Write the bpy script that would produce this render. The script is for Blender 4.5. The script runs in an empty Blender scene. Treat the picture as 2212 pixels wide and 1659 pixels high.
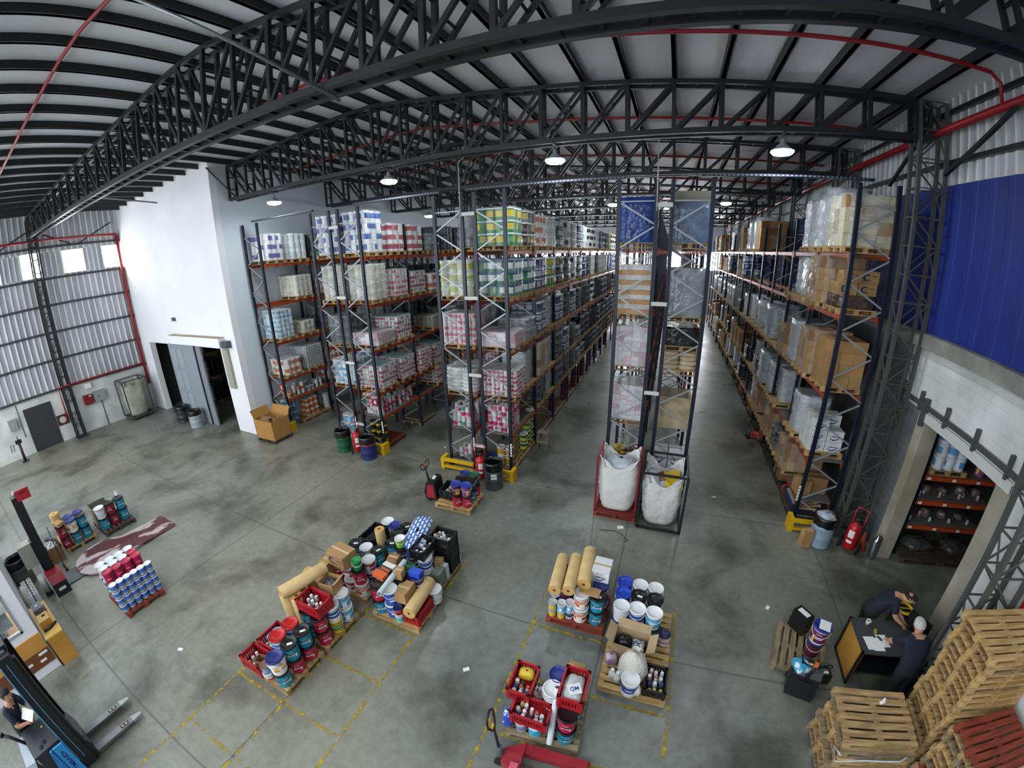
import bpy, math, random
from math import sin, cos, pi, radians, atan2, hypot
from mathutils import Vector, Matrix

SC = bpy.context.scene
COL = SC.collection
random.seed(7)

# ---------------------------------------------------------------- camera
# wide-angle lens with barrel distortion, held high up at the end of the hall
def make_camera():
    cd = bpy.data.cameras.new('camera')
    co = bpy.data.objects.new('camera', cd)
    COL.objects.link(co)
    yaw, pitch, roll = 0.38709115, 0.32424609, 0.02402505
    cy, sy = cos(yaw), sin(yaw)
    f = Vector((-sy * cos(pitch), cy * cos(pitch), -sin(pitch)))
    r = Vector((cy, sy, 0.0))
    d = f.cross(r)
    c, s = cos(roll), sin(roll)
    r2 = c * r + s * d
    d2 = -s * r + c * d
    m = Matrix((r2, -d2, -f)).transposed().to_4x4()
    m.translation = Vector((0, 0, 7.2))
    co.matrix_world = m
    cd.type = 'PANO'
    cd.panorama_type = 'FISHEYE_LENS_POLYNOMIAL'
    cd.sensor_fit = 'HORIZONTAL'
    cd.sensor_width = 36.0
    cd.sensor_height = 27.0
    cd.fisheye_fov = pi
    q = 0.0614444
    k = (1.16033094, 0.0534389, -0.42819843, 0.20522191)
    cd.fisheye_polynomial_k0 = 0.0
    cd.fisheye_polynomial_k1 = -k[0] * q
    cd.fisheye_polynomial_k2 = -k[1] * q ** 2
    cd.fisheye_polynomial_k3 = -k[2] * q ** 3
    cd.fisheye_polynomial_k4 = -k[3] * q ** 4
    cd.clip_end = 300
    SC.camera = co
make_camera()

# ---------------------------------------------------------------- light and exposure
SC.view_settings.view_transform = 'Standard'
SC.view_settings.look = 'None'
SC.view_settings.exposure = 0.42
SC.view_settings.gamma = 1.0
SC.view_settings.use_curve_mapping = False
cyc = SC.cycles
cyc.max_bounces = 5
cyc.diffuse_bounces = 3
cyc.glossy_bounces = 2
cyc.transmission_bounces = 3
cyc.transparent_max_bounces = 6
cyc.caustics_reflective = False
cyc.caustics_refractive = False
cyc.sample_clamp_indirect = 4.0
cyc.use_denoising = True

W = bpy.data.worlds.new('sky')
SC.world = W
W.use_nodes = True
W.node_tree.nodes['Background'].inputs[0].default_value = (0.86, 0.93, 1.0, 1)
W.node_tree.nodes['Background'].inputs[1].default_value = 3.2

LAMP_W = 150.0          # each high bay lamp
PANE_E = 14.0            # daylight through the left windows
FAR_E = 22.0            # daylight through the far windows

# ---------------------------------------------------------------- materials
MATS = {}
def lin(h):
    if isinstance(h, str):
        h = h.lstrip('#')
        v = [int(h[i:i + 2], 16) / 255 for i in (0, 2, 4)]
    else:
        v = h
    return tuple((x / 12.92 if x <= 0.04045 else ((x + 0.055) / 1.055) ** 2.4) for x in v)

def mat(name, col='#808080', rough=0.6, metal=0.0, var=0.0, vs=4.0, bump=0.0, bs=30.0, emit=None, es=0.0, alpha=None, coat=0.0):
    """procedural surface: a colour broken up by noise, optional bump"""
    if name in MATS:
        return MATS[name]
    m = bpy.data.materials.new(name)
    m.use_nodes = True
    nt = m.node_tree
    b = nt.nodes['Principled BSDF']
    c = lin(col) + (1,)
    b.inputs['Base Color'].default_value = c
    b.inputs['Roughness'].default_value = rough
    b.inputs['Metallic'].default_value = metal
    if coat:
        b.inputs['Coat Weight'].default_value = coat
        b.inputs['Coat Roughness'].default_value = 0.12
    if emit:
        b.inputs['Emission Color'].default_value = lin(emit) + (1,)
        b.inputs['Emission Strength'].default_value = es
    if var or bump:
        tc = nt.nodes.new('ShaderNodeTexCoord')
    if var:
        n = nt.nodes.new('ShaderNodeTexNoise')
        n.inputs['Scale'].default_value = vs
        n.inputs['Detail'].default_value = 4
        nt.links.new(tc.outputs['Object'], n.inputs['Vector'])
        r = nt.nodes.new('ShaderNodeValToRGB')
        r.color_ramp.elements[0].position = 0.3
        r.color_ramp.elements[1].position = 0.7
        r.color_ramp.elements[0].color = tuple(x * (1 - var) for x in c[:3]) + (1,)
        r.color_ramp.elements[1].color = tuple(min(1, x * (1 + var)) for x in c[:3]) + (1,)
        nt.links.new(n.outputs['Fac'], r.inputs['Fac'])
        nt.links.new(r.outputs['Color'], b.inputs['Base Color'])
    if bump:
        n2 = nt.nodes.new('ShaderNodeTexNoise')
        n2.inputs['Scale'].default_value = bs
        nt.links.new(tc.outputs['Object'], n2.inputs['Vector'])
        bp = nt.nodes.new('ShaderNodeBump')
        bp.inputs['Strength'].default_value = bump
        bp.inputs['Distance'].default_value = 0.05
        nt.links.new(n2.outputs['Fac'], bp.inputs['Height'])
        nt.links.new(bp.outputs['Normal'], b.inputs['Normal'])
    MATS[name] = m
    return m

def film_mat(name, tint, amount, rough=0.12, bump=0.9):
    """stretch film: mostly clear, with crinkled glints"""
    if name in MATS:
        return MATS[name]
    m = bpy.data.materials.new(name)
    m.use_nodes = True
    nt = m.node_tree
    nt.nodes.clear()
    o = nt.nodes.new('ShaderNodeOutputMaterial')
    mx = nt.nodes.new('ShaderNodeMixShader')
    tr = nt.nodes.new('ShaderNodeBsdfTransparent')
    g = nt.nodes.new('ShaderNodeBsdfPrincipled')
    g.inputs['Base Color'].default_value = lin(tint) + (1,)
    g.inputs['Roughness'].default_value = rough
    tc = nt.nodes.new('ShaderNodeTexCoord')
    mp = nt.nodes.new('ShaderNodeMapping')
    mp.inputs['Scale'].default_value = (1.6, 1.6, 3.2)
    n = nt.nodes.new('ShaderNodeTexNoise')
    n.inputs['Scale'].default_value = 2.2
    n.inputs['Detail'].default_value = 2.5
    n.inputs['Distortion'].default_value = 0.8
    nt.links.new(tc.outputs['Object'], mp.inputs['Vector'])
    nt.links.new(mp.outputs['Vector'], n.inputs['Vector'])
    bp = nt.nodes.new('ShaderNodeBump')
    bp.inputs['Strength'].default_value = bump
    bp.inputs['Distance'].default_value = 0.06
    nt.links.new(n.outputs['Fac'], bp.inputs['Height'])
    nt.links.new(bp.outputs['Normal'], g.inputs['Normal'])
    mr = nt.nodes.new('ShaderNodeMapRange')
    mr.inputs['From Min'].default_value = 0.35
    mr.inputs['From Max'].default_value = 0.7
    mr.inputs['To Min'].default_value = amount * 0.5
    mr.inputs['To Max'].default_value = min(1, amount * 1.7)
    nt.links.new(n.outputs['Fac'], mr.inputs['Value'])
    nt.links.new(mr.outputs['Result'], mx.inputs['Fac'])
    nt.links.new(tr.outputs[0], mx.inputs[1])
    nt.links.new(g.outputs[0], mx.inputs[2])
    nt.links.new(mx.outputs[0], o.inputs[0])
    MATS[name] = m
    return m

def ramp_mat(name, c0, c1, scale, p0=0.35, p1=0.65, rough=0.6, stretch=(1, 1, 1), detail=5, metal=0.0, bump=0.0, distort=0.0):
    """two colours mixed by (stretched) noise: worn paint, timber, stained concrete"""
    if name in MATS:
        return MATS[name]
    m = bpy.data.materials.new(name)
    m.use_nodes = True
    nt = m.node_tree
    b = nt.nodes['Principled BSDF']
    b.inputs['Roughness'].default_value = rough
    b.inputs['Metallic'].default_value = metal
    tc = nt.nodes.new('ShaderNodeTexCoord')
    mp = nt.nodes.new('ShaderNodeMapping')
    mp.inputs['Scale'].default_value = stretch
    n = nt.nodes.new('ShaderNodeTexNoise')
    n.inputs['Scale'].default_value = scale
    n.inputs['Detail'].default_value = detail
    n.inputs['Distortion'].default_value = distort
    r = nt.nodes.new('ShaderNodeValToRGB')
    r.color_ramp.elements[0].position = p0
    r.color_ramp.elements[1].position = p1
    r.color_ramp.elements[0].color = lin(c0) + (1,)
    r.color_ramp.elements[1].color = lin(c1) + (1,)
    nt.links.new(tc.outputs['Object'], mp.inputs['Vector'])
    nt.links.new(mp.outputs['Vector'], n.inputs['Vector'])
    nt.links.new(n.outputs['Fac'], r.inputs['Fac'])
    nt.links.new(r.outputs['Color'], b.inputs['Base Color'])
    if bump:
        bp = nt.nodes.new('ShaderNodeBump')
        bp.inputs['Strength'].default_value = bump
        bp.inputs['Distance'].default_value = 0.02
        nt.links.new(n.outputs['Fac'], bp.inputs['Height'])
        nt.links.new(bp.outputs['Normal'], b.inputs['Normal'])
    MATS[name] = m
    return m

# ---------------------------------------------------------------- mesh builder
class MB:
    def __init__(s):
        s.v, s.f, s.m, s.sm = [], [], [], []
        s.mats = []

    def mi(s, m):
        if m not in s.mats:
            s.mats.append(m)
        return s.mats.index(m)

    def face(s, pts, m, smooth=False):
        b = len(s.v)
        s.v.extend([tuple(p) for p in pts])
        s.f.append(tuple(range(b, b + len(pts))))
        s.m.append(s.mi(m))
        s.sm.append(smooth)

    def hexa(s, p, m):
        """8 points: bottom ring 0-3, top ring 4-7"""
        b = len(s.v)
        s.v.extend([tuple(q) for q in p])
        k = s.mi(m)
        for q in ((3, 2, 1, 0), (4, 5, 6, 7), (0, 1, 5, 4), (1, 2, 6, 5), (2, 3, 7, 6), (3, 0, 4, 7)):
            s.f.append(tuple(b + i for i in q))
            s.m.append(k)
            s.sm.append(False)

    def box(s, x0, x1, y0, y1, z0, z1, m):
        s.hexa([(x0, y0, z0), (x1, y0, z0), (x1, y1, z0), (x0, y1, z0), (x0, y0, z1), (x1, y0, z1), (x1, y1, z1), (x0, y1, z1)], m)
        return s

    def cbox(s, c, size, m, rz=0.0, rx=0.0, ry=0.0):
        R = Matrix.Rotation(rz, 3, 'Z') @ Matrix.Rotation(rx, 3, 'X') @ Matrix.Rotation(ry, 3, 'Y')
        hx, hy, hz = size[0] / 2, size[1] / 2, size[2] / 2
        pts = [(-hx, -hy, -hz), (hx, -hy, -hz), (hx, hy, -hz), (-hx, hy, -hz), (-hx, -hy, hz), (hx, -hy, hz), (hx, hy, hz), (-hx, hy, hz)]
        s.hexa([Vector(c) + R @ Vector(p) for p in pts], m)
        return s

    def bar(s, p, q, w, h, m, up=(0, 0, 1)):
        p, q = Vector(p), Vector(q)
        d = (q - p).normalized()
        u = Vector(up)
        if abs(d.dot(u)) > 0.98:
            u = Vector((0, 1, 0))
        a = d.cross(u).normalized()
        u = a.cross(d)
        a *= w / 2
        u *= h / 2
        s.hexa([p - a - u, p + a - u, p + a + u, p - a + u, q - a - u, q + a - u, q + a + u, q - a + u], m)
        return s

    def tube(s, pts, r, m, n=8, caps=True, rr=None):
        pts = [Vector(p) for p in pts]
        b = len(s.v)
        k = s.mi(m)
        prev = None
        for i, p in enumerate(pts):
            d = (pts[min(i + 1, len(pts) - 1)] - pts[max(i - 1, 0)]).normalized()
            if prev is None:
                u = Vector((0, 0, 1)) if abs(d.z) < 0.95 else Vector((0, 1, 0))
            else:
                u = prev
            a = d.cross(u).normalized()
            u = a.cross(d).normalized()
            prev = u
            ri = rr[i] if rr else r
            for j in range(n):
                t = 2 * pi * j / n
                s.v.append(tuple(p + ri * (cos(t) * a + sin(t) * u)))
        for i in range(len(pts) - 1):
            for j in range(n):
                j2 = (j + 1) % n
                s.f.append((b + i * n + j, b + i * n + j2, b + (i + 1) * n + j2, b + (i + 1) * n + j))
                s.m.append(k)
                s.sm.append(True)
        if caps:
            e = b + (len(pts) - 1) * n
            s.f.append(tuple(b + j for j in reversed(range(n))))
            s.f.append(tuple(e + j for j in range(n)))
            s.m += [k, k]
            s.sm += [False, False]
        return s

    def lathe(s, prof, m, n=20, c=(0, 0, 0), mf=None, cap0=True, cap1=True, a0=0.0):
        """prof: [(r, z)], mf(ring, seg) -> material for that face"""
        b = len(s.v)
        for r, z in prof:
            for j in range(n):
                t = a0 + 2 * pi * j / n
                s.v.append((c[0] + r * cos(t), c[1] + r * sin(t), c[2] + z))
        for i in range(len(prof) - 1):
            for j in range(n):
                j2 = (j + 1) % n
                s.f.append((b + i * n + j, b + i * n + j2, b + (i + 1) * n + j2, b + (i + 1) * n + j))
                s.m.append(s.mi(mf(i, j) if mf else m))
                s.sm.append(True)
        e = b + (len(prof) - 1) * n
        if cap0:
            s.f.append(tuple(b + j for j in reversed(range(n))))
            s.m.append(s.mi(mf(-1, 0) if mf else m))
            s.sm.append(False)
        if cap1:
            s.f.append(tuple(e + j for j in range(n)))
            s.m.append(s.mi(mf(len(prof) - 1, 0) if mf else m))
            s.sm.append(False)
        return s

    def mesh(s, name):
        me = bpy.data.meshes.new(name)
        me.from_pydata(s.v, [], s.f)
        for m in s.mats:
            me.materials.append(m)
        me.polygons.foreach_set('material_index', s.m)
        me.polygons.foreach_set('use_smooth', s.sm)
        me.update()
        return me

    def obj(s, name, parent=None, loc=(0, 0, 0), rz=0.0):
        return put(name, s.mesh(name), parent, loc, rz)

def put(name, me, parent=None, loc=(0, 0, 0), rz=0.0):
    o = bpy.data.objects.new(name, me)
    COL.objects.link(o)
    o.location = loc
    o.rotation_euler = (0, 0, rz)
    if parent:
        o.parent = parent
    return o

def tag(o, label=None, cat=None, group=None, kind=None):
    if label: o['label'] = label
    if cat: o['category'] = cat
    if group: o['group'] = group
    if kind: o['kind'] = kind
    return o

def thing(name, label, cat, loc=(0, 0, 0), rz=0.0, group=None):
    return tag(put(name, None, None, loc, rz), label, cat, group)

def struct(name, mb, parent=None):
    o = mb.obj(name, parent)
    if not parent: o['kind'] = 'structure'
    return o

def kids(o):
    return [c for c in ALLKIDS.get(o.name, [])]

def dup(root, loc, rz=0.0, label=None, group=None, parts=None):
    """copy of a thing with copies of its parts and sub-parts"""
    r = root.copy()
    COL.objects.link(r)
    r.location = loc
    r.rotation_euler = (0, 0, rz)
    if label: r['label'] = label
    if group: r['group'] = group
    for ch in root.children:
        c = ch.copy()
        COL.objects.link(c)
        c.parent = r
        for g in ch.children:
            d = g.copy()
            COL.objects.link(d)
            d.parent = c
    return r

TXT = {}
def text_geo(s, size, bold=False):
    """glyph outlines as flat verts and faces, centred"""
    key = (s, size)
    if key not in TXT:
        cu = bpy.data.curves.new('lettering', 'FONT')
        cu.body = s
        cu.size = size
        cu.align_x = 'CENTER'
        cu.align_y = 'CENTER'
        cu.resolution_u = 2
        cu.offset = size * 0.02 if bold else 0
        ob = bpy.data.objects.new('lettering', cu)
        COL.objects.link(ob)
        dg = bpy.context.evaluated_depsgraph_get()
        me = bpy.data.meshes.new_from_object(ob.evaluated_get(dg))
        TXT[key] = ([tuple(v.co) for v in me.vertices], [tuple(p.vertices) for p in me.polygons])
        bpy.data.objects.remove(ob)
        bpy.data.curves.remove(cu)
        bpy.data.meshes.remove(me)
    return TXT[key]

def flat_text(mb, s, size, origin, xdir, ydir, m, bold=True):
    v, f = text_geo(s, size, bold)
    o, x, y = Vector(origin), Vector(xdir), Vector(ydir)
    b = len(mb.v)
    mb.v += [tuple(o + x * p[0] + y * p[1]) for p in v]
    k = mb.mi(m)
    for q in f:
        mb.f.append(tuple(b + i for i in q))
        mb.m.append(k)
        mb.sm.append(False)

def cyl_text(mb, s, size, r, z, ang, m, bold=True):
    """lettering wrapped round a cylinder about Z, centred on angle ang"""
    v, f = text_geo(s, size, bold)
    b = len(mb.v)
    for p in v:
        t = ang + p[0] / r
        mb.v.append((r * cos(t), r * sin(t), z + p[1]))
    k = mb.mi(m)
    for q in f:
        mb.f.append(tuple(b + i for i in q))
        mb.m.append(k)
        mb.sm.append(False)
# ================================================================ SETTING
XL, XR = -26.33, 6.17      # side walls
YB, YR, YF = -9.0, -4.0, 53.0        # open end behind the camera, far wall
VX, VY = -16.4, 9.67       # corner of the enclosed store at the left
ROOF = [(-27.2, 10.86), (-26.4, 10.92), (-20.4, 11.15), (-15.7, 11.33), (-12.6, 11.55), (-10.0, 11.78), (-8.5, 11.83), (-6.5, 11.62), (-4.2, 11.43), (-1.1, 11.23), (2.0, 11.02), (5.2, 10.84), (6.4, 10.76)]
def roof_z(x):
    for (a, za), (b, zb) in zip(ROOF, ROOF[1:]):
        if x <= b:
            return za + (zb - za) * (x - a) / (b - a)
    return ROOF[-1][1]

M_steel = mat('dark_painted_steel', '#1c1c1e', 0.45, 0.0, 0.15, 3)
M_white_wall = mat('white_plaster', '#e9e9ea', 0.75, 0, 0.04, 0.6)
M_block = ramp_mat('painted_blockwork', '#b9bab6', '#d9dad6', 1.3, rough=0.8, bump=0.1)
M_red_pipe = mat('red_pipe_paint', '#8e1a22', 0.4)

def floor_material():
    m = bpy.data.materials.new('polished_concrete')
    m.use_nodes = True
    nt = m.node_tree
    N, Lk = nt.nodes, nt.links
    b = N['Principled BSDF']
    tc = N.new('ShaderNodeTexCoord')
    def noise(scale, detail=5, dist=0.0, sc=(1, 1, 1)):
        mp = N.new('ShaderNodeMapping')
        mp.inputs['Scale'].default_value = sc
        n = N.new('ShaderNodeTexNoise')
        n.inputs['Scale'].default_value = scale
        n.inputs['Detail'].default_value = detail
        n.inputs['Roughness'].default_value = 0.62
        n.inputs['Distortion'].default_value = dist
        Lk.new(tc.outputs['Object'], mp.inputs['Vector'])
        Lk.new(mp.outputs['Vector'], n.inputs['Vector'])
        return n
    def ramp(src, stops):
        r = N.new('ShaderNodeValToRGB')
        while len(r.color_ramp.elements) < len(stops):
            r.color_ramp.elements.new(0.5)
        for e, (p, c) in zip(r.color_ramp.elements, stops):
            e.position = p
            e.color = lin(c) + (1,)
        Lk.new(src, r.inputs['Fac'])
        return r
    def mixc(a, bb, fac, mode='MULTIPLY'):
        x = N.new('ShaderNodeMixRGB')
        x.blend_type = mode
        if isinstance(fac, float): x.inputs[0].default_value = fac
        else: Lk.new(fac, x.inputs[0])
        Lk.new(a, x.inputs[1])
        if isinstance(bb, tuple): x.inputs[2].default_value = bb
        else: Lk.new(bb, x.inputs[2])
        return x
    base = ramp(noise(0.22, 6, 0.4).outputs['Fac'], [(0.3, '#75766f'), (0.5, '#8b8c84'), (0.72, '#9c9d94')])
    stain = ramp(noise(0.42, 8, 0.3).outputs['Fac'], [(0.36, '#8f8e87'), (0.52, '#ffffff')])
    fine = ramp(noise(6.0, 6, 0.2).outputs['Fac'], [(0.3, '#d2d2d0'), (0.7, '#ffffff')])
    warm = ramp(noise(0.09, 2).outputs['Fac'], [(0.42, '#e4eaec'), (0.6, '#f6efe0')])
    col = mixc(base.outputs[0], stain.outputs[0], 0.85)
    col = mixc(col.outputs[0], fine.outputs[0], 0.7)
    col = mixc(col.outputs[0], warm.outputs[0], 0.8)
    # saw-cut joints
    sx = N.new('ShaderNodeSeparateXYZ')
    Lk.new(tc.outputs['Object'], sx.inputs[0])
    def math(op, a, v=None):
        n = N.new('ShaderNodeMath')
        n.operation = op
        if hasattr(a, 'links'): Lk.new(a, n.inputs[0])
        else: n.inputs[0].default_value = a
        if v is not None:
            if hasattr(v, 'links'): Lk.new(v, n.inputs[1])
            else: n.inputs[1].default_value = v
        return n.outputs[0]
    def joint(axis, off, per):
        t = math('MODULO', math('ADD', axis, 1000 * per - off + per / 2), per)
        return math('LESS_THAN', math('ABSOLUTE', math('SUBTRACT', t, per / 2)), 0.022)
    j = math('MAXIMUM', joint(sx.outputs['Y'], 5.44, 5.08), joint(sx.outputs['X'], -5.39, 4.95))
    j = math('MULTIPLY', j, 0.55)
    col = mixc(col.outputs[0], (0.05, 0.05, 0.05, 1), j, 'MIX')
    Lk.new(col.outputs[0], b.inputs['Base Color'])
    rr = ramp(noise(0.8, 5, 0.5).outputs['Fac'], [(0.3, '#8c8c8c'), (0.7, '#b2b2b2')])
    Lk.new(rr.outputs[0], b.inputs['Roughness'])
    bp = N.new('ShaderNodeBump')
    bp.inputs['Strength'].default_value = 0.06
    bp.inputs['Distance'].default_value = 0.02
    Lk.new(noise(14, 4).outputs['Fac'], bp.inputs['Height'])
    Lk.new(bp.outputs['Normal'], b.inputs['Normal'])
    return m

fl = MB()
fl.box(XL - 0.3, 12.0, YB, YF + 0.3, -0.25, 0.0, floor_material())
struct('floor', fl)

# roof: insulated sheeting with purlins along the hall
def roof_material():
    m = ramp_mat('foil_insulation', '#cfd0d4', '#e6e7ea', 0.8, rough=0.55, stretch=(1, 0.35, 1), bump=0.25)
    return m
ce = MB()
mr = roof_material()
for (a, za), (b, zb) in zip(ROOF, ROOF[1:]):
    za += 0.2; zb += 0.2
    ce.hexa([(a, YR, za), (b, YR, zb), (b, YF + .3, zb), (a, YF + .3, za), (a, YR, za + .12), (b, YR, zb + .12), (b, YF + .3, zb + .12), (a, YF + .3, za + .12)], mr)
ceil = struct('ceiling', ce)
PX = [5.23 - 1.064 * k for k in range(30)]
for x in PX:
    p = MB()
    z = roof_z(x) + 0.1
    y1 = YF if x > VX else VY + 0.05
    p.box(x - 0.045, x + 0.045, YR, y1, z - 0.1, z + 0.1, M_steel)
    p.box(x - 0.035, x + 0.075, YR, y1, z - 0.1, z - 0.085, M_steel)
    p.obj('purlin', ceil)

# corrugated sheet along Y in plane x
def corrugated(mb, x, y0, y1, z0, z1, m, pitch=0.3, depth=0.045, sgn=1, m2=None, zf=None):
    n = int(round((y1 - y0) / pitch))
    pr = []
    for i in range(n):
        y = y0 + i * (y1 - y0) / n
        w = (y1 - y0) / n
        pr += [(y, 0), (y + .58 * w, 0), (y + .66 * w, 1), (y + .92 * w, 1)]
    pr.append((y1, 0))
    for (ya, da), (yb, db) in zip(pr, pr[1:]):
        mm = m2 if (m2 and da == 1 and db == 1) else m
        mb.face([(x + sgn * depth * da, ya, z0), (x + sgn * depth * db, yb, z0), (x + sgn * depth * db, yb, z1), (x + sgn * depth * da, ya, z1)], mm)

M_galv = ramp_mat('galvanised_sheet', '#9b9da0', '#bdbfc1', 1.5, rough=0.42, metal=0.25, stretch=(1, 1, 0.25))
M_galv_lit = ramp_mat('galvanised_rib_lit', '#d6d7d6', '#f0f0ee', 1.0, rough=0.35, metal=0.1, stretch=(1, 1, 0.3))  # light streaks down the ribs, put into their colour

# left wall: blockwork base, sheeting, girts, high windows
wl = MB()
wl.box(XL - 0.25, XL, YB, VY, 0, 2.55, M_block)
WIN = [(4.63, 5.6, 8.08, 9.24), (6.67, 7.72, 8.1, 9.2), (8.7, 9.62, 8.1, 9.22), (2.6, 3.58, 8.08, 9.24), (0.55, 1.55, 8.08, 9.24), (-1.5, -0.5, 8.08, 9.24), (-3.6, -2.6, 8.08, 9.24), (-5.7, -4.7, 8.08, 9.24)]
corrugated(wl, XL, YB, VY, 2.55, 8.08, M_galv, m2=M_galv_lit)
corrugated(wl, XL, YB, VY, 9.24, 11.1, M_galv, m2=M_galv_lit)
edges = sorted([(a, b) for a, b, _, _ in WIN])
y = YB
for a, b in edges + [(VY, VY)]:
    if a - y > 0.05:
        corrugated(wl, XL, y, a, 8.08, 9.24, M_galv, m2=M_galv_lit, pitch=0.26)
    y = b
wl.box(XL - 0.3, XL - 0.28, YB, VY, 2.55, 8.0, M_galv)
wl.box(XL - 0.3, XL - 0.28, YB, VY, 9.3, 11.1, M_galv)
wall_left = struct('wall_left', wl)
for k, z in enumerate((2.62, 4.06, 5.38, 6.68, 7.95, 9.45)):
    g = MB()
    g.box(XL + 0.045, XL + 0.13, YB, VY, z - 0.05, z + 0.05, mat('girt_steel', '#3a3b3d', 0.5))
    g.obj('girt', wall_left)
M_pane = mat('daylight_pane', '#ffffff', 0.5, emit='#f4f8ff', es=PANE_E)
for i, (a, b, c, d) in enumerate(WIN):
    w = MB()
    w.box(XL - 0.03, XL - 0.01, a, b, c, d, M_pane)
    wo = struct('window_%d' % (i + 1), w)
    fr = MB()
    for q in ((a - .05, a, c - .05, d + .05), (b, b + .05, c - .05, d + .05)):
        fr.box(XL - .03, XL + .03, q[0], q[1], q[2], q[3], M_galv)
    for q in ((c - .05, c), (d, d + .05)):
        fr.box(XL - .03, XL + .03, a, b, q[0], q[1], M_galv)
    fr.obj('window_frame', wo)

# enclosed white store: front wall with the wide doorway, and its long side wall
DO = (-25.05, -17.72, 3.9)
wf = MB()
wf.box(XL, DO[0], VY, VY + .3, 0, 11.6, M_white_wall)
wf.box(DO[1], VX, VY, VY + .3, 0, 11.9, M_white_wall)
wf.box(DO[0], DO[1], VY, VY + .3, DO[2], 11.9, M_white_wall)
struct('wall_front', wf)
wsd = MB()
wsd.box(VX - .3, VX, VY + .3, YF, 0, 11.9, mat('pale_blue_plaster', '#d3dde2', 0.75, 0, 0.03, 0.5))
struct('wall_side', wsd)
wb = MB()
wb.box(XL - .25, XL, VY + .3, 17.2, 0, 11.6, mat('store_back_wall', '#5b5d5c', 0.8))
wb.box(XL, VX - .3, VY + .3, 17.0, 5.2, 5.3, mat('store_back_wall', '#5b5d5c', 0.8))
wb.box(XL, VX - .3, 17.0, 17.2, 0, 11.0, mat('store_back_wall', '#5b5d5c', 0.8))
struct('wall_back', wb)

# right wall: blockwork with a doorway, concrete ring beam, blue sheeting, plain sheeting
M_white_block = ramp_mat('white_painted_block', '#c4c5c3', '#dfe0de', 1.1, rough=0.75, bump=0.12)
M_gray_shaded = ramp_mat('shaded_grey_block', '#56585a', '#6c6e70', 1.5, rough=0.8, bump=0.12)  # shade on this stretch of wall is put into its grey
M_conc = ramp_mat('cast_concrete', '#6f6f69', '#8f8f88', 1.6, rough=0.8, bump=0.15)
def block_wall(mb, y0, y1, z0, z1, m):
    zz = z0
    while zz < z1 - 0.01:
        ze = min(zz + 0.2, z1)
        mb.box(XR, XR + .22, y0, y1, zz, ze - 0.012, m)
        mb.box(XR + .008, XR + .22, y0, y1, ze - 0.012, ze, m)
        zz = ze
wr = MB()
block_wall(wr, 6.62, 9.66, 4.0, 5.4, M_white_block)
block_wall(wr, YB, 6.62, 0, 5.4, M_white_block)
block_wall(wr, 9.66, 11.0, 4.0, 5.4, M_white_block)
block_wall(wr, 9.66, 11.0, 0, 4.0, M_gray_shaded)
block_wall(wr, 11.0, YF, 0, 5.4, M_gray_shaded)
wall_right = struct('wall_right', wr)
rb = MB()
rb.box(XR - .22, XR + .22, YB, YF, 5.4, 5.72, M_conc)
rb.obj('ring_beam', wall_right)
M_blue = mat('blue_sheeting', '#182c7c', 0.6, 0.0, 0.12, 1.2)
bl = MB()
corrugated(bl, XR - .02, YB, YF, 5.72, 9.03, M_blue, pitch=0.62, depth=0.012, sgn=-1)
bl.box(XR + .03, XR + .06, YB, YF, 5.72, 9.03, M_blue)
bl.obj('blue_cladding', wall_right)
sg = MB()
corrugated(sg, XR, YB, YF, 9.03, 11.0, M_galv, m2=M_galv_lit, pitch=0.33, depth=0.05, sgn=-1)
sg.box(XR + .04, XR + .06, YB, YF, 9.03, 11.0, M_galv)
sg.obj('grey_cladding', wall_right)
for z in (9.5, 10.62):
    g = MB()
    g.box(XR - .16, XR - .06, YB, YF, z - .05, z + .05, M_steel)
    g.obj('girt', wall_right)
jm = MB()
M_jamb = ramp_mat('doorway_concrete', '#8c8672', '#a9a494', 1.2, rough=0.8)
jm.box(XR - .02, XR + .34, 9.64, 10.0, 0, 3.99, M_jamb)
jm.box(XR - .02, XR + .34, 6.5, 6.9, 0, 3.99, M_jamb)
jm.obj('door_jamb', wall_right)
lt = MB()
lt.box(XR - .05, XR + .3, 6.5, 9.85, 3.82, 4.03, mat('white_lintel', '#c9cac6', 0.6))
lt.obj('lintel', wall_right)

# store room seen through the right doorway
rm = MB()
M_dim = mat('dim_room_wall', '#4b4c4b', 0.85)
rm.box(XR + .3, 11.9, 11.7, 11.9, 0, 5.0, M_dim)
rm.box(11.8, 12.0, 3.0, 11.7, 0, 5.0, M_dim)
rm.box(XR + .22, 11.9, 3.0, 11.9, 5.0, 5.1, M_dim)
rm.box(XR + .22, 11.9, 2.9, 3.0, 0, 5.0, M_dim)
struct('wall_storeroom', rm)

wn = MB()  # unseen wall added to block daylight from the near right-hand corner
wn.box(-4.0, XR + .2, YB - .2, YB, 0, 11.0, M_dim)
struct('wall_light_block', wn)
# far wall and its strip of windows
wfa = MB()
M_far = mat('far_wall_paint', '#c9c9cb', 0.8)
wfa.box(VX, XR + .2, YF, YF + .25, 0, 5.2, M_far)
wfa.box(VX, XR + .2, YF, YF + .25, 7.3, 12.0, M_far)
struct('wall_far', wfa)
for i in range(9):
    x0 = VX + 0.3 + i * 2.5
    w = MB()
    w.box(x0, x0 + 2.3, YF + .1, YF + .14, 5.2, 7.3, mat('far_daylight_pane', '#ffffff', 0.5, emit='#f6faff', es=FAR_E))
    wo = struct('window_%d' % (i + 20), w)
    f2 = MB()
    f2.box(x0 + 2.3, x0 + 2.5, YF, YF + .2, 5.2, 7.3, M_galv)
    f2.obj('window_frame', wo)

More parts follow.
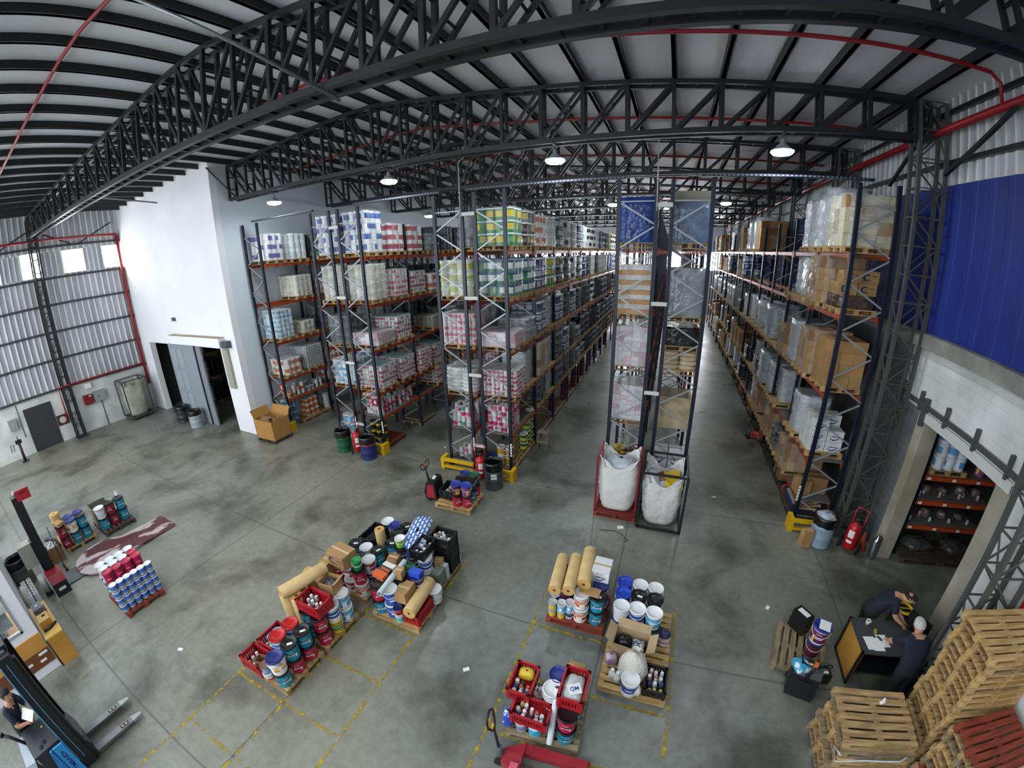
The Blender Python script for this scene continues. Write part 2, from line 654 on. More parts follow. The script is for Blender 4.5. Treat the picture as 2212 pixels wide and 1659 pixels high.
# yellow bay markings painted on the floor, worn through in places
def worn_yellow():
    m = bpy.data.materials.new('worn_yellow_paint')
    m.use_nodes = True
    nt = m.node_tree
    b = nt.nodes['Principled BSDF']
    b.inputs['Base Color'].default_value = lin('#ac9426') + (1,)
    b.inputs['Roughness'].default_value = 0.6
    o = nt.nodes['Material Output']
    tr = nt.nodes.new('ShaderNodeBsdfTransparent')
    mx = nt.nodes.new('ShaderNodeMixShader')
    tc = nt.nodes.new('ShaderNodeTexCoord')
    n = nt.nodes.new('ShaderNodeTexNoise')
    n.inputs['Scale'].default_value = 7.0
    n.inputs['Detail'].default_value = 6
    n.inputs['Roughness'].default_value = 0.7
    r = nt.nodes.new('ShaderNodeValToRGB')
    r.color_ramp.elements[0].position = 0.45
    r.color_ramp.elements[1].position = 0.6
    nt.links.new(tc.outputs['Object'], n.inputs['Vector'])
    nt.links.new(n.outputs['Fac'], r.inputs['Fac'])
    nt.links.new(r.outputs['Color'], mx.inputs['Fac'])
    nt.links.new(tr.outputs[0], mx.inputs[1])
    nt.links.new(b.outputs[0], mx.inputs[2])
    nt.links.new(mx.outputs[0], o.inputs['Surface'])
    return m
M_yline = worn_yellow()
def yline(x0, x1, y0, y1):
    p = MB()
    p.box(x0, x1, y0, y1, 0.0005, 0.002, M_yline)
    struct('floor_marking', p)
for x in (-6.65, -5.36, -4.03):
    yline(x - .03, x + .03, -1.5, 6.7)
for yy in (-.42, 0.8, 1.98, 3.12, 4.28, 5.48):
    yline(-6.62, -4.06, yy - .03, yy + .03)
for x in (-1.89, 0.92):
    yline(x - .03, x + .03, 1.8, 6.7)
for yy in (3.16, 4.3, 5.46):
    yline(-1.86, 0.89, yy - .03, yy + .03)

# ================================================================ ROOF TRUSSES
ZB = 9.97
def truss_mesh(x0, x1, part):
    mb = MB()
    w = 0.17
    nodes = [x for x in PX if x0 - 0.1 <= x <= x1 + 0.1]
    nodes = sorted(set([x0] + nodes + [x1]))
    nodes = [a for i, a in enumerate(nodes) if i == 0 or a - nodes[i - 1] > 0.3]
    if part == 'bottom':
        for s in (-w, w):
            mb.box(x0, x1, s - .055, s + .055, ZB - .06, ZB + .06, M_steel)
        x = x0 + .2
        while x < x1:
            mb.box(x - .03, x + .03, -w, w, ZB - .035, ZB + .015, M_steel)
            x += .53
    elif part == 'top':
        for s in (-w, w):
            for a, b in zip(nodes, nodes[1:]):
                mb.bar((a, s, roof_z(a) - .06), (b, s, roof_z(b) - .06), .08, .1, M_steel)
        x = x0 + .2
        while x < x1:
            z = roof_z(x) - .06
            mb.box(x - .03, x + .03, -w, w, z - .03, z + .02, M_steel)
            x += .53
    else:
        xc = -8.5
        for s in (-w, w):
            for a in nodes:
                mb.bar((a, s, ZB), (a, s, roof_z(a) - .06), .085, .085, M_steel)
            for a, b in zip(nodes, nodes[1:]):
                if a >= xc - .5:
                    mb.bar((a, s, ZB), (b, s, roof_z(b) - .06), .07, .07, M_steel)
                else:
                    mb.bar((b, s, ZB), (a, s, roof_z(a) - .06), .07, .07, M_steel)
        for a in nodes:
            for t in (.3, .65):
                z = ZB + (roof_z(a) - ZB) * t
                mb.box(a - .025, a + .025, -w, w, z - .02, z + .02, M_steel)
        for a, b in zip(nodes, nodes[1:]):
            lo, hi = (a, b) if a >= xc - .5 else (b, a)
            for t in (.33, .66):
                p = Vector((lo, 0, ZB)).lerp(Vector((hi, 0, roof_z(hi) - .06)), t)
                mb.bar((p.x, -w, p.z), (p.x, w, p.z), .035, .03, M_steel)
    return mb.mesh('truss_' + part)
TY = [5.29 + 5.26 * k for k in range(-1, 9)]
ORD = ['first', 'second', 'third', 'fourth', 'fifth', 'sixth', 'seventh', 'eighth', 'ninth', 'tenth', 'eleventh', 'twelfth', 'thirteenth', 'fourteenth', 'fifteenth', 'sixteenth', 'seventeenth', 'eighteenth', 'nineteenth', 'twentieth', 'twenty-first', 'twenty-second', 'twenty-third', 'twenty-fourth', 'twenty-fifth', 'twenty-sixth', 'twenty-seventh', 'twenty-eighth', 'twenty-ninth', 'thirtieth', 'thirty-first', 'thirty-second']
LONG = {p: truss_mesh(-26.0, 5.55, p) for p in ('bottom', 'top', 'web')}
SHORT = {p: truss_mesh(-16.2, 5.55, p) for p in ('bottom', 'top', 'web')}
TLAB = ['dark steel roof truss at the very near end of the hall', 'dark steel roof truss crossing the whole picture in front of the white wall', 'dark steel roof truss over the rack ends, carrying the four nearest lamps']
for i, yy in enumerate(TY):
    S = LONG if yy < VY else SHORT
    lab = TLAB[i] if i < 3 else 'dark steel roof truss, %s beyond the one carrying the nearest lamps' % ORD[i - 3]
    t = thing('roof_truss', lab, 'roof truss', (0, yy, 0), 0, 'dark steel roof trusses')
    put('bottom_chord', S['bottom'], t)
    put('top_chord', S['top'], t)
    put('web', S['web'], t)

# long cross-bracing rods and knee rods under the roof
def rod(p, q, r, label, m=None):
    b = MB()
    b.tube([p, q], r, m or mat('galvanised_rod', '#85878a', 0.35, 0.6), 6)
    return tag(b.obj('brace_rod'), label, 'brace rod', 'bracing rods under the roof')

# lattice columns
def lattice_column(x0, x1, yc, wy, z1, m, label):
    t = thing('lattice_column', label, 'column', ((x0 + x1) / 2, yc, 0), 0, 'lattice steel columns')
    hx = (x1 - x0) / 2
    for sx in (-1, 1):
        for sy in (-1, 1):
            c = MB()
            c.box(sx * hx - .04, sx * hx + .04, sy * wy - .04, sy * wy + .04, 0, z1, m)
            c.obj('chord', t)
    la = MB()
    n = int(z1 / .62)
    for k in range(n):
        za, zb = k * z1 / n, (k + 1) * z1 / n
        for sy in (-1, 1):
            a, b = (-hx, hx) if k % 2 else (hx, -hx)
            la.bar((a, sy * wy, za), (b, sy * wy, zb), .035, .025, m, (0, 1, 0))
            la.bar((-hx, sy * wy, zb), (hx, sy * wy, zb), .03, .025, m)
        for sx in (-1, 1):
            la.bar((sx * hx, -wy, zb), (sx * hx, wy, zb), .03, .03, m)
            if k % 2: la.bar((sx * hx, -wy, za), (sx * hx, wy, zb), .025, .025, m)
    la.obj('lacing', t)
    bp = MB()
    bp.box(-hx - .1, hx + .1, -wy - .1, wy + .1, 0, .03, m)
    bp.obj('base_plate', t)
    return t
M_col = mat('grey_painted_steel', '#4a4a48', 0.55, 0, 0.12, 2)
lattice_column(5.3, 5.95, 5.29, .2, 10.8, M_col, 'grey lattice steel column right of the storeroom doorway with a red pipe')
lattice_column(5.3, 5.95, 10.55, .2, 10.8, M_col, 'grey lattice steel column between the right-hand rack and the storeroom doorway')
for k, yy in enumerate(TY[3:]):
    lattice_column(5.3, 5.95, yy, .2, 10.8, M_col, 'lattice steel column behind the right-hand rack, %s beyond the doorway column' % ORD[k])
lattice_column(-26.2, -25.75, 5.29, .18, 10.8, mat('black_painted_steel', '#222224', 0.5), 'black lattice steel column against the left wall beside the dark door')

# high bay lamps
def lamp_proto():
    t = thing('high_bay_lamp', 'x', 'lamp')
    h = MB()
    h.lathe([(.05, .3), (.06, .2), (.12, .15), (.2, .07), (.24, .03)], mat('lamp_housing', '#b9bec2', 0.35, 0.4), 20, cap0=True, cap1=False)
    h.obj('housing', t)
    l = MB()
    l.lathe([(.25, .03), (.255, 0), (.2, -.05), (.08, -.075)], mat('lamp_lens', '#ffffff', 0.4, emit='#eaf6ff', es=60.0), 20)
    l.obj('lens', t)
    k = MB()
    k.tube([(0, 0, .29), (0, 0, .4)], .012, M_steel, 6)
    k.box(-.03, .03, -.22, .22, .385, .409, M_steel)
    k.obj('hook', t)
    return t
lp = lamp_proto()
first = True
def lamp_light(x, y, z):
    ld = bpy.data.lights.new('lamp_light', 'AREA')
    ld.shape = 'DISK'
    ld.size = .48
    ld.energy = LAMP_W
    ld.color = (0.9, 0.96, 1.0)
    lo = bpy.data.objects.new('lamp_light', ld)
    COL.objects.link(lo)
    lo.location = (x, y, z)
    return lo
ROWN = {0: 'in the near row', 10.53: 'above the rack ends', 21.07: 'in the second row back', 31.6: 'in the third row back', 42.1: 'in the farthest row'}
for yy in (0, 10.53, 21.07, 31.6, 42.1):
    for k, x in enumerate((-18.9, -13.64, -8.19, -2.96, 2.33)):
        if x < VX and yy > 5: continue
        pos = ['nearest the left wall', 'nearest the white wall', 'second from the white wall', 'third from the white wall', 'nearest the blue wall'][k]
        if first:
            o, first = lp, False
            o.location = (x, yy, 9.5)
            o['label'] = 'round lit high bay lamp ' + ROWN[yy] + ', ' + pos
            o['group'] = 'high bay lamps'
        else:
            o = dup(lp, (x, yy, 9.5), 0, 'round lit high bay lamp ' + ROWN[yy] + ', ' + pos, 'high bay lamps')
        lamp_light(x, yy, 9.45)
# ================================================================ PALLETS
M_wood = ramp_mat('pallet_timber', '#8a6d47', '#b89a6c', 3.0, rough=0.75, stretch=(1, 6, 6), bump=0.15)
M_wood_y = ramp_mat('fresh_pallet_timber', '#a5824e', '#cba873', 3.0, rough=0.72, stretch=(1, 6, 6), bump=0.15)
M_wood_g = ramp_mat('grey_pallet_timber', '#6f6048', '#978565', 3.0, rough=0.8, stretch=(1, 6, 6), bump=0.15)
M_wood_d = ramp_mat('dark_pallet_timber', '#3a3029', '#5a4a3c', 3.0, rough=0.8, stretch=(1, 6, 6))
M_wood_r = ramp_mat('red_pallet_timber', '#6e2a1c', '#94402a', 3.0, rough=0.75, stretch=(1, 6, 6))
PAL = {}
def pallet_mesh(m, lx=1.18, ly=0.98, nb=7):
    """boards run along X"""
    key = (m.name, lx, ly, nb)
    if key in PAL:
        return PAL[key]
    mb = MB()
    hx, hy = lx / 2, ly / 2
    w = ly / (nb + (nb - 1) * .42)
    for i in range(nb):
        y = -hy + i * w * 1.42
        mb.box(-hx, hx, y, y + w, .122, .144, m)
    for x in (-hx + .05, 0, hx - .05):
        mb.box(x - .05, x + .05, -hy, hy, .1, .122, m)
        for y in (-hy + .05, 0, hy - .05):
            mb.box(x - .05, x + .05, y - .05, y + .05, .022, .1, m)
    for y in (-hy + .05, 0, hy - .05):
        mb.box(-hx, hx, y - .05, y + .05, 0, .022, m)
    PAL[key] = mb.mesh('pallet')
    return PAL[key]

def pallet(x, y, label, m=None, rz=0, z=0, lx=1.18, ly=.98, nb=7, group='wooden pallets'):
    return tag(put('pallet', pallet_mesh(m or M_wood, lx, ly, nb), None, (x, y, z), rz), label, 'pallet', group)

# ================================================================ RACKS
def upright_material():
    m = mat('navy_upright', '#141b2e', 0.42, 0.1)
    nt = m.node_tree
    b = nt.nodes['Principled BSDF']
    tc = nt.nodes.new('ShaderNodeTexCoord')
    sx = nt.nodes.new('ShaderNodeSeparateXYZ')
    nt.links.new(tc.outputs['Object'], sx.inputs[0])
    md = nt.nodes.new('ShaderNodeMath'); md.operation = 'MODULO'; md.inputs[1].default_value = 0.1
    nt.links.new(sx.outputs['Z'], md.inputs[0])
    lt = nt.nodes.new('ShaderNodeMath'); lt.operation = 'LESS_THAN'; lt.inputs[1].default_value = 0.045
    nt.links.new(md.outputs[0], lt.inputs[0])
    ab = nt.nodes.new('ShaderNodeMath'); ab.operation = 'ABSOLUTE'
    nt.links.new(sx.outputs['X'], ab.inputs[0])
    l2 = nt.nodes.new('ShaderNodeMath'); l2.operation = 'LESS_THAN'; l2.inputs[1].default_value = 0.014
    nt.links.new(ab.outputs[0], l2.inputs[0])
    mu = nt.nodes.new('ShaderNodeMath'); mu.operation = 'MULTIPLY'
    nt.links.new(lt.outputs[0], mu.inputs[0]); nt.links.new(l2.outputs[0], mu.inputs[1])
    mx = nt.nodes.new('ShaderNodeMixRGB')
    mx.inputs[1].default_value = lin('#141b2e') + (1,)
    mx.inputs[2].default_value = lin('#05060a') + (1,)
    nt.links.new(mu.outputs[0], mx.inputs[0])
    nt.links.new(mx.outputs[0], b.inputs['Base Color'])
    return m
M_up = upright_material()
M_brace = mat('zinc_brace', '#9aa0a5', 0.4, 0.35)
M_beam = mat('orange_beam', '#a8431f', 0.38, 0, 0.1, 2)
M_deck = mat('shelf_board', '#6d6a64', 0.7, 0, .1, 3)
M_tagw = mat('white_sticker', '#e6e6e2', 0.6)
M_sign_red = mat('sign_red', '#7c1c25', 0.5)
M_white = mat('plain_white', '#ececea', 0.45)
M_black = mat('black_plastic', '#121214', 0.4)

UPM = {}
def upright_mesh(h):
    k = round(h, 2)
    if k not in UPM:
        mb = MB()
        mb.box(-.05, .05, -.04, .04, 0, h, M_up)
        mb.box(-.075, .075, -.07, .07, 0, .012, M_up)
        UPM[k] = mb.mesh('upright')
    return UPM[k]
BRM = {}
def bracing_mesh(w, h, flip):
    k = (round(w, 2), round(h, 2), flip)
    if k not in BRM:
        mb = MB()
        a, b = -w / 2 + .04, w / 2 - .04
        z = h - .5
        mb.bar((a, 0, z), (b, 0, z), .035, .03, M_brace)
        s = flip
        while z > .75:
            p, q = (b, a) if s else (a, b)
            mb.bar((p, 0, z), (q, 0, z - .59), .04, .035, M_brace, (0, 1, 0))
            z -= .59
            s = not s
        mb.bar((a, 0, .25), (b, 0, .25), .035, .03, M_brace)
        BRM[k] = mb.mesh('bracing')
    return BRM[k]

BAY, RY = 2.48, 10.78
def rack(label, faces, nb, levels, flips, htop=8.95, hin=8.45, deck=(0,), spacer_z=(8.35, 5.9, 3.46, .95), tall=1):
    """faces: list of (x0, x1) single depths standing back to back"""
    xc = sum(a + b for a, b in faces) / (2 * len(faces))
    t = thing('pallet_rack', label, 'rack', (xc, RY, 0), 0, 'pallet racking')
    for fi, (xa, xb) in enumerate(faces):
        for i in range(nb + 1):
            y = i * BAY
            h = htop if i < tall else hin
            for x in (xa + .05, xb - .05):
                put('upright', upright_mesh(h), t, (x - xc, y, 0))
            put('bracing', bracing_mesh(xb - xa, h if i else htop, flips[fi]), t, ((xa + xb) / 2 - xc, y, 0))
        for li, z in enumerate(levels):
            far = MB()
            for i in range(nb):
                mb = far if i >= 5 else MB()
                for x in (xa + .05, xb - .05):
                    y0, y1 = i * BAY + .05, (i + 1) * BAY - .05
                    mb.box(x - xc - .03, x - xc + .03, y0, y1, z - .11, z, M_beam)
                    for yy in (y0, y1 - .06):
                        mb.box(x - xc - .055, x - xc + .055, yy, yy + .06, z - .17, z + .03, M_beam)
                if i < 5:
                    mb.obj('beam', t)
            if nb > 5:
                far.obj('far_beams', t)['kind'] = 'stuff'
        for li in deck:
            for i in range(nb):
                d = MB()
                d.box(xa + .04 - xc, xb - .04 - xc, i * BAY + .06, (i + 1) * BAY - .06, levels[li] - .012, levels[li] + .012, M_deck)
                d.obj('shelf_deck', t)
    if len(faces) > 1:
        for z in spacer_z:
            s = MB()
            s.box(faces[0][1] - .06 - xc, faces[1][0] + .06 - xc, -.05, .02, z - .05, z + .05, mat('white_spacer', '#c9cbc8', 0.5))
            s.obj('row_spacer', t)
    for (xa, xb) in faces:
        x = xb if -17 < xa < 2 else xa
        for k in range(5):
            s = MB()
            z = .75 + k * .1
            s.box(x - .055 - xc, x + .002 - xc, -.043, -.041, z, z + .075, M_tagw)
            s.obj('barcode_label', t)
    return t
LV = {'A': [1.4, 2.33, 3.98, 5.65, 7.28], 'BC': [1.37, 2.33, 3.97, 5.62, 7.28], 'DE': [1.47, 2.6, 4.22, 5.78, 7.27], 'FG': [2.3, 3.93, 5.4, 7.28], 'H': [.72, 2.0, 3.87, 5.88, 7.36]}
FA = {'A': [(-16.27, -15.2)], 'BC': [(-12.14, -11.1), (-10.78, -9.74)], 'DE': [(-6.84, -5.8), (-5.48, -4.44)], 'FG': [(-1.41, -.38), (-.1, .94)], 'H': [(4.13, 5.16)]}
rack('single pallet rack along the pale blue wall, numbered 3', FA['A'], 8, LV['A'], [0])
rack('double pallet rack numbered 4, second row from the white wall', FA['BC'], 9, LV['BC'], [1, 1], deck=(0,))
rack('double pallet rack in the middle with loads of pink tins', FA['DE'], 12, LV['DE'], [1, 0])
rack('double pallet rack behind the two big white waste bags', FA['FG'], 12, LV['FG'], [0, 1], deck=())
rack('single pallet rack of cartons beside the storeroom doorway', FA['H'], 14, LV['H'], [1], deck=(0, 1))

# perforated tie beams across the aisle mouths
def tie(x0, x1, y, label, z=9.03):
    b = MB()
    b.box(x0, x1, y - .05, y + .05, z - .03, z + .03, M_up)
    x = x0 + .1
    while x < x1 - .1:
        b.box(x, x + .05, y - .056, y - .05, z - .012, z + .012, mat('slot_light', '#6c7078', .5))
        x += .1
    return tag(b.obj('tie_beam'), label, 'tie beam', 'tie beams over the aisles')
tie(-15.5, -11.9, RY, 'dark perforated tie beam from rack 3 across the first aisle')
tie(-9.95, -6.55, RY, 'dark perforated tie beam from rack 4 across the second aisle')
tie(-5.7, -1.2, RY, 'dark perforated tie beam from the middle rack to the rack behind the bags')
tie(.6, 4.5, RY, 'dark perforated tie beam across the right-hand aisle')

# yellow end guards
M_yel = mat('safety_yellow', '#d6a80f', 0.45, 0, 0.1, 6)
def guard(x0, x1, y, label, legs=(1, 1)):
    t = thing('rack_guard', label, 'guard', ((x0 + x1) / 2, y, 0), 0, 'yellow rack end guards')
    w = (x1 - x0) / 2
    r = MB()
    r.box(-w, w, -.05, .05, .3, .4, M_yel)
    r.box(-w, w, -.05, .05, .06, .14, M_yel)
    r.obj('rail', t)
    for s, k in ((-1, legs[0]), (1, legs[1])):
        if k:
            p = MB()
            p.box(s * w - .06, s * w + .06, -.06, .3, 0, .42, M_yel)
            p.obj('post', t)
    return t
guard(-15.75, -15.08, 10.55, 'yellow rack end guard beside the big open carton', (0, 1))
guard(-10.25, -9.62, 10.45, 'yellow rack end guard behind the blue drum', (0, 1))
guard(-6.95, -5.75, 10.45, 'yellow rack end guard left of the grey NYLON drum', (1, 0))
guard(-5.0, -4.32, 10.4, 'yellow rack end guard right of the grey NYLON drum', (0, 1))
guard(4.0, 4.75, 10.35, 'yellow rack end guard left of the pale blue drum', (1, 0))

# aisle number plates
def sign(s, x, y, z, label):
    t = MB()
    t.box(x - .14, x + .14, y - .012, y, z - .15, z + .15, M_sign_red)
    flat_text(t, s, .24, (x, y - .014, z), (1, 0, 0), (0, 0, 1), M_white)
    return tag(t.obj('aisle_sign'), label, 'sign', 'red aisle number plates')
sign('3', -15.35, RY - .06, 2.0, 'small red plate with white number 3 on the first rack')
sign('4', -9.95, RY - .06, 2.0, 'small red plate with white number 4 on the second rack')
sign('1', -24.0, 10.75, 2.6, 'small red plate with white number 1 inside the white doorway, left')
sign('2', -19.2, 10.75, 2.35, 'small red plate with white number 2 inside the white doorway, right')

# ================================================================ PALLET LOADS
CM = {}
def pm(h, rough=0.35):
    k = 'plastic_' + h.lstrip('#')
    return mat(k, h, rough)
FILM = film_mat('stretch_film', '#e6ecf0', 0.13)
FILM_D = film_mat('thick_stretch_film', '#dfe6ea', 0.27)

def load_pails(r, h, nx, ny, nl, body, label, lid, band=(.25, .75), span=8, n=12):
    def f(mb, z0):
        sx, sy = r * 2.03, r * 2.03
        for l in range(nl):
            for i in range(nx):
                for j in range(ny):
                    if 0 < i < nx - 1 and 0 < j < ny - 1 and l < nl - 1:
                        continue
                    c = ((i - (nx - 1) / 2) * sx, (j - (ny - 1) / 2) * sy, z0 + l * h)
                    k0 = random.randrange(n)
                    bm_, lm_, dm_ = body, label, lid
                    def mf(ring, seg):
                        if ring >= 3: return dm_
                        if ring == 1 and ((seg + k0) % n) < span: return lm_
                        return bm_
                    mb.lathe([(r * .92, 0), (r * .94, h * band[0]), (r * .97, h * band[1]), (r * .97, h * .84), (r, h * .85), (r, h * .98)], None, n, c, mf, cap0=False)
        return nx * sx, ny * sy, nl * h
    return f
def load_boxes(bx, by, bz, nx, ny, nl, m, m2=None, jit=0.006, skip=0.0):
    def f(mb, z0):
        rnd = random.Random(nx * 7 + ny * 3 + nl)
        for l in range(nl):
            for i in range(nx):
                for j in range(ny):
                    if l == nl - 1 and rnd.random() < skip: continue
                    if 0 < i < nx - 1 and 0 < j < ny - 1 and l < nl - 1: continue
                    c = ((i - (nx - 1) / 2) * bx + rnd.uniform(-jit, jit), (j - (ny - 1) / 2) * by + rnd.uniform(-jit, jit), z0 + (l + .5) * bz)
                    mb.cbox(c, (bx - .008, by - .008, bz - .006), m2 if (m2 and rnd.random() < .3) else m, rnd.uniform(-.02, .02))
        return nx * bx, ny * by, nl * bz
    return f
def load_block(lx, ly, h, m, seed=1, amp=.03, nz=6):
    """a bulging wrapped block"""
    def f(mb, z0):
        rnd = random.Random(seed)
        n = 20
        ring = []
        for k in range(n):
            t = 2 * pi * k / n
            c, s = cos(t), sin(t)
            p = 1 / max(abs(c), abs(s))
            p = min(p, 1.3)
            ring.append((c * p * lx / 2, s * p * ly / 2))
        b = len(mb.v)
        for i in range(nz + 1):
            for x, y in ring:
                a = 1 + rnd.uniform(-amp, amp) + (.02 if i % 2 else -.02)
                mb.v.append((x * a, y * a, z0 + h * i / nz))
        k = mb.mi(m)
        for i in range(nz):
            for j in range(n):
                j2 = (j + 1) % n
                mb.f.append((b + i * n + j, b + i * n + j2, b + (i + 1) * n + j2, b + (i + 1) * n + j))
                mb.m.append(k); mb.sm.append(True)
        mb.f.append(tuple(b + nz * n + j for j in range(n)))
        mb.m.append(k); mb.sm.append(False)
        return lx, ly, h
    return f
def load_sacks(lx, ly, h, nl, m, seed=3):
    def f(mb, z0):
        rnd = random.Random(seed)
        sh = h / nl
        for l in range(nl):
            for i in range(2):
                for j in range(2):
                    cx, cy = (i - .5) * lx / 2 + rnd.uniform(-.02, .02), (j - .5) * ly / 2 + rnd.uniform(-.02, .02)
                    pr = [(.86, 0), (1, sh * .3), (1, sh * .7), (.84, sh)]
                    b = len(mb.v)
                    n = 12
                    for q, zz in pr:
                        for k in range(n):
                            t = 2 * pi * k / n
                            p = min(1 / max(abs(cos(t)), abs(sin(t))), 1.25)
                            mb.v.append((cx + cos(t) * p * q * lx * .25, cy + sin(t) * p * q * ly * .25, z0 + l * sh + zz))
                    mk = mb.mi(m)
                    for a in range(3):
                        for k in range(n):
                            k2 = (k + 1) % n
                            mb.f.append((b + a * n + k, b + a * n + k2, b + (a + 1) * n + k2, b + (a + 1) * n + k))
                            mb.m.append(mk); mb.sm.append(True)
                    mb.f.append(tuple(b + 3 * n + k for k in range(n)))
                    mb.m.append(mk); mb.sm.append(False)
        return lx, ly, h
    return f

M_can = mat('tin_silver', '#b9bcbd', 0.28, 0.6)
M_kraft = mat('kraft_carton', '#a98557', 0.8, 0, .1, 5)
M_kraft_d = mat('brown_carton', '#8a6843', 0.8, 0, .1, 5)
M_cream = mat('cream_carton', '#c8bd9c', 0.75, 0, .06, 5)
P = pm
# name: (builder, description, wrapped)
KINDS = {
    'purple': (load_pails(.145, .36, 4, 3, 3, P('#e3e4e6'), P('#4d3f92'), P('#eeeeee')), 'purple-labelled white pails', 1),
    'mint': (load_pails(.145, .36, 4, 3, 3, P('#dde3df'), P('#c3d2ca'), P('#eef1ee')), 'pale green and white pails', 1),
    'cream': (load_pails(.12, .3, 5, 4, 3, P('#d8d3bf'), P('#c6bf9f'), P('#e6e2d4')), 'cream pails', 2),
    'creamtall': (load_pails(.145, .31, 4, 3, 4, P('#dcd8c8'), P('#cac3a8'), P('#e8e5da')), 'four-high cream pails', 2),
    'ltblue': (load_pails(.105, .2, 5, 4, 6, P('#cfdde2'), P('#7fb2cc'), P('#e4ebee')), 'pale blue tins', 1),
    'creamlow': (load_pails(.13, .26, 4, 3, 2, P('#d5d0b8'), P('#b9b391'), P('#e0dcca')), 'two-high cream pails', 2),
    'orange': (load_pails(.145, .34, 4, 3, 2, P('#e8e2dc'), P('#c96a3c'), P('#ececea')), 'orange-labelled white pails', 1),
    'orangetall': (load_pails(.145, .35, 4, 3, 3, P('#ddd2c8'), P('#b7694a'), P('#dcd8d2')), 'rust-coloured pails', 1),
    'silver': (load_pails(.072, .125, 8, 7, 8, M_can, P('#9a9d98'), P('#cfd2d2'), n=8, span=5), 'small silver tins', 1),
    'bluewhite': (load_pails(.145, .35, 4, 3, 4, P('#e4e6ea'), P('#2b55a4'), P('#f0f0f0')), 'blue-labelled white pails', 1),
    'redwhite': (load_pails(.145, .34, 4, 3, 3, P('#e9e6e6'), P('#b02a3c'), P('#efefef')), 'red-labelled white pails', 1),
    'grey': (load_pails(.145, .35, 4, 3, 3, P('#5d6063'), P('#3d4043'), P('#787c80')), 'dark grey pails', 1),
    'greylow': (load_pails(.145, .34, 4, 3, 2, P('#83878a'), P('#55595c'), P('#a5aaad')), 'two-high grey pails', 2),
    'graphite': (load_pails(.145, .35, 4, 3, 3, P('#2e3033'), P('#51555a'), P('#3a3d41')), 'graphite pails', 1),
    'lime': (load_pails(.145, .36, 4, 3, 3, P('#d9dcb8'), P('#b9bd3c'), P('#e6e8d8')), 'lime yellow pails', 2),
    'green': (load_pails(.145, .36, 4, 3, 3, P('#2f8a52'), P('#d8bf33'), P('#dfe9ea')), 'green and yellow pails', 1),
    'greenblue': (load_pails(.145, .36, 4, 3, 3, P('#256f49'), P('#ccd3d2'), P('#2c4a86')), 'blue-lidded green pails', 1),
    'brown': (load_pails(.145, .36, 4, 3, 3, P('#3d2b28'), P('#a99a3c'), P('#c9c6c4')), 'dark brown pails', 1),
    'navy': (load_pails(.145, .36, 4, 3, 3, P('#2c466f'), P('#b9c1c8'), P('#d7dadc')), 'white-lidded blue pails', 1),
    'whiteblack': (load_pails(.145, .36, 4, 3, 3, P('#d6d8d8'), P('#2c2e31'), P('#e3e4e4')), 'black-labelled white pails', 1),
    'blue': (load_pails(.145, .36, 4, 3, 3, P('#2d63a8'), P('#2d63a8'), P('#3a78c2')), 'bright blue pails', 1),
    'cyan': (load_pails(.12, .24, 5, 4, 4, P('#dfe8ea'), P('#4ba3cc'), P('#e9eeee')), 'sky-blue-labelled pails', 1),
    'pink': (load_pails(.075, .14, 8, 6, 6, P('#e4dcd8'), P('#c23a63'), P('#c9c9c6'), n=8, span=5), 'pink and white tins', 1),
    'pinktall': (load_pails(.085, .2, 7, 5, 5, P('#e2d6d6'), P('#cf6d86'), P('#d9d4d2'), n=8, span=5), 'rose coloured tins', 1),
    'pinkteal': (load_pails(.08, .17, 7, 6, 5, P('#dcd8d4'), P('#a8415c'), P('#8fb3ae'), n=8, span=5), 'rose and teal tins', 1),
    'palepack': (load_boxes(.3, .25, .16, 4, 4, 5, mat('shrink_pack_pale', '#d9d2d0', .3, 0, .12, 9), mat('shrink_pack_rose', '#cfaab0', .3)), 'pale shrink-wrapped packs', 2),
    'palelow': (load_boxes(.3, .25, .15, 4, 4, 3, mat('shrink_pack_rose', '#cfaab0', .3), mat('shrink_pack_pale', '#d9d2d0', .3)), 'rose shrink-wrapped packs', 2),
    'sacks': (load_sacks(1.16, .95, .8, 6, mat('white_sack', '#d6d4cc', .55, 0, .1, 3)), 'white sacks', 2),
    'sackslow': (load_sacks(1.16, .95, .5, 4, mat('grey_sack', '#8d8a82', .6, 0, .1, 3), 5), 'grey sacks', 1),
    'tanlow': (load_pails(.11, .24, 5, 4, 2, P('#a98d70'), P('#7d9c8e'), P('#b8b6ae')), 'bronze coloured tins', 1),
    'kraft': (load_boxes(.39, .32, .3, 3, 3, 3, M_kraft, M_kraft_d, .01, .3), 'brown cartons', 1),
    'krafttall': (load_boxes(.39, .32, .31, 3, 3, 4, M_kraft, M_kraft_d, .008, .2), 'four-high brown cartons', 1),
    'creambox': (load_boxes(.4, .33, .3, 3, 3, 4, M_cream, M_kraft, .012, .2), 'cream cartons', 2),
    'greyfilm': (load_block(1.14, .96, 1.25, mat('silver_film_block', '#8c9297', .22, .1, .12, 3, .5, 8), 4), 'silvery wrapped goods', 2),
    'tallfilm': (load_block(1.1, .94, 1.5, mat('pale_film_block', '#9aa0a4', .2, .1, .14, 3, .5, 8), 6), 'tall silvery wrapped goods', 2),
    'whitefilm': (load_block(.9, .85, 1.15, mat('white_film_block', '#b8bcbd', .22, 0, .14, 3, .6, 7), 8, .06), 'crumpled white-wrapped goods', 2),
    'darkfilm': (load_block(1.12, .94, .7, mat('black_film_block', '#26282a', .2, 0, .2, 3, .6, 8), 9, .05), 'black-wrapped goods', 1),
    'slim': (load_block(.62, .5, 1.2, mat('white_film_block', '#b8bcbd', .22), 12, .05, 7), 'slim white-wrapped column', 2),
}
LMESH = {}
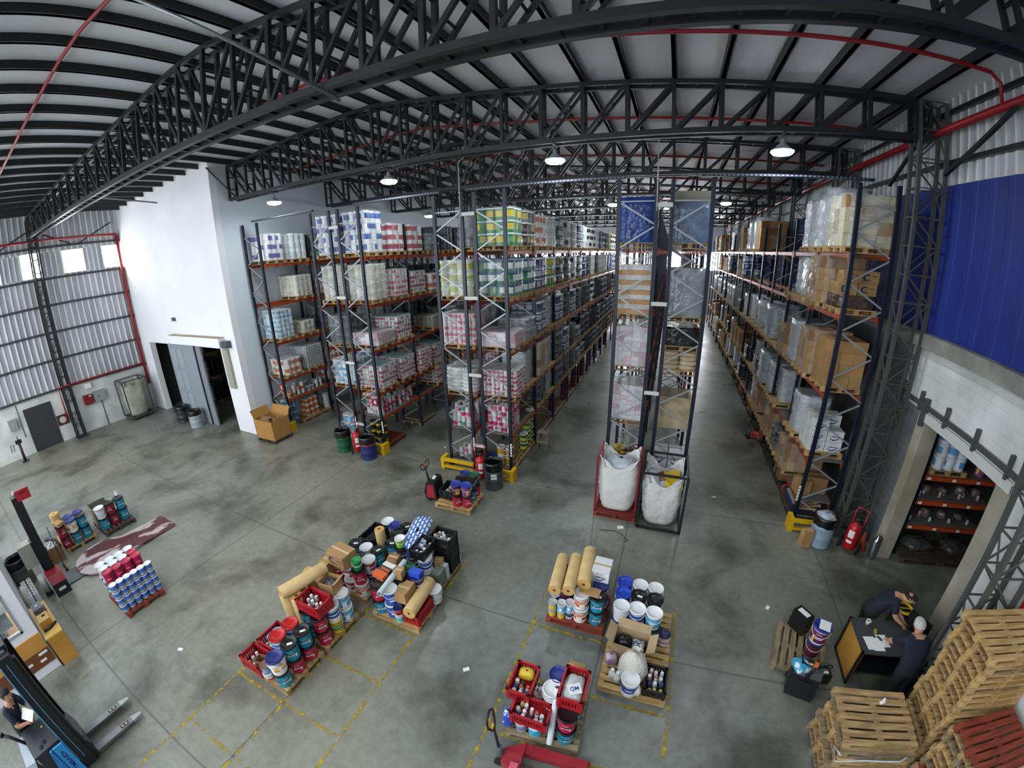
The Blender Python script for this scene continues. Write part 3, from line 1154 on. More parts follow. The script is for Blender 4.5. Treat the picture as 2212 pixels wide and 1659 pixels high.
def kind_mesh(kind, far):
    k = (kind, far)
    if k not in LMESH:
        fn = KINDS[kind][0]
        mb = MB()
        sx, sy, h = fn(mb, .144)
        if far:
            pmesh = pallet_mesh(M_wood)
            b = len(mb.v)
            mb.v += [tuple(v.co) for v in pmesh.vertices]
            for p in pmesh.polygons:
                mb.f.append(tuple(b + i for i in p.vertices)); mb.m.append(mb.mi(M_wood)); mb.sm.append(False)
            LMESH[k] = (mb.mesh('load_' + kind), None, h)
        else:
            w = MB()
            load_block(max(sx, sy * 1.0) * 1.0 + .03, sy + .03, h + .02, FILM_D if KINDS[kind][2] == 2 else FILM, len(kind), .012, 7)(w, .15)
            LMESH[k] = (mb.mesh('load_' + kind), w.mesh('film_' + kind), h)
    return LMESH[k]

LABELS = set()
def uniq(s):
    assert s not in LABELS, s
    LABELS.add(s)
    return s
NW = {'A': 'rack 3', 'B': 'far side of rack 4', 'C': 'rack 4', 'D': 'far side of middle rack', 'E': 'middle rack', 'F': 'bags rack left side', 'G': 'bags rack right side', 'H': 'blue-wall rack'}
LN = ['floor', 'lowest shelf', 'second shelf', 'third shelf', 'fourth shelf', 'top shelf']
def load(row, kind, slot, lev, z, x, far=None, rz=0, film=True, deep=None):
    """one loaded pallet: pallet, goods and film move together"""
    y = RY + .07 + (slot + .5) * BAY / 2 if deep is None else deep
    if far is None: far = slot >= 8
    body, fm, h = kind_mesh(kind, far)
    lab = uniq('%s, %s of %s, %s from front' % (KINDS[kind][1], LN[lev], NW[row], ORD[slot]))
    g = 'pallet loads of %s' % KINDS[kind][1]
    rz = rz or random.uniform(-.03, .03)
    if far:
        return tag(put('wrapped_pallet_load', body, None, (x, y, z), rz), lab, 'pallet load', g)
    t = thing('wrapped_pallet_load', lab, 'pallet load', (x, y, z), rz, g)
    put('goods', body, t)
    put('pallet_base', pallet_mesh(random.choice((M_wood, M_wood_y))), t)
    if film and KINDS[kind][2]:
        put('stretch_film', fm, t)
    return t

def fill(row, x, zs, table):
    for lev, kinds in table.items():
        z = zs[lev]
        for s, k in enumerate(kinds):
            if k:
                load(row, k, s, lev, z, x)
zA = [0] + [z + .014 for z in LV['A']]
zB = [0] + [z + .014 for z in LV['BC']]
zD = [0] + [z + .014 for z in LV['DE']]
zH = [0] + [z + .014 for z in LV['H']]
def many(pool, n, seed, head=()):
    r = random.Random(seed)
    o = list(head)
    while len(o) < n:
        o.append(r.choice(pool))
    return o
fill('A', -15.74, zA, {
    5: ['purple', 'mint', 'greenblue', 'bluewhite', 'redwhite', 'greylow', 'greylow', 'grey', 'graphite', 'grey', 'grey', 'graphite'],
    4: [None, 'cream', 'orange', 'creamtall', 'mint', 'orangetall', 'cream', 'greylow', 'grey', 'grey'],
    3: ['ltblue', 'creamlow', 'grey', 'graphite', 'greylow', 'cyan', 'grey', 'grey', 'navy', 'grey'],
    2: ['orange', 'silver', 'orange', 'whiteblack', 'greylow', 'pink', 'grey', 'graphite', 'grey', 'grey'],
    1: [None, None, 'orange', 'orange', 'cyan', 'pink', 'orange', 'orange', 'grey', 'grey']})
fill('B', -11.6, zB, {
    5: ['bluewhite', 'redwhite', 'greylow', 'grey', 'grey', 'graphite'],
    4: ['creamtall', 'cream', 'orangetall', 'grey', 'grey', 'grey'],
    3: ['grey', 'greylow', 'grey', 'graphite', 'grey', 'grey'],
    2: ['cyan', 'bluewhite', 'greylow', 'orange', 'grey', 'grey'],
    1: [None, 'orange', 'orange', 'orange', 'pink', 'pink']})
fill('C', -10.26, zB, {
    5: ['bluewhite', 'redwhite', 'redwhite', 'greylow', 'graphite', 'grey', 'graphite', 'graphite', 'grey', 'graphite', 'graphite', 'grey'],
    4: ['creamtall', 'pinktall', 'pinkteal', 'orange', 'greylow', 'greylow', 'grey', 'grey', 'graphite', 'grey', 'grey', 'grey'],
    3: ['palelow', 'pinkteal', None, 'tanlow', 'greylow', 'grey', 'pink', 'grey', 'grey', 'grey', 'grey'],
    2: ['pinkteal', 'pinkteal', 'pink', 'pinkteal', 'greylow', 'pink', 'pink', 'pink', 'grey', 'grey'],
    1: [None, None, None, 'pinkteal', 'pinkteal', 'pink', 'pink', 'pink', 'pink', 'pink']})
fill('D', -6.32, zD, {
    5: [None, 'graphite', 'graphite', 'grey', 'grey', 'graphite'],
    4: ['lime', 'lime', 'green', 'grey', 'graphite', 'grey'],
    3: ['pinktall', 'tanlow', 'grey', 'greylow', 'grey', 'grey'],
    2: ['sacks', 'sackslow', 'pink', 'pink', 'grey', 'grey'],
    1: [None, 'pink', 'pink', 'pink', 'grey', 'grey']})
fill('E', -4.96, zD, {
    5: ['green', 'brown', 'orangetall', 'mint', 'greenblue', 'whiteblack', 'mint', 'navy'] + many(['whiteblack', 'mint', 'navy', 'grey', 'whiteblack', 'green'], 22, 3)[:14],
    4: ['greenblue', 'greenblue', 'navy', 'green', 'brown', 'grey', 'whiteblack', 'greenblue'] + many(['blue', 'whiteblack', 'grey', 'whiteblack', 'navy', 'mint'], 22, 5)[:14],
    3: ['palelow', 'greylow', 'navy', 'whitefilm', 'navy', 'graphite', 'navy', 'graphite'] + many(['navy', 'graphite', 'grey', 'whiteblack', 'greylow'], 22, 8)[:14],
    2: ['pink', 'whitefilm', 'creambox', 'whitefilm', 'grey', 'navy', 'graphite'] + many(['navy', 'graphite', 'grey', 'greylow'], 22, 9)[:14],
    1: [None, None, 'graphite', 'whitefilm', 'grey', 'graphite'] + many(['graphite', 'grey', 'brown', 'greylow'], 22, 10)[:14]})
fill('H', 4.56, zH, {
    5: ['creambox', 'tallfilm', 'tallfilm', None, None, None, None, None, 'krafttall', 'tallfilm', 'tallfilm'] + many([None, 'whitefilm', 'krafttall', None], 14, 4)[:14],
    4: [None, 'krafttall', 'whitefilm', 'slim', None, None, None, None, None, None] + many([None, None, 'kraft', 'navy'], 12, 6)[:12],
    3: [None, 'krafttall', 'greyfilm', 'kraft', 'slim', 'greyfilm', 'slim', 'whitefilm', 'slim', 'slim', 'whitefilm'] + many(['whitefilm', 'slim', 'darkfilm', 'greyfilm'], 14, 7)[:14],
    2: [None, 'whitefilm', None, 'slim', 'whitefilm', 'greyfilm', 'darkfilm', 'slim'] + many(['slim', 'whitefilm', 'kraft', None, 'darkfilm'], 16, 17)[:16],
    1: [None, 'kraft', 'darkfilm', 'kraft', 'slim', 'kraft'] + many(['kraft', 'whitefilm', 'darkfilm', None], 16, 21)[:16]})
# ================================================================ SMALL GOODS
def facing(x, y):
    return atan2(-y, -x)
PB = {}
def pail_parts(kind):
    if kind in PB:
        return PB[kind]
    k = PK[kind]
    r, h = k['r'], k['h']
    n = 24
    body, lab = P(k['body']), P(k.get('label', k['body']))
    a, b = k.get('band', (.2, .8))
    half = k.get('span', 7)
    stripe = P(k['stripe']) if 'stripe' in k else None
    prof = [(r * .88, 0), (r * .9, .012), (r * .905, h * a), (r * .935, h * (a + (b - a) * .35)), (r * .95, h * b), (r * .96, h * .85), (r * 1.0, h * .855), (r * 1.0, h * .9), (r * .97, h * .91)]
    def mf(ring, seg):
        d = min(seg, n - seg - 1)
        if ring in (2, 3) and d < half:
            return stripe if (stripe and ring == 2) else lab
        return body
    mb = MB()
    mb.lathe(prof, None, n, (0, 0, 0), mf, cap1=False)
    me = mb.mesh('pail_' + kind)
    lid = MB()
    lc = P(k['lid'])
    lid.lathe([(r * 1.02, h * .9), (r * 1.07, h * .905), (r * 1.07, h * .985), (r * 1.03, h), (r * .97, h), (r * .94, h * .975), (r * .3, h * .972)], lc, n, cap0=True)
    lm = lid.mesh('lid')
    hd = MB()
    pts = []
    for i in range(13):
        t = pi * i / 12
        pts.append((r * 1.03 * sin(t) * .9 + r * .1, r * 1.05 * cos(t), h * .8 - sin(t) * h * .28))
    hd.tube(pts, .005, P(k.get('hand', '#e8e8e8')), 5)
    hm = hd.mesh('handle')
    tm = None
    if 'text' in k:
        tm = []
        for (s, size, zz, colr) in k['text']:
            tb = MB()
            cyl_text(tb, s, size, r * .955 + .004, h * zz, 0, P(colr))
            tm.append(tb.mesh('lettering'))
    pt = None
    if 'patch' in k:
        pt = []
        for (a0, a1, z0, z1, colr) in k['patch']:
            q = MB()
            rr = r * .95 + .003
            m = 5
            for i in range(m):
                u0, u1 = a0 + (a1 - a0) * i / m, a0 + (a1 - a0) * (i + 1) / m
                q.face([(rr * cos(u0), rr * sin(u0), z0 * h), (rr * cos(u1), rr * sin(u1), z0 * h), (rr * cos(u1), rr * sin(u1), z1 * h), (rr * cos(u0), rr * sin(u0), z1 * h)], P(colr))
            pt.append(q.mesh('label_patch'))
    PB[kind] = (me, lm, hm, tm, pt)
    return PB[kind]

TEAL, CRIM = '#1f8aa5', '#b81f42'
PV = [('pival', .075, .46, '#f0f0f0'), ('pinturas', .03, .64, '#dfe9ec')]
PK = {
    'teal': dict(r=.15, h=.37, body=TEAL, lid='#0f1012', text=PV, hand='#1a1a1a', patch=[(.5, .72, .3, .5, '#e8e8e8')]),
    'crimson': dict(r=.15, h=.37, body=CRIM, lid='#0f1012', text=PV, hand='#1a1a1a', patch=[(.45, .62, .25, .42, '#e8e8e8')]),
    'darkred': dict(r=.15, h=.37, body='#8e1f2f', lid='#17181a', text=PV, hand='#1a1a1a'),
    'navywhite': dict(r=.155, h=.38, body='#e9e9e9', lid='#222b6e', label='#eceaea', hand='#f0f0f0', patch=[(-.75, -.2, .3, .62, '#dd9a2b'), (.2, .75, .35, .62, '#dd9a2b'), (-.1, .5, .66, .7, '#a83244')], text=[('LATEX', .04, .78, '#7a2233')]),
    'redlid': dict(r=.155, h=.37, body='#dfe5ea', lid='#b3151a', label='#2c5fae', band=(.25, .7), hand='#eeeeee', text=[('LATEX', .05, .45, '#ffffff')]),
    'white': dict(r=.15, h=.36, body='#e4e6e6', lid='#dfe3e3', label='#cfd6da', span=5),
    'whitecyan': dict(r=.15, h=.37, body='#e9ecec', lid='#eef0f0', label='#44a9d4', band=(.15, .78), span=5, patch=[(-.35, .3, .2, .55, '#eef3f4')], text=[('ACRILICO', .032, .62, '#ffffff')]),
    'whiteblue': dict(r=.155, h=.37, body='#e6e8ea', lid='#e6eaea', label='#28509c', band=(.3, .75), span=7, text=[('Latex', .06, .55, '#ffffff')]),
    'bluewhite': dict(r=.15, h=.37, body='#2b55b4', lid='#e3e7e6', label='#2b55b4', text=[('LATEX', .05, .6, '#f2f2f2')], patch=[(-.5, .5, .3, .42, '#dfe6ee')]),
    'bluecap': dict(r=.15, h=.36, body='#2246b8', lid='#1f3fb4', label='#2246b8'),
    'blackblack': dict(r=.15, h=.37, body='#26282b', lid='#101113', label='#3a3d42'),
    'navylid': dict(r=.15, h=.37, body='#dcdfe3', lid='#25307e', label='#3b2f58', text=[('Latex', .05, .5, '#e6e0ea')]),
    'orangewhite': dict(r=.15, h=.37, body='#eceae6', lid='#eceded', label='#d2602d', band=(.25, .7), span=6, text=[('SELLADOR', .035, .62, '#ffffff')], patch=[(-.4, .4, .28, .5, '#efe9e2')]),
    'redwhite': dict(r=.15, h=.36, body='#e4e2e0', lid='#e3e6e6', label='#a61f2f', band=(.3, .8), span=5, patch=[(-.9, -.1, .3, .7, '#e6e3e0')], text=[('ROJO', .04, .6, '#f0f0f0')]),
    'yellow': dict(r=.135, h=.36, body='#d9b91e', lid='#e7d35a', label='#2e7a3e', band=(.3, .65), span=4),
    'purple': dict(r=.165, h=.4, body='#e9e9ea', lid='#27358f', label='#6b2356', band=(.12, .8), span=8, text=[('Latex', .085, .45, '#f2e6ee'), ('LATEX', .04, .68, '#e8d6e2')], patch=[(-.75, -.42, .14, .5, '#d8b13a')]),
    'plum': dict(r=.155, h=.37, body='#4b2030', lid='#2a3274', label='#5c2638', text=[('Latex', .05, .5, '#c9b5be')]),
    'plumyellow': dict(r=.15, h=.37, body='#4a2530', lid='#2b3f9c', label='#5a2a3a', patch=[(-.4, .5, .2, .42, '#cdb43a')], text=[('LATEX', .04, .62, '#e3dada')]),
    'magenta': dict(r=.15, h=.37, body='#8a4a80', lid='#2b3f9c', label='#8a4a80', patch=[(-.4, .1, .2, .6, '#d9c04a')]),
    'limewhite': dict(r=.115, h=.25, body='#6aa636', lid='#e9ecea', label='#7db53c'),
    'greencap': dict(r=.11, h=.26, body='#1c7a3a', lid='#1f8a43', label='#1c7a3a', text=[('sintetico', .035, .5, '#e6efe8')]),
    'greenlid': dict(r=.15, h=.37, body='#1d3b2a', lid='#1f5a35', label='#24442f'),
    'smallblue': dict(r=.088, h=.2, body='#3a6fc4', lid='#e6e8e8', label='#3a6fc4', band=(.12, .8), span=9, stripe='#b3ad8a'),
    'hotred': dict(r=.15, h=.33, body='#c01c4a', lid='#b01b43', label='#b81c48', text=[('Latex', .045, .5, '#f0d8e0')]),
    'hotwhite': dict(r=.15, h=.33, body='#dfe3e4', lid='#dde3e3', label='#c9d4d8'),
    'canyellow': dict(r=.085, h=.19, body='#c9c4a4', lid='#b9bbb6', label='#d6c32b', band=(.1, .6), span=12),
    'canblue': dict(r=.095, h=.22, body='#dfe6e9', lid='#cfd3d3', label='#4fb2dc', band=(.1, .7), span=9, patch=[(-.3, .35, .25, .6, '#eef2f3')]),
    'cannavy': dict(r=.095, h=.2, body='#cdd3da', lid='#c3c8cb', label='#2a4674', band=(.3, .8), span=10),
    'smallnavy': dict(r=.11, h=.28, body='#e6e6ea', lid='#1d2450', label='#d8692a', band=(.3, .6), span=12, stripe='#3345a0'),
    'potwhite': dict(r=.1, h=.19, body='#e6e5e3', lid='#e2e4e4', label='#c8432e', span=4, band=(.1, .5)),
    'rusty': dict(r=.09, h=.2, body='#6f87a6', lid='#7a5a4c', label='#8a9fb8'),
    'aqua': dict(r=.09, h=.2, body='#d9e4e0', lid='#d5dedc', label='#57c0ae', span=9),
    'redwhitetin': dict(r=.09, h=.2, body='#e4e2e2', lid='#20285a', label='#c03a32', span=7, patch=[(-.2, .3, .3, .6, '#1d2030')]),
    'lilac': dict(r=.1, h=.24, body='#c9c9de', lid='#d6d9de', label='#7c80b6', span=9, band=(.2, .6)),
    'cyanbase': dict(r=.12, h=.28, body='#e4ebee', lid='#e4ebee', label='#39b2dc', span=8, band=(.1, .75)),
    'greenyellow': dict(r=.145, h=.34, body='#2c7a42', lid='#e6e8e8', label='#cdbb33', span=9, band=(.2, .55)),
    'yellowwhite': dict(r=.14, h=.34, body='#e6e3dc', lid='#dfe0e0', label='#d29a2a', span=9),
    'darktin': dict(r=.12, h=.3, body='#1f2022', lid='#2a2b2d', label='#c2a32c', span=6, band=(.4, .75)),
    'green': dict(r=.14, h=.3, body='#2a8a34', lid='#cfd8cf', label='#55b13c', span=9),
    'ltorange': dict(r=.13, h=.28, body='#e6e0da', lid='#ececea', label='#d4703a', span=7),
    'bluegrey': dict(r=.13, h=.28, body='#9fb7c4', lid='#dfe6e8', label='#4f86a8', span=8),
}
def pail(kind, x, y, z, label, rz=None, group='paint pails', sticker=False, handle=True):
    me, lm, hm, tm, pt = pail_parts(kind)
    o = put('paint_pail', me, None, (x, y, z), (facing(x, y) + random.uniform(-.35, .35)) if rz is None else rz)
    tag(o, uniq(label), 'pail', group)
    put('lid', lm, o)
    if handle: put('handle', hm, o)
    for q in tm or (): put('lettering', q, o)
    for q in pt or (): put('label_patch', q, o)
    if sticker:
        k = PK[kind]
        s = MB()
        s.cbox((.03, .02, k['h'] * .985), (.045, .1, .006), M_tagw)
        s.obj('sticker', o)
    return o
def H(kind): return PK[kind]['h']

def stack(x, y, z, items, where, sticker=False):
    """items: [(kind, words)] from the bottom up"""
    for i, (k, w) in enumerate(items):
        pail(k, x, y, z, w + ' ' + where, sticker=sticker and i == len(items) - 1)
        z += H(k) + .002
    return z

def crate(x0, x1, y0, y1, z, h, label, m=None, group='plastic crates'):
    m = m or mat('red_crate', '#a3141f', .4, 0, .08, 5)
    o = thing('crate', uniq(label), 'crate', ((x0 + x1) / 2, (y0 + y1) / 2, z), 0, group)
    hx, hy = (x1 - x0) / 2, (y1 - y0) / 2
    b = MB()
    b.box(-hx + .01, hx - .01, -hy + .01, hy - .01, 0, .012, m)
    b.obj('base', o)
    def wall(ax, s, name):
        w = MB()
        L = hy if ax == 'x' else hx
        def bb(a0, a1, t0, t1, z0, z1):
            if ax == 'x': w.box(s * hx - t1 if s > 0 else -hx + t0, s * hx - t0 if s > 0 else -hx + t1, a0, a1, z0, z1, m)
            else: w.box(a0, a1, s * hy - t1 if s > 0 else -hy + t0, s * hy - t0 if s > 0 else -hy + t1, z0, z1, m)
        bb(-L, L, 0, .014, 0, h * .3)
        bb(-L, L, -.012, .02, h * .86, h)
        bb(-L, L, 0, .014, h * .72, h * .86)
        n = max(4, int(L * 2 / .045))
        for i in range(n):
            a = -L + (i + .5) * 2 * L / n
            bb(a - .014, a + .014, 0, .012, h * .3, h * .72)
        bb(-L, -L + .05, -.008, .012, 0, h)
        bb(L - .05, L, -.008, .012, 0, h)
        w.obj('side', o)
    for s in (-1, 1):
        wall('x', s, 'side'); wall('y', s, 'side')
    return o
M_crate_k = mat('black_crate', '#151517', .45)

JM = {}
def jar(x, y, z, kind, label, rx=0.0, rz=0.0):
    """small tins, jars and spray cans"""
    col, cap, r, h = {'white': ('#d9dada', '#eceeee', .035, .12), 'silver': ('#a8abac', '#d6d8d8', .04, .12), 'navy': ('#30343c', '#1e2a66', .045, .1), 'dark': ('#2a2b2e', '#3c3e42', .035, .13), 'gold': ('#b3a45a', '#c8ba6a', .035, .09), 'red': ('#c9b6b8', '#c02a44', .03, .14), 'bottle': ('#cfd3d2', '#b9473a', .032, .15), 'spray': ('#c3c6c8', '#e6e6e6', .03, .2), 'rose': ('#b27a8c', '#e2d9da', .04, .14)}[kind]
    k = kind
    if k not in JM:
        b = MB()
        b.lathe([(r * .95, 0), (r, .01), (r, h * .72), (r * .8, h * .8)], P(col), 12)
        c = MB()
        c.lathe([(r * .86, h * .79), (r * .86, h * .98), (r * .78, h)], P(cap), 12)
        JM[k] = (b.mesh('jar_' + k), c.mesh('cap'))
    o = tag(put('jar', JM[k][0], None, (x, y, z), rz), uniq(label), 'jar', 'jars and tins in the crates')
    o.rotation_euler = (rx, 0, rz)
    put('cap', JM[k][1], o)
    return o
def jars(x0, x1, y0, y1, z, kinds, where, seed=1):
    r = random.Random(seed)
    n = len(kinds)
    nx = max(1, int(round(math.sqrt(n * (x1 - x0) / (y1 - y0)))))
    ny = -(-n // nx)
    for i, k in enumerate(kinds):
        a, b = i % nx, i // nx
        x = x0 + (a + .5) * (x1 - x0) / nx + r.uniform(-.012, .012)
        y = y0 + (b + .5) * (y1 - y0) / ny + r.uniform(-.012, .012)
        row = ['front', 'second', 'third', 'back', 'rear'][b] if ny > 1 else 'only'
        jar(x, y, z + r.uniform(0, .03), k, '%s jar %s, %s row, %s from its left' % ({'bottle': 'clear red-capped', 'spray': 'tall pale', 'gold': 'gold-lidded', 'silver': 'silver-lidded', 'white': 'white-lidded', 'navy': 'navy-lidded', 'dark': 'dark', 'red': 'red-capped', 'rose': 'rose'}[k], where, row, ORD[a]), r.uniform(-.12, .12), r.uniform(0, 6))

def carton(x, y, z, sx, sy, sz, label, rz=0.0, m=None, open_=False, tape=True, group='cartons', flaps=(1, 1, 1, 1), logo=None, face='-y', marks=True):
    m = m or M_kraft
    o = thing('carton', uniq(label), 'carton', (x, y, z), rz, group)
    b = MB()
    hx, hy = sx / 2, sy / 2
    if open_:
        t = .008
        b.box(-hx, hx, -hy, hy, 0, t, m)
        b.box(-hx, -hx + t, -hy, hy, t, sz, m); b.box(hx - t, hx, -hy, hy, t, sz, m)
        b.box(-hx + t, hx - t, -hy, -hy + t, t, sz, m); b.box(-hx + t, hx - t, hy - t, hy, t, sz, m)
    else:
        b.box(-hx, hx, -hy, hy, 0, sz, m)
    b.obj('body', o)
    if open_:
        fl_ = min(sx, sy) * .42
        specs = [((0, -hy, sz), (sx, 0), (0, -1)), ((hx, 0, sz), (0, sy), (1, 0)), ((0, hy, sz), (sx, 0), (0, 1)), ((-hx, 0, sz), (0, sy), (-1, 0))]
        for (c, ex, out), on in zip(specs, flaps):
            if not on: continue
            f = MB()
            e = Vector((ex[0], ex[1], 0)) / 2
            d = Vector((out[0] * .7, out[1] * .7, .5 if on == 1 else 1.4)).normalized() * fl_
            c = Vector(c)
            nn = Vector((0, 0, .006))
            f.hexa([c - e, c + e, c + e + d, c - e + d, c - e + nn, c + e + nn, c + e + d + nn, c - e + d + nn], m)
            f.obj('flap', o)
    elif tape:
        f = MB()
        f.box(-hx, hx, -.025, .025, sz, sz + .002, mat('parcel_tape', '#c2a777', .3))
        f.box(-hx - .001, -hx, -.025, .025, sz * .7, sz, mat('parcel_tape', '#c2a777', .3))
        f.obj('tape', o)
    if logo:
        f = MB()
        logo(f, hx, hy, sz)
        f.obj('logo_print', o)
    return o

M_paper = ramp_mat('kraft_paper', '#c2a36c', '#d3b783', 5, rough=.7, stretch=(1, 1, 1))
M_paper_end = mat('kraft_paper_end', '#c79f5c', .8, 0, .12, 40)
def roll(p, q, r, label, m=None, me=None, core=True, group='kraft paper rolls', name='paper_roll'):
    p, q = Vector(p), Vector(q)
    d = (q - p)
    L = d.length
    o = MB()
    o.lathe([(r * .97, 0), (r, .012), (r, L * .3), (r * 1.012, L * .3 + .002), (r, L - .012), (r * .97, L)], m or M_paper, 28, cap0=False, cap1=False)
    for z in (0, L):
        o.lathe([(r * .97, z), (.03, z)], me or M_paper_end, 28, cap0=False, cap1=False)
    ob = o.obj(name, None, p)
    ob.rotation_mode = 'QUATERNION'
    ob.rotation_quaternion = Vector((0, 0, 1)).rotation_difference(d.normalized())
    tag(ob, uniq(label), 'roll', group)
    c = MB()
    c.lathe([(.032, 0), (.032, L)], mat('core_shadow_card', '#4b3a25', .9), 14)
    c.obj('core', ob)
    return ob

# ---------------------------------------------------------------- pallet 1 of the left group (nearest)
pallet(-5.95, 2.61, 'wooden pallet nearest the stacker truck, with two red-lidded pails')
stack(-5.53, 2.27, .144, [('teal', 'teal black-lidded pail under the big navy-lidded white pail'), ('navywhite', 'big white pail with navy lid and orange fruit patches')], 'on near-left pallet')
stack(-5.53, 2.61, .144, [('crimson', 'crimson pail under a teal one'), ('teal', 'teal pail, black stickered lid, in the middle')], 'of near-left pallet front row', True)
stack(-5.53, 2.93, .144, [('crimson', 'crimson pail under a teal one at back end'), ('teal', 'teal pail, black stickered lid, back end')], 'of near-left pallet', True)
stack(-5.86, 2.62, .144, [('blackblack', 'black pail under the nearer red-lidded pail'), ('redlid', 'nearer of the two red-lidded pails')], 'on near-left pallet')
stack(-5.86, 2.94, .144, [('teal', 'teal pail under the farther red-lidded pail'), ('redlid', 'farther of the two red-lidded pails')], 'on near-left pallet')
pail('potwhite', -5.86, 2.19, .144, 'small white pail with red label under a rusty tin, near-left pallet')
pail('rusty', -5.87, 2.19, .144 + H('potwhite') + .002, 'rusty-lidded blue tin on a small white pail, near-left pallet', handle=False)
crate(-6.55, -5.98, 2.09, 2.46, .144, .3, 'red crate of jars and a small box on near-left pallet')
jars(-6.5, -6.2, 2.13, 2.42, .16, ['gold', 'white', 'silver', 'bottle', 'white', 'dark'], 'in near-left red crate', 4)
carton(-6.1, 2.27, .16, .2, .16, .3, 'small open brown box standing in the near-left red crate', .3, M_kraft_d, True, flaps=(1, 1, 0, 0))
crate(-6.55, -6.05, 2.52, 3.06, .144, .3, 'red crate holding a cyan bag on near-left pallet')
def bag(x, y, z, sx, sy, sz, label, m, rz=0, name='bag', cat='bag', seed=1, amp=.1, group=None):
    """a soft filled bag: pillow with creases"""
    r = random.Random(seed)
    mb = MB()
    nu, nv = 16, 8
    for i in range(nv + 1):
        t = -pi / 2 + pi * i / nv
        for j in range(nu):
            u = 2 * pi * j / nu
            k = 1 / max(abs(cos(u)), abs(sin(u))) ** .6
            rr = (max(cos(t), .02) ** .5) * k * (1 + r.uniform(-amp, amp))
            mb.v.append((sx / 2 * rr * cos(u), sy / 2 * rr * sin(u), sz / 2 + sz / 2 * sin(t) * (1 + r.uniform(-amp, amp) * .4)))
    k = mb.mi(m)
    for i in range(nv):
        for j in range(nu):
            j2 = (j + 1) % nu
            mb.f.append((i * nu + j, i * nu + j2, (i + 1) * nu + j2, (i + 1) * nu + j)); mb.m.append(k); mb.sm.append(True)
    lo = min(v[2] for v in mb.v)
    mb.v = [(v[0], v[1], v[2] - lo) for v in mb.v]
    o = mb.obj(name, None, (x, y, z), rz)
    return tag(o, uniq(label), cat, group)
bag(-6.3, 2.84, .2, .34, .36, .28, 'cyan and white printed bag in the far red crate, near-left pallet', ramp_mat('cyan_bag', '#5fb9d6', '#dfe9ec', 4, .5, .56, .35))
jars(-6.5, -6.12, 2.56, 2.68, .16, ['white', 'silver', 'dark'], 'beside the cyan bag', 6)

# ---------------------------------------------------------------- pallet 2
pallet(-5.93, 3.66, 'wooden pallet with leaning kraft rolls and a raised red crate')
stack(-5.5, 3.33, .144, [('crimson', 'lower crimson pail under the raised red crate'), ('crimson', 'upper crimson pail under the raised red crate')], 'with kraft rolls behind')
stack(-5.82, 3.35, .144, [('teal', 'lower teal pail under the raised red crate'), ('teal', 'upper teal pail under the raised red crate')], 'beside kraft rolls')
stack(-5.47, 3.65, .144, [('yellow', 'yellow pail under a blue-labelled pail'), ('whiteblue', 'blue-labelled white pail on a yellow pail')], 'beside the raised crate')
stack(-5.5, 3.98, .144, [('whitecyan', 'lower sky-blue-labelled white pail'), ('whitecyan', 'upper sky-blue-labelled white pail')], 'behind the raised red crate')
stack(-5.83, 3.66, .144, [('blackblack', 'lower black pail hidden behind'), ('blackblack', 'upper black pail hidden behind')], 'the raised red crate')
stack(-5.82, 3.98, .144, [('blackblack', 'lower black pail under the open carton'), ('crimson', 'crimson pail under the open carton')], 'of tools')
crate(-5.96, -5.36, 3.26, 3.66, .89, .27, 'raised red crate of tins standing on crimson pails')
jars(-5.9, -5.42, 3.3, 3.62, .91, ['gold', 'white', 'dark', 'rose', 'silver', 'white', 'white', 'spray', 'white', 'silver'], 'in raised red crate', 9)
carton(-5.72, 3.97, .89, .34, .32, .28, 'open brown carton of metal parts behind the raised red crate', .15, None, True, flaps=(0, 1, 0, 1))
M_mess = mat('metal_bits', '#5b5c5e', .4, .5, .3, 12)
bag(-5.72, 3.97, .9, .24, .22, .22, 'pile of grey metal parts in the open carton', M_mess, 0, 'metal_parts', 'parts', 3, .3)
for (x, y, w) in ((-6.33, 3.32, 'nearest'), (-6.07, 3.38, 'second'), (-6.38, 4.0, 'rear'), (-6.38, 3.68, 'third')):
    roll((x, y, .144), (x, y, 1.1), .125, 'upright kraft paper roll, %s under the lying roll' % w)
roll((-6.27, 3.2, 1.23), (-5.98, 4.14, 1.23), .135, 'kraft paper roll lying across the upright rolls')

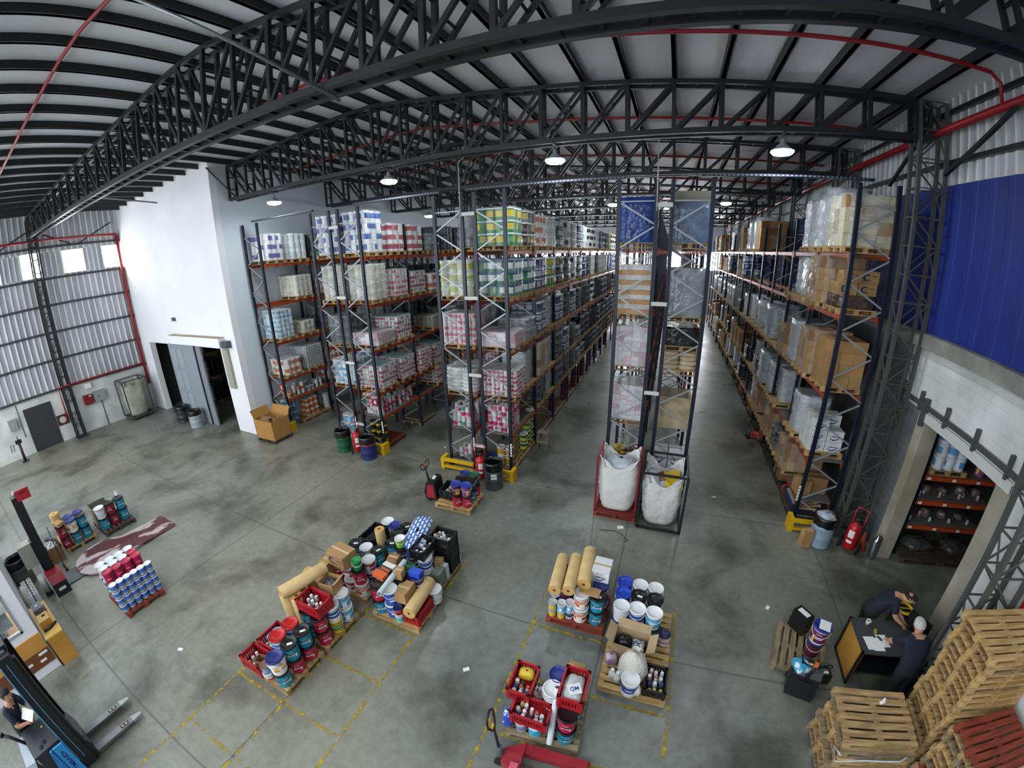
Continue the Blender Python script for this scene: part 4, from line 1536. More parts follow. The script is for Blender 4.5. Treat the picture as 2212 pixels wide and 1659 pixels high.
# ---------------------------------------------------------------- pallet 3
pallet(-6.05, 4.99, 'wooden pallet with a big printed carton and green-topped pail stack')
zt = stack(-5.62, 4.67, .144, [('orangewhite', 'orange-labelled white pail at the bottom of the green-topped stack'), ('crimson', 'crimson pail in the middle of the green-topped stack')], '')
pail('greencap', -5.62, 4.67, zt, 'small green pail topping the crimson pail stack')
stack(-5.93, 4.68, .144, [('redwhite', 'lower red-and-white pail under'), ('redwhite', 'upper red-and-white pail under')], 'the big printed carton')
stack(-6.24, 4.7, .144, [('darkred', 'lower dark red pail under'), ('darkred', 'upper dark red pail under')], 'the big printed carton')
def swirl(f, hx, hy, sz):
    mc = mat('print_navy', '#2a3350', .7)
    c = Vector((-hx * .35, -hy - .002, sz * .5))
    R = sz * .3
    n = 20
    for i in range(n):
        a0, a1 = radians(20) + 1.75 * pi * i / n, radians(20) + 1.75 * pi * (i + 1) / n
        w0, w1 = R * (.18 + .4 * sin(pi * i / n)), R * (.18 + .4 * sin(pi * (i + 1) / n))
        f.face([c + Vector((R * cos(a0), 0, R * sin(a0))), c + Vector(((R - w0) * cos(a0), 0, (R - w0) * sin(a0))), c + Vector(((R - w1) * cos(a1), 0, (R - w1) * sin(a1))), c + Vector((R * cos(a1), 0, R * sin(a1)))], mc)
    f.box(c.x + R, c.x + R * 1.25, -hy - .003, -hy, sz * .2, sz * .3, mc)
    flat_text(f, 'familia', sz * .16, (hx * .5, -hy - .003, sz * .62), (1, 0, 0), (0, 0, 1), mc)
carton(-6.07, 4.69, .89, .53, .4, .34, 'big carton printed with a dark swirl on red-and-white pails', -.08, logo=swirl)
stack(-5.63, 5.02, .144, [('navylid', 'navy-lidded pail under a white-lidded red pail'), ('redwhite', 'white-lidded red pail right of the green-topped stack')], '')
stack(-5.63, 5.33, .144, [('teal', 'lower teal pail behind the white-lidded red pail'), ('teal', 'teal pail, stickered black lid, behind the white-lidded red pail')], '', True)
stack(-5.96, 5.33, .144, [('white', 'lower plain white pail between two teal stacks'), ('white', 'upper plain white pail between two teal stacks')], '')
stack(-6.28, 5.32, .144, [('teal', 'lower teal pail behind the big printed carton'), ('teal', 'teal pail, stickered black lid, behind the printed carton')], '', True)
stack(-5.95, 5.0, .144, [('blackblack', 'lower black pail in the middle behind the printed carton'), ('blackblack', 'upper black pail in the middle behind the printed carton')], '')
carton(-6.5, 4.62, .144, .26, .34, .72, 'tall brown carton at the left edge beside dark red pails')
crate(-6.6, -6.3, 5.02, 5.2, .144, .7, 'tall dark crate behind the big printed carton', M_crate_k)

# ---------------------------------------------------------------- pallet 4
pallet(-4.54, 4.84, 'fresh wooden pallet with a kraft roll lying on a red crate', M_wood_y)
stack(-4.95, 4.48, .144, [('teal', 'teal pail under a crimson one'), ('crimson', 'crimson black-lidded pail')], 'at near corner beside blue pails')
stack(-4.64, 4.5, .144, [('bluewhite', 'lower blue pail next to'), ('bluewhite', 'white-lidded upper blue pail next to')], 'the crimson pail')
pail('aqua', -4.42, 4.39, .144, 'white and aqua tin at the front edge beside blue pails', handle=False)
pail('redwhitetin', -4.42, 4.39, .144 + .202, 'navy-lidded red and white tin on the aqua tin', handle=False)
crate(-4.32, -3.96, 4.4, 4.98, .144, .3, 'red crate under the lying kraft roll')
roll((-4.09, 4.32, .585), (-4.17, 5.24, .585), .14, 'kraft paper roll lying along the red crate')
carton(-4.4, 4.66, .6, .28, .4, .26, 'long brown carton between blue pails and the kraft roll', .05)
stack(-4.42, 4.68, .144, [('blackblack', 'black pail under the long brown carton')], 'and blue box')
carton(-4.62, 4.85, .89, .17, .2, .2, 'small brown carton beside the pale tube', .2)
stack(-4.62, 4.85, .144, [('navylid', 'navy-lidded lower pail'), ('blackblack', 'black upper pail')], 'under the small brown carton')
def adhesive(f, hx, hy, sz):
    f.box(-hx - .001, hx + .001, -hy - .001, -hy * .25, .004, sz + .001, mat('print_orange', '#d8622a', .6))
    f.box(-hx - .001, hx + .001, -hy * .25, hy * .4, .004, sz + .001, mat('print_charcoal', '#3b3c3f', .6))
    for k in range(4):
        f.box(-hx * .6 + k * .06, -hx * .6 + k * .06 + .04, -hy * .1, hy * .2, sz + .001, sz + .003, mat('print_orange', '#d8622a', .6))
carton(-5.0, 4.82, .89, .3, .44, .09, 'white orange and charcoal printed flat box left of the pale tube', -.1, mat('white_card', '#e2dfd8', .6), tape=False, logo=adhesive)
stack(-4.98, 4.8, .144, [('blackblack', 'lower black pail under'), ('crimson', 'upper crimson pail under')], 'the flat orange box')
roll((-4.66, 4.22, .99), (-4.73, 5.2, .99), .06, 'pale grey plastic-wrapped tube across the pails', mat('pale_film_roll', '#bfd0cf', .18), mat('film_end', '#9fb1b0', .4), group='film tubes', name='film_tube')
carton(-5.0, 5.16, .89, .24, .2, .16, 'small brown carton with black print behind the flat orange box', .1, M_kraft_d)
stack(-5.0, 5.16, .144, [('teal', 'lower teal pail under the black-printed carton'), ('teal', 'upper teal pail under the black-printed carton')], '')
stack(-4.63, 5.17, .144, [('greenlid', 'dark green-lidded lower pail'), ('greenlid', 'dark green-lidded upper pail')], 'right of the pale tube')
carton(-4.34, 5.03, .89, .26, .17, .12, 'bright blue box beside the dark green lid', .05, mat('blue_card', '#2a4fc4', .5), tape=False)
stack(-4.34, 5.04, .144, [('navylid', 'navy-lidded lower pail'), ('navylid', 'navy-lidded upper pail')], 'under the bright blue box')
pail('white', -4.02, 5.16, .144, 'white pail behind the kraft roll end at the pallet corner')

# ---------------------------------------------------------------- pallet 5 and its neighbour behind
pallet(-4.65, 5.93, 'wooden pallet at the back with black crates and a striped bag', M_wood_g)
pallet(-5.9, 5.98, 'wooden pallet at the back corner under black-lidded pails')
crate(-4.62, -4.08, 6.0, 6.4, .65, .45, 'upper black crate of spray cans at the back corner', M_crate_k)
crate(-4.62, -4.08, 6.0, 6.4, .144, .5, 'lower black crate at the back corner', M_crate_k)
bag(-4.35, 6.2, .75, .46, .32, .14, 'white crumpled filler paper in the upper black crate', mat('white_paper', '#dcdcda', .7), 0, 'paper_filler', 'paper', 5, .2)
jars(-4.56, -4.14, 6.04, 6.36, .88, ['spray', 'white', 'white', 'silver', 'bottle', 'white', 'spray', 'white', 'silver', 'white'], 'in upper black crate', 12)
crate(-4.76, -4.4, 5.42, 5.98, .89, .24, 'black crate of tools on white-and-blue pails', M_crate_k)
jars(-4.72, -4.44, 5.48, 5.92, .91, ['silver', 'white', 'dark', 'silver', 'white', 'dark', 'silver', 'white'], 'in tool crate', 15)
stack(-4.48, 5.58, .144, [('whiteblue', 'lower blue-labelled pail under the tool crate, right'), ('whiteblue', 'upper blue-labelled pail under the tool crate, right')], '')
stack(-4.8, 5.58, .144, [('navylid', 'lower navy-lidded pail under the tool crate'), ('navylid', 'upper navy-lidded pail under the tool crate')], '')
stack(-4.62, 5.88, .144, [('white', 'lower white pail under the back of tool crate'), ('white', 'upper white pail under the back of tool crate')], '')
carton(-4.3, 5.85, .42, .2, .18, .22, 'small brown carton with a hand hole below the black crates', .3)
carton(-4.3, 5.85, .144, .22, .24, .27, 'dark brown carton under the hand-hole carton', .1, M_kraft_d)
carton(-4.19, 5.6, .144, .22, .3, .42, 'grey-green shrink-wrapped pack at the right pallet edge', 0, mat('greygreen_pack', '#6f776d', .2, 0, .3, 14), tape=False)
carton(-4.16, 5.84, .144, .14, .12, .4, 'white paper-wrapped pack beside the grey-green pack', 0, mat('bluewhite_paper', '#c3cbd6', .7), tape=False)
for i, (x, y) in enumerate(((-4.12, 6.02 - .1), (-4.1, 6.42), (-4.2, 6.44))):
    if i: jar(x, y, .144, 'spray', 'tall white spray bottle at the pallet corner, %s' % ('outer' if i == 1 else 'inner'))
M_stripe = None
def stripe_mat():
    m = bpy.data.materials.new('blue_white_stripes')
    m.use_nodes = True
    nt = m.node_tree
    b = nt.nodes['Principled BSDF']
    b.inputs['Roughness'].default_value = .5
    tc = nt.nodes.new('ShaderNodeTexCoord')
    br = nt.nodes.new('ShaderNodeTexBrick')
    br.inputs['Color1'].default_value = lin('#e6e6e2') + (1,)
    br.inputs['Color2'].default_value = lin('#dcdcd6') + (1,)
    br.inputs['Mortar'].default_value = lin('#3367b4') + (1,)
    br.inputs['Scale'].default_value = 1.0
    br.inputs['Mortar Size'].default_value = .022
    br.inputs['Brick Width'].default_value = .15
    br.inputs['Row Height'].default_value = .085
    nt.links.new(tc.outputs['Object'], br.inputs['Vector'])
    nt.links.new(br.outputs['Color'], b.inputs['Base Color'])
    return m
sb = bag(-4.98, 6.12, .9, 1.0, .5, .22, 'blue and white striped bag lying across the pails', stripe_mat(), 1.75, seed=8, amp=.05)
sb.rotation_euler = (0, -.22, 1.75)
stack(-5.48, 5.68, .144, [('teal', 'lower teal pail at the near left of the back pallet'), ('teal', 'teal pail, stickered black lid, at front of back pallet')], '', True)
zt = stack(-5.18, 5.66, .144, [('teal', 'lower teal pail under the lime pail'), ('blackblack', 'black-lidded pail under the lime pail')], '')
pail('limewhite', -5.18, 5.66, zt, 'small lime green pail with white lid and handle')
stack(-5.55, 6.0, .144, [('blackblack', 'lower black pail behind the stickered teal pail'), ('blackblack', 'upper black pail behind the stickered teal pail')], '')
stack(-5.5, 6.32, .144, [('blackblack', 'lower black pail at the back edge'), ('blackblack', 'upper stickered black pail at the back edge')], '', True)
stack(-5.2, 6.0, .144, [('white', 'lower white pail under the striped bag'), ('white', 'upper white pail under the striped bag')], '')
stack(-5.2, 6.32, .144, [('white', 'lower white pail behind the striped bag'), ('white', 'upper white pail behind the striped bag')], '')
stack(-5.8, 6.25, .144, [('navylid', 'lower navy-lidded pail at the back left'), ('navylid', 'upper navy-lidded pail at the back left')], '')
roll((-5.84, 5.74, .144), (-5.84, 5.74, 1.12), .12, 'upright kraft roll with torn top among black-lidded pails')
crate(-6.4, -6.0, 5.56, 6.2, .144, .68, 'black crate left of the torn kraft roll', M_crate_k)
stack(-6.1, 6.34, .144, [('white', 'lower white pot behind the torn kraft roll'), ('white', 'upper white pot behind the torn kraft roll')], '')

# ---------------------------------------------------------------- red pallet in the middle (rolls and white carton)
pallet(-1.06, 6.1, 'red pallet with three kraft rolls lying on top', M_wood_r)
stack(-.66, 5.83, .144, [('teal', 'lower teal pail at the front right of the red pallet'), ('teal', 'upper teal pail at the front right of the red pallet')], '', True)
stack(-.98, 5.8, .144, [('orangewhite', 'lower orange-labelled white pail on red pallet'), ('orangewhite', 'upper orange-labelled white pail on red pallet')], '')
for (x, y, ks, w) in ((-1.55, 5.72, ['canyellow', 'canyellow'], 'front left'), (-1.36, 5.72, ['canyellow', 'canblue'], 'second'), (-1.2, 5.78, ['cannavy', 'canblue'], 'third'), (-1.55, 5.93, ['canyellow', 'cannavy'], 'back left')):
    z = .144
    for i, k in enumerate(ks):
        pail(k, x, y, z, '%s %s tin, %s column of small tins, red pallet' % (['lower', 'upper'][i], {'canyellow': 'yellow-labelled', 'canblue': 'sky-blue', 'cannavy': 'navy-labelled'}[k], w), handle=False)
        z += H(k) + .002
for (x, y, w) in ((-1.36, 6.0, 'front middle'), (-1.42, 6.33, 'back left'), (-1.05, 6.15, 'middle'), (-1.05, 6.45, 'back middle'), (-.66, 6.15, 'right'), (-.7, 6.45, 'back right')):
    stack(x, y, .144, [('plum', 'lower plum pail, %s, under the lying rolls' % w), ('plum', 'upper plum pail, %s, under the lying rolls' % w)], '')
roll((-1.48, 5.55, 1.03), (-1.56, 6.5, 1.03), .125, 'left kraft roll of three lying on the red pallet load')
roll((-1.22, 5.62, 1.03), (-1.29, 6.6, 1.03), .125, 'middle kraft roll of three lying on the red pallet load')
roll((-.97, 5.86, 1.05), (-1.04, 6.86, 1.05), .145, 'right and largest kraft roll of three on the red pallet load')
def para(f, hx, hy, sz):
    mc = mat('print_blue', '#2c4a96', .6)
    mk = mat('print_black', '#26272b', .7)
    flat_text(f, 'para Pintar', sz * .13, (0, -hy - .002, sz * .85), (1, 0, 0), (0, 0, 1), mk)
    flat_text(f, 'LEMARA', sz * .22, (0, -hy - .003, sz * .5), (1, 0, 0), (0, 0, 1), mk)
    n = 14
    for i in range(n):
        u0, u1 = -1 + 2 * i / n, -1 + 2 * (i + 1) / n
        g = lambda u: sz * (.44 - .22 * sin((u + 1) * pi * .62) - .02)
        w = lambda u: sz * .1 * (1 - u * u) + .002
        f.face([(hx * .8 * u0, -hy - .002, g(u0) - w(u0)), (hx * .8 * u1, -hy - .002, g(u1) - w(u1)), (hx * .8 * u1, -hy - .002, g(u1) + w(u1) * .3), (hx * .8 * u0, -hy - .002, g(u0) + w(u0) * .3)], mc)
M_wcard = mat('white_carton', '#dedfe0', .6, 0, .04, 4)
carton(-.7, 6.41, .89, .36, .46, .26, 'white carton with blue logo right of the kraft rolls', -.03, M_wcard, logo=para)
carton(-.83, 5.86, .89, .4, .2, .05, 'flat brown carton on the orange and teal pails', -.1, None, tape=False)

# ---------------------------------------------------------------- two pallets end to end (open carton, waste bag)
pallet(.25, 5.98, 'back of two end-to-end pallets, under white pails', M_wood_y)
pallet(.25, 4.95, 'front of two end-to-end pallets, with the full white bag', M_wood_y)
for (x, y, ks, w) in ((-.2, 6.4, ('bluecap', 'bluecap'), 'back left'), (-.19, 6.09, ('bluecap', 'bluecap'), 'second from back left'), (.11, 6.4, ('white', 'white'), 'back middle'), (.42, 6.4, ('white', 'white'), 'back right'), (.11, 6.09, ('teal', 'blackblack'), 'centre'), (.43, 6.09, ('teal', 'blackblack'), 'centre right'), (-.18, 5.74, ('navywhite', 'white'), 'front left'), (.12, 5.77, ('white', 'whiteblue'), 'front middle'), (.44, 5.75, ('teal', 'whitecyan'), 'front right')):
    cw = {'bluecap': 'all-blue pail', 'white': 'white pail', 'teal': 'teal pail', 'blackblack': 'black-lidded pail', 'navywhite': 'navy-lidded white pail', 'whiteblue': 'white pail with blue label', 'whitecyan': 'white pail with sky blue label'}
    stack(x, y, .144, [(ks[0], 'lower %s, %s' % (cw[ks[0]], w)), (ks[1], 'upper %s, %s' % (cw[ks[1]], w))], 'of the nine pail stacks', ks[1] == 'blackblack' and w == 'centre')
pail('smallnavy', .7, 5.7, .144, 'small navy-lidded pail with orange stripe right of the pail stacks')
carton(.1, 5.28, .144, .62, .42, .42, 'big open brown carton of black parts and packets', -.1, mat('pale_kraft', '#b39b78', .8, 0, .08, 5), True, flaps=(1, 1, 2, 1))
bag(-.03, 5.33, .2, .26, .26, .3, 'black moulded parts inside the big open carton', mat('black_parts', '#141416', .3), 0, 'plastic_parts', 'parts', 4, .15)
bag(.24, 5.25, .2, .24, .28, .32, 'blue white and yellow packets inside the big open carton', ramp_mat('packets', '#3a4f7a', '#d8d6c0', 9, .45, .55, .4), 0, 'packets', 'packets', 6, .25)
def sackbag():
    mb = MB()
    r = random.Random(3)
    n = 24
    prof = [(.16, 0), (.24, .04), (.265, .16), (.26, .3), (.235, .42), (.18, .53), (.1, .6), (.035, .64), (.03, .67), (.06, .72), (.075, .76)]
    for rr, z in prof:
        for j in range(n):
            t = 2 * pi * j / n
            a = 1 + r.uniform(-.05, .05) + .04 * sin(5 * t + z * 9)
            mb.v.append((rr * a * cos(t), rr * a * sin(t) * .92, z))
    m = mat('white_film_sack', '#d9d4ca', .3, 0, .06, 14, .5, 22)
    k = mb.mi(m)
    for i in range(len(prof) - 1):
        for j in range(n):
            j2 = (j + 1) % n
            mb.f.append((i * n + j, i * n + j2, (i + 1) * n + j2, (i + 1) * n + j)); mb.m.append(k); mb.sm.append(True)
    mb.f.append(tuple(reversed(range(n)))); mb.m.append(k); mb.sm.append(False)
    return mb
tag(sackbag().obj('waste_sack', None, (.2, 4.83, .144)), uniq('full white translucent sack tied at the top'), 'sack')
crate(.44, .82, 4.5, 5.02, .144, .2, 'black crate of gold-lidded jars beside the white sack', M_crate_k)
jars(.48, .78, 4.54, 4.98, .16, ['gold', 'gold', 'gold', 'navy', 'silver', 'navy', 'rose', 'bottle', 'silver', 'rose', 'white', 'white'], 'in jar crate', 22)
bag(-.2, 4.98, .144, .22, .2, .26, 'clear bag of mauve bottles left of the white sack', ramp_mat('mauve_bag', '#9a7a92', '#cbbcc6', 8, .45, .6, .15), .3)
for i, x in enumerate((-.13, -.03)):
    b = MB()
    b.lathe([(.055, 0), (.06, .02), (.06, .13), (.03, .17), (.03, .2)], M_white, 12)
    o = b.obj('bottle', None, (x, 4.7 - i * .04, .144))
    tag(o, uniq('small white jug %s the sack' % ('farther from' if i == 0 else 'touching')), 'bottle', 'white jugs')
    c = MB(); c.lathe([(.032, .195), (.032, .225)], P('#e6eef4'), 10); c.obj('cap', o)
    q = MB(); q.box(-.03, .03, -.062, -.058, .04, .1, P('#b9c9dc')); q.obj('label_patch', o)
pail('whiteblue', .2, 4.52, .144, 'white tub lettered in blue in front of the sack', handle=False)
bag(.33, 4.5, .144, .16, .16, .2, 'small clear bag of orange bits at the front edge', ramp_mat('orange_bits', '#d8d2ca', '#d59a55', 7, .55, .65, .15))
# ================================================================ PALLET ON THE RED HAND PALLET TRUCK
pallet(-1.0, 3.68, 'old grey pallet with three red crates beside the red pallet truck', M_wood_g, .07)
for (x, y, k, w) in ((-1.33, 3.32, 'lilac', 'lilac-labelled tub under the left front of'), (-1.1, 3.33, 'cyanbase', 'sky-blue tub under the front of'), (-1.0, 3.5, 'lilac', 'lilac-labelled tub under the back of')):
    pail(k, x, y, .15, w + ' the middle red crate', handle=False)
crate(-1.49, -.9, 3.22, 3.57, .435, .24, 'middle red crate of silver jars nearest the red pallet truck')
jars(-1.44, -.96, 3.26, 3.53, .45, ['navy', 'white', 'navy', 'silver', 'silver', 'silver', 'white', 'spray', 'bottle', 'silver', 'gold', 'white'], 'in middle red crate', 31)
for (x, y, k, w) in ((-1.5, 3.68, 'magenta', 'front'), (-1.46, 3.95, 'plum', 'back')):
    pail(k, x, y, .15, 'mauve pail under the %s of the left red crate' % w, handle=False)
crate(-1.66, -1.28, 3.52, 4.08, .525, .25, 'left red crate with a yellow packet on the old grey pallet')
jars(-1.62, -1.32, 3.56, 3.84, .54, ['silver', 'white', 'navy', 'navy', 'bottle', 'bottle', 'silver', 'dark'], 'in left red crate', 33)
bag(-1.47, 3.96, .54, .28, .18, .2, 'yellow packet with black print in the left red crate', ramp_mat('yellow_packet', '#d9b62c', '#e3c64a', 6, .3, .7, .4), .1)
stack(-.62, 3.4, .15, [('teal', 'teal pail under a crimson pail at the corner'), ('crimson', 'crimson pail under the right red crate')], 'of the old grey pallet')
stack(-.6, 3.82, .15, [('teal', 'lower teal pail behind the crimson pail'), ('blackblack', 'upper black pail behind the crimson pail')], 'of the old grey pallet')
crate(-.81, -.43, 3.45, 4.01, .9, .27, 'right red crate of clear plastic pouches on pails')
bag(-.62, 3.72, .92, .31, .48, .22, 'clear and white plastic pouches lettered QM filling the right red crate', ramp_mat('pouch_film', '#a9b0ae', '#d9dedc', 7, .3, .7, .2), 0, 'pouches', 'pouches', 5, .14)
pq = MB()
pq.cbox((-.6, 3.66, 1.145), (.2, .17, .006), M_tagw, .5)
flat_text(pq, 'QM', .09, (-.6, 3.66, 1.151), (cos(.5), sin(.5), 0), (-sin(.5), cos(.5), 0), mat('print_blue', '#2c4a96', .6))
tag(pq.obj('pouch_label'), uniq('white pouch lettered QM lying on top of the right red crate'), 'label')
stack(-.95, 3.72, .15, [('whiteblue', 'lower white pail between the red crates, front'), ('white', 'plain white-lidded pail between the red crates')], '')
stack(-.93, 3.99, .15, [('white', 'lower white pail between the red crates, back'), ('navylid', 'navy-lidded pail between the red crates')], '')
bag(-1.17, 3.78, .3, .26, .34, .3, 'clear pack printed HH with blue landscape between the crates', ramp_mat('hh_pack', '#6a5152', '#c9cdd0', 6, .5, .6, .2), .1)
hh = MB()
flat_text(hh, 'HH', .12, (-1.17, 3.8, .615), (1, 0, 0), (0, 1, 0), M_white)
tag(hh.obj('pack_lettering'), uniq('white HH letters on the clear pack between the crates'), 'lettering')
bag(-1.55, 3.3, .144, .16, .2, .42, 'blue printed bag standing at the left front corner of the old grey pallet', ramp_mat('blue_bag', '#2a4fb8', '#dfe4ec', 9, .52, .58, .35), .2)
roll((-.83, 3.22, .15), (-.87, 3.72, .95), .05, 'white film tube leaning in front of the right red crate', mat('white_film_roll', '#d5dade', .2), mat('film_end', '#9fb1b0', .4), group='film tubes', name='film_tube')
carton(-.68, 4.1, .87, .26, .18, .16, 'small buff carton with black writing behind the right red crate', -.1)
stack(-.7, 4.08, .15, [('white', 'lower white pail under the small buff carton'), ('white', 'upper white pail under the small buff carton')], '')

M_red = mat('truck_red', '#9c2530', .4, 0, .12, 5)
M_red_l = mat('faded_red', '#c9606c', .45, 0, .1, 4)
M_dk = mat('dark_machine', '#17181b', .4)
M_gun = mat('grey_machine', '#55585c', .4, .3)
M_rub = mat('rubber', '#141414', .8)
M_blue_m = mat('machine_blue', '#2f93d6', .35)

def hand_truck(x, y, rz, label, loop=1.3):
    t = thing('pallet_truck', uniq(label), 'pallet truck', (x, y, 0), rz, 'pallet trucks')
    for s, m in ((-1, M_red_l), (1, M_red)):
        f = MB()
        f.hexa([(.1, s * .19 - .08, .07), (1.15, s * .19 - .08, .05), (1.15, s * .19 + .08, .05), (.1, s * .19 + .08, .07), (.1, s * .19 - .08, .2), (1.1, s * .19 - .07, .16), (1.1, s * .19 + .07, .16), (.1, s * .19 + .08, .2)], m)
        f.obj('fork', t)
        w = MB()
        w.tube([(1.0, s * .19 - .05, .045), (1.0, s * .19 + .05, .045)], .045, M_rub, 12)
        w.obj('load_wheel', t)
    h = MB()
    h.hexa([(-.16, -.12, .1), (.14, -.27, .1), (.14, .27, .1), (-.16, .12, .1), (-.16, -.1, .24), (.14, -.25, .24), (.14, .25, .24), (-.16, .1, .24)], M_red)
    h.box(.0, .12, -.26, -.12, .24, .34, M_red_l)
    h.obj('head', t)
    p = MB()
    p.lathe([(.06, .05), (.06, .3), (.045, .32), (.045, .45)], M_gun, 14, (-.2, 0, 0))
    p.obj('pump', t)
    for s in (-1, 1):
        w = MB()
        w.tube([(-.2, s * .05, .08), (-.2, s * .1, .08)], .08, M_rub, 16)
        w.obj('steer_wheel', t)
    a = MB()
    tip = Vector((-.32, 0, loop))
    a.tube([(-.22, 0, .4), (-.27, 0, loop - .38)], .022, M_dk, 8)
    a.obj('tiller', t)
    lp_ = MB()
    c = Vector((-.3, 0, loop - .18))
    pts = []
    for i in range(21):
        u = 2 * pi * i / 20
        pts.append(c + Vector((-.03 * sin(u), .13 * cos(u) * (1 if sin(u) > 0 else .75), .2 * sin(u))))
    lp_.tube(pts, .018, M_dk, 8, False)
    lp_.obj('handle_loop', t)
    g = MB()
    g.cbox((-.285, 0, loop - .34), (.03, .06, .09), M_yel)
    g.obj('label_patch', t)
    return t
hand_truck(-1.27, 2.8, .08, 'red hand pallet truck with black loop handle in front of the three-crate pallet', 1.34)

def electric_truck(x, y, rz, label, red=True):
    t = thing('electric_pallet_truck', uniq(label), 'pallet truck', (x, y, 0), rz, 'pallet trucks')
    b = MB()
    prof = [(-.24, .08), (-.27, .3), (-.2, .62), (-.05, .74), (.1, .7), (.16, .08)]
    hw = .24
    for (xa, za), (xb, zb) in zip(prof, prof[1:]):
        b.face([(xa, hw, za), (xa, -hw, za), (xb, -hw, zb), (xb, hw, zb)], M_dk)
    for s in (-1, 1):
        pts = [(x_, s * hw, z_) for x_, z_ in prof]
        b.face(pts if s < 0 else pts[::-1], M_dk)
    b.obj('cover', t)
    c = MB()
    mcol = M_red if red else M_dk
    for s in (-1, 1):
        c.hexa([(-.2, s * hw - .01, .15), (.1, s * hw - .01, .15), (.1, s * hw + .02, .15), (-.2, s * hw + .02, .15), (-.14, s * hw - .01, .6), (.06, s * hw - .01, .6), (.06, s * hw + .02, .6), (-.14, s * hw + .02, .6)], mcol)
    c.hexa([(-.29, -.14, .2), (-.27, -.14, .2), (-.27, .14, .2), (-.29, .14, .2), (-.25, -.12, .55), (-.22, -.12, .55), (-.22, .12, .55), (-.25, .12, .55)], mcol)
    c.obj('side_panel', t)
    for s in (-1, 1):
        f = MB()
        f.hexa([(.14, s * .18 - .08, .06), (1.25, s * .18 - .07, .05), (1.25, s * .18 + .07, .05), (.14, s * .18 + .08, .06), (.14, s * .18 - .08, .12), (1.25, s * .18 - .06, .1), (1.25, s * .18 + .06, .1), (.14, s * .18 + .08, .12)], M_dk)
        f.obj('fork', t)
    a = MB()
    a.tube([(-.2, 0, .5), (-.3, 0, 1.05)], .03, M_dk, 8)
    a.obj('tiller', t)
    for s in (-1, 1):
        h = MB()
        pts = [Vector((-.3, s * .02, 1.06)) + Vector((-.02 * sin(u), s * (.11 - .11 * cos(u)), .1 * sin(u) + .05 * (1 - cos(u)) )) for u in [2 * pi * i / 14 for i in range(15)]]
        h.tube(pts, .016, M_dk, 7, False)
        h.obj('handle_loop', t)
    k = MB()
    k.cbox((-.3, 0, 1.1), (.05, .07, .09), mat('control_orange', '#c9622a', .5))
    k.obj('control_head', t)
    q = MB()
    q.cbox((-.02, 0, .735), (.1, .2, .012), M_tagw, .2)
    q.obj('sticker', t)
    for s in (-1, 1):
        w = MB()
        w.tube([(-.12, s * .16, .08), (-.12, s * .22, .08)], .08, M_rub, 14)
        w.obj('wheel', t)
    return t
et = electric_truck(-6.2, 8.75, .05, 'red and black electric pallet truck carrying the lone pallet')
pallet(-5.4, 8.8, 'wooden pallet on the electric truck near the NYLON drum', M_wood_y)
crate(-6.0, -5.55, 8.6, 9.15, .144, .3, 'black crate of white bottles on the electric truck pallet', M_crate_k)
jars(-5.95, -5.6, 8.65, 9.1, .16, ['white', 'spray', 'white', 'silver', 'white', 'white', 'silver', 'white'], 'in black crate at electric truck', 41)
for (x, y, ks, w) in ((-5.3, 8.5, ('crimson', 'plumyellow'), 'front left'), (-5.0, 8.55, ('crimson', 'magenta'), 'front right'), (-5.32, 8.83, ('blackblack', 'teal'), 'middle left'), (-5.02, 8.88, ('teal', 'blackblack'), 'middle right'), (-5.34, 9.14, ('blackblack', 'navylid'), 'back left'), (-5.04, 9.17, ('crimson', 'greenlid'), 'back right')):
    nm = {'crimson': 'crimson', 'plumyellow': 'plum and yellow blue-lidded', 'magenta': 'mauve blue-lidded', 'blackblack': 'black', 'teal': 'teal', 'navylid': 'navy-lidded', 'greenlid': 'green-lidded'}
    stack(x, y, .144, [(ks[0], 'lower %s pail, %s of the six stacks' % (nm[ks[0]], w)), (ks[1], 'upper %s pail, %s of the six stacks' % (nm[ks[1]], w))], 'on electric truck pallet')

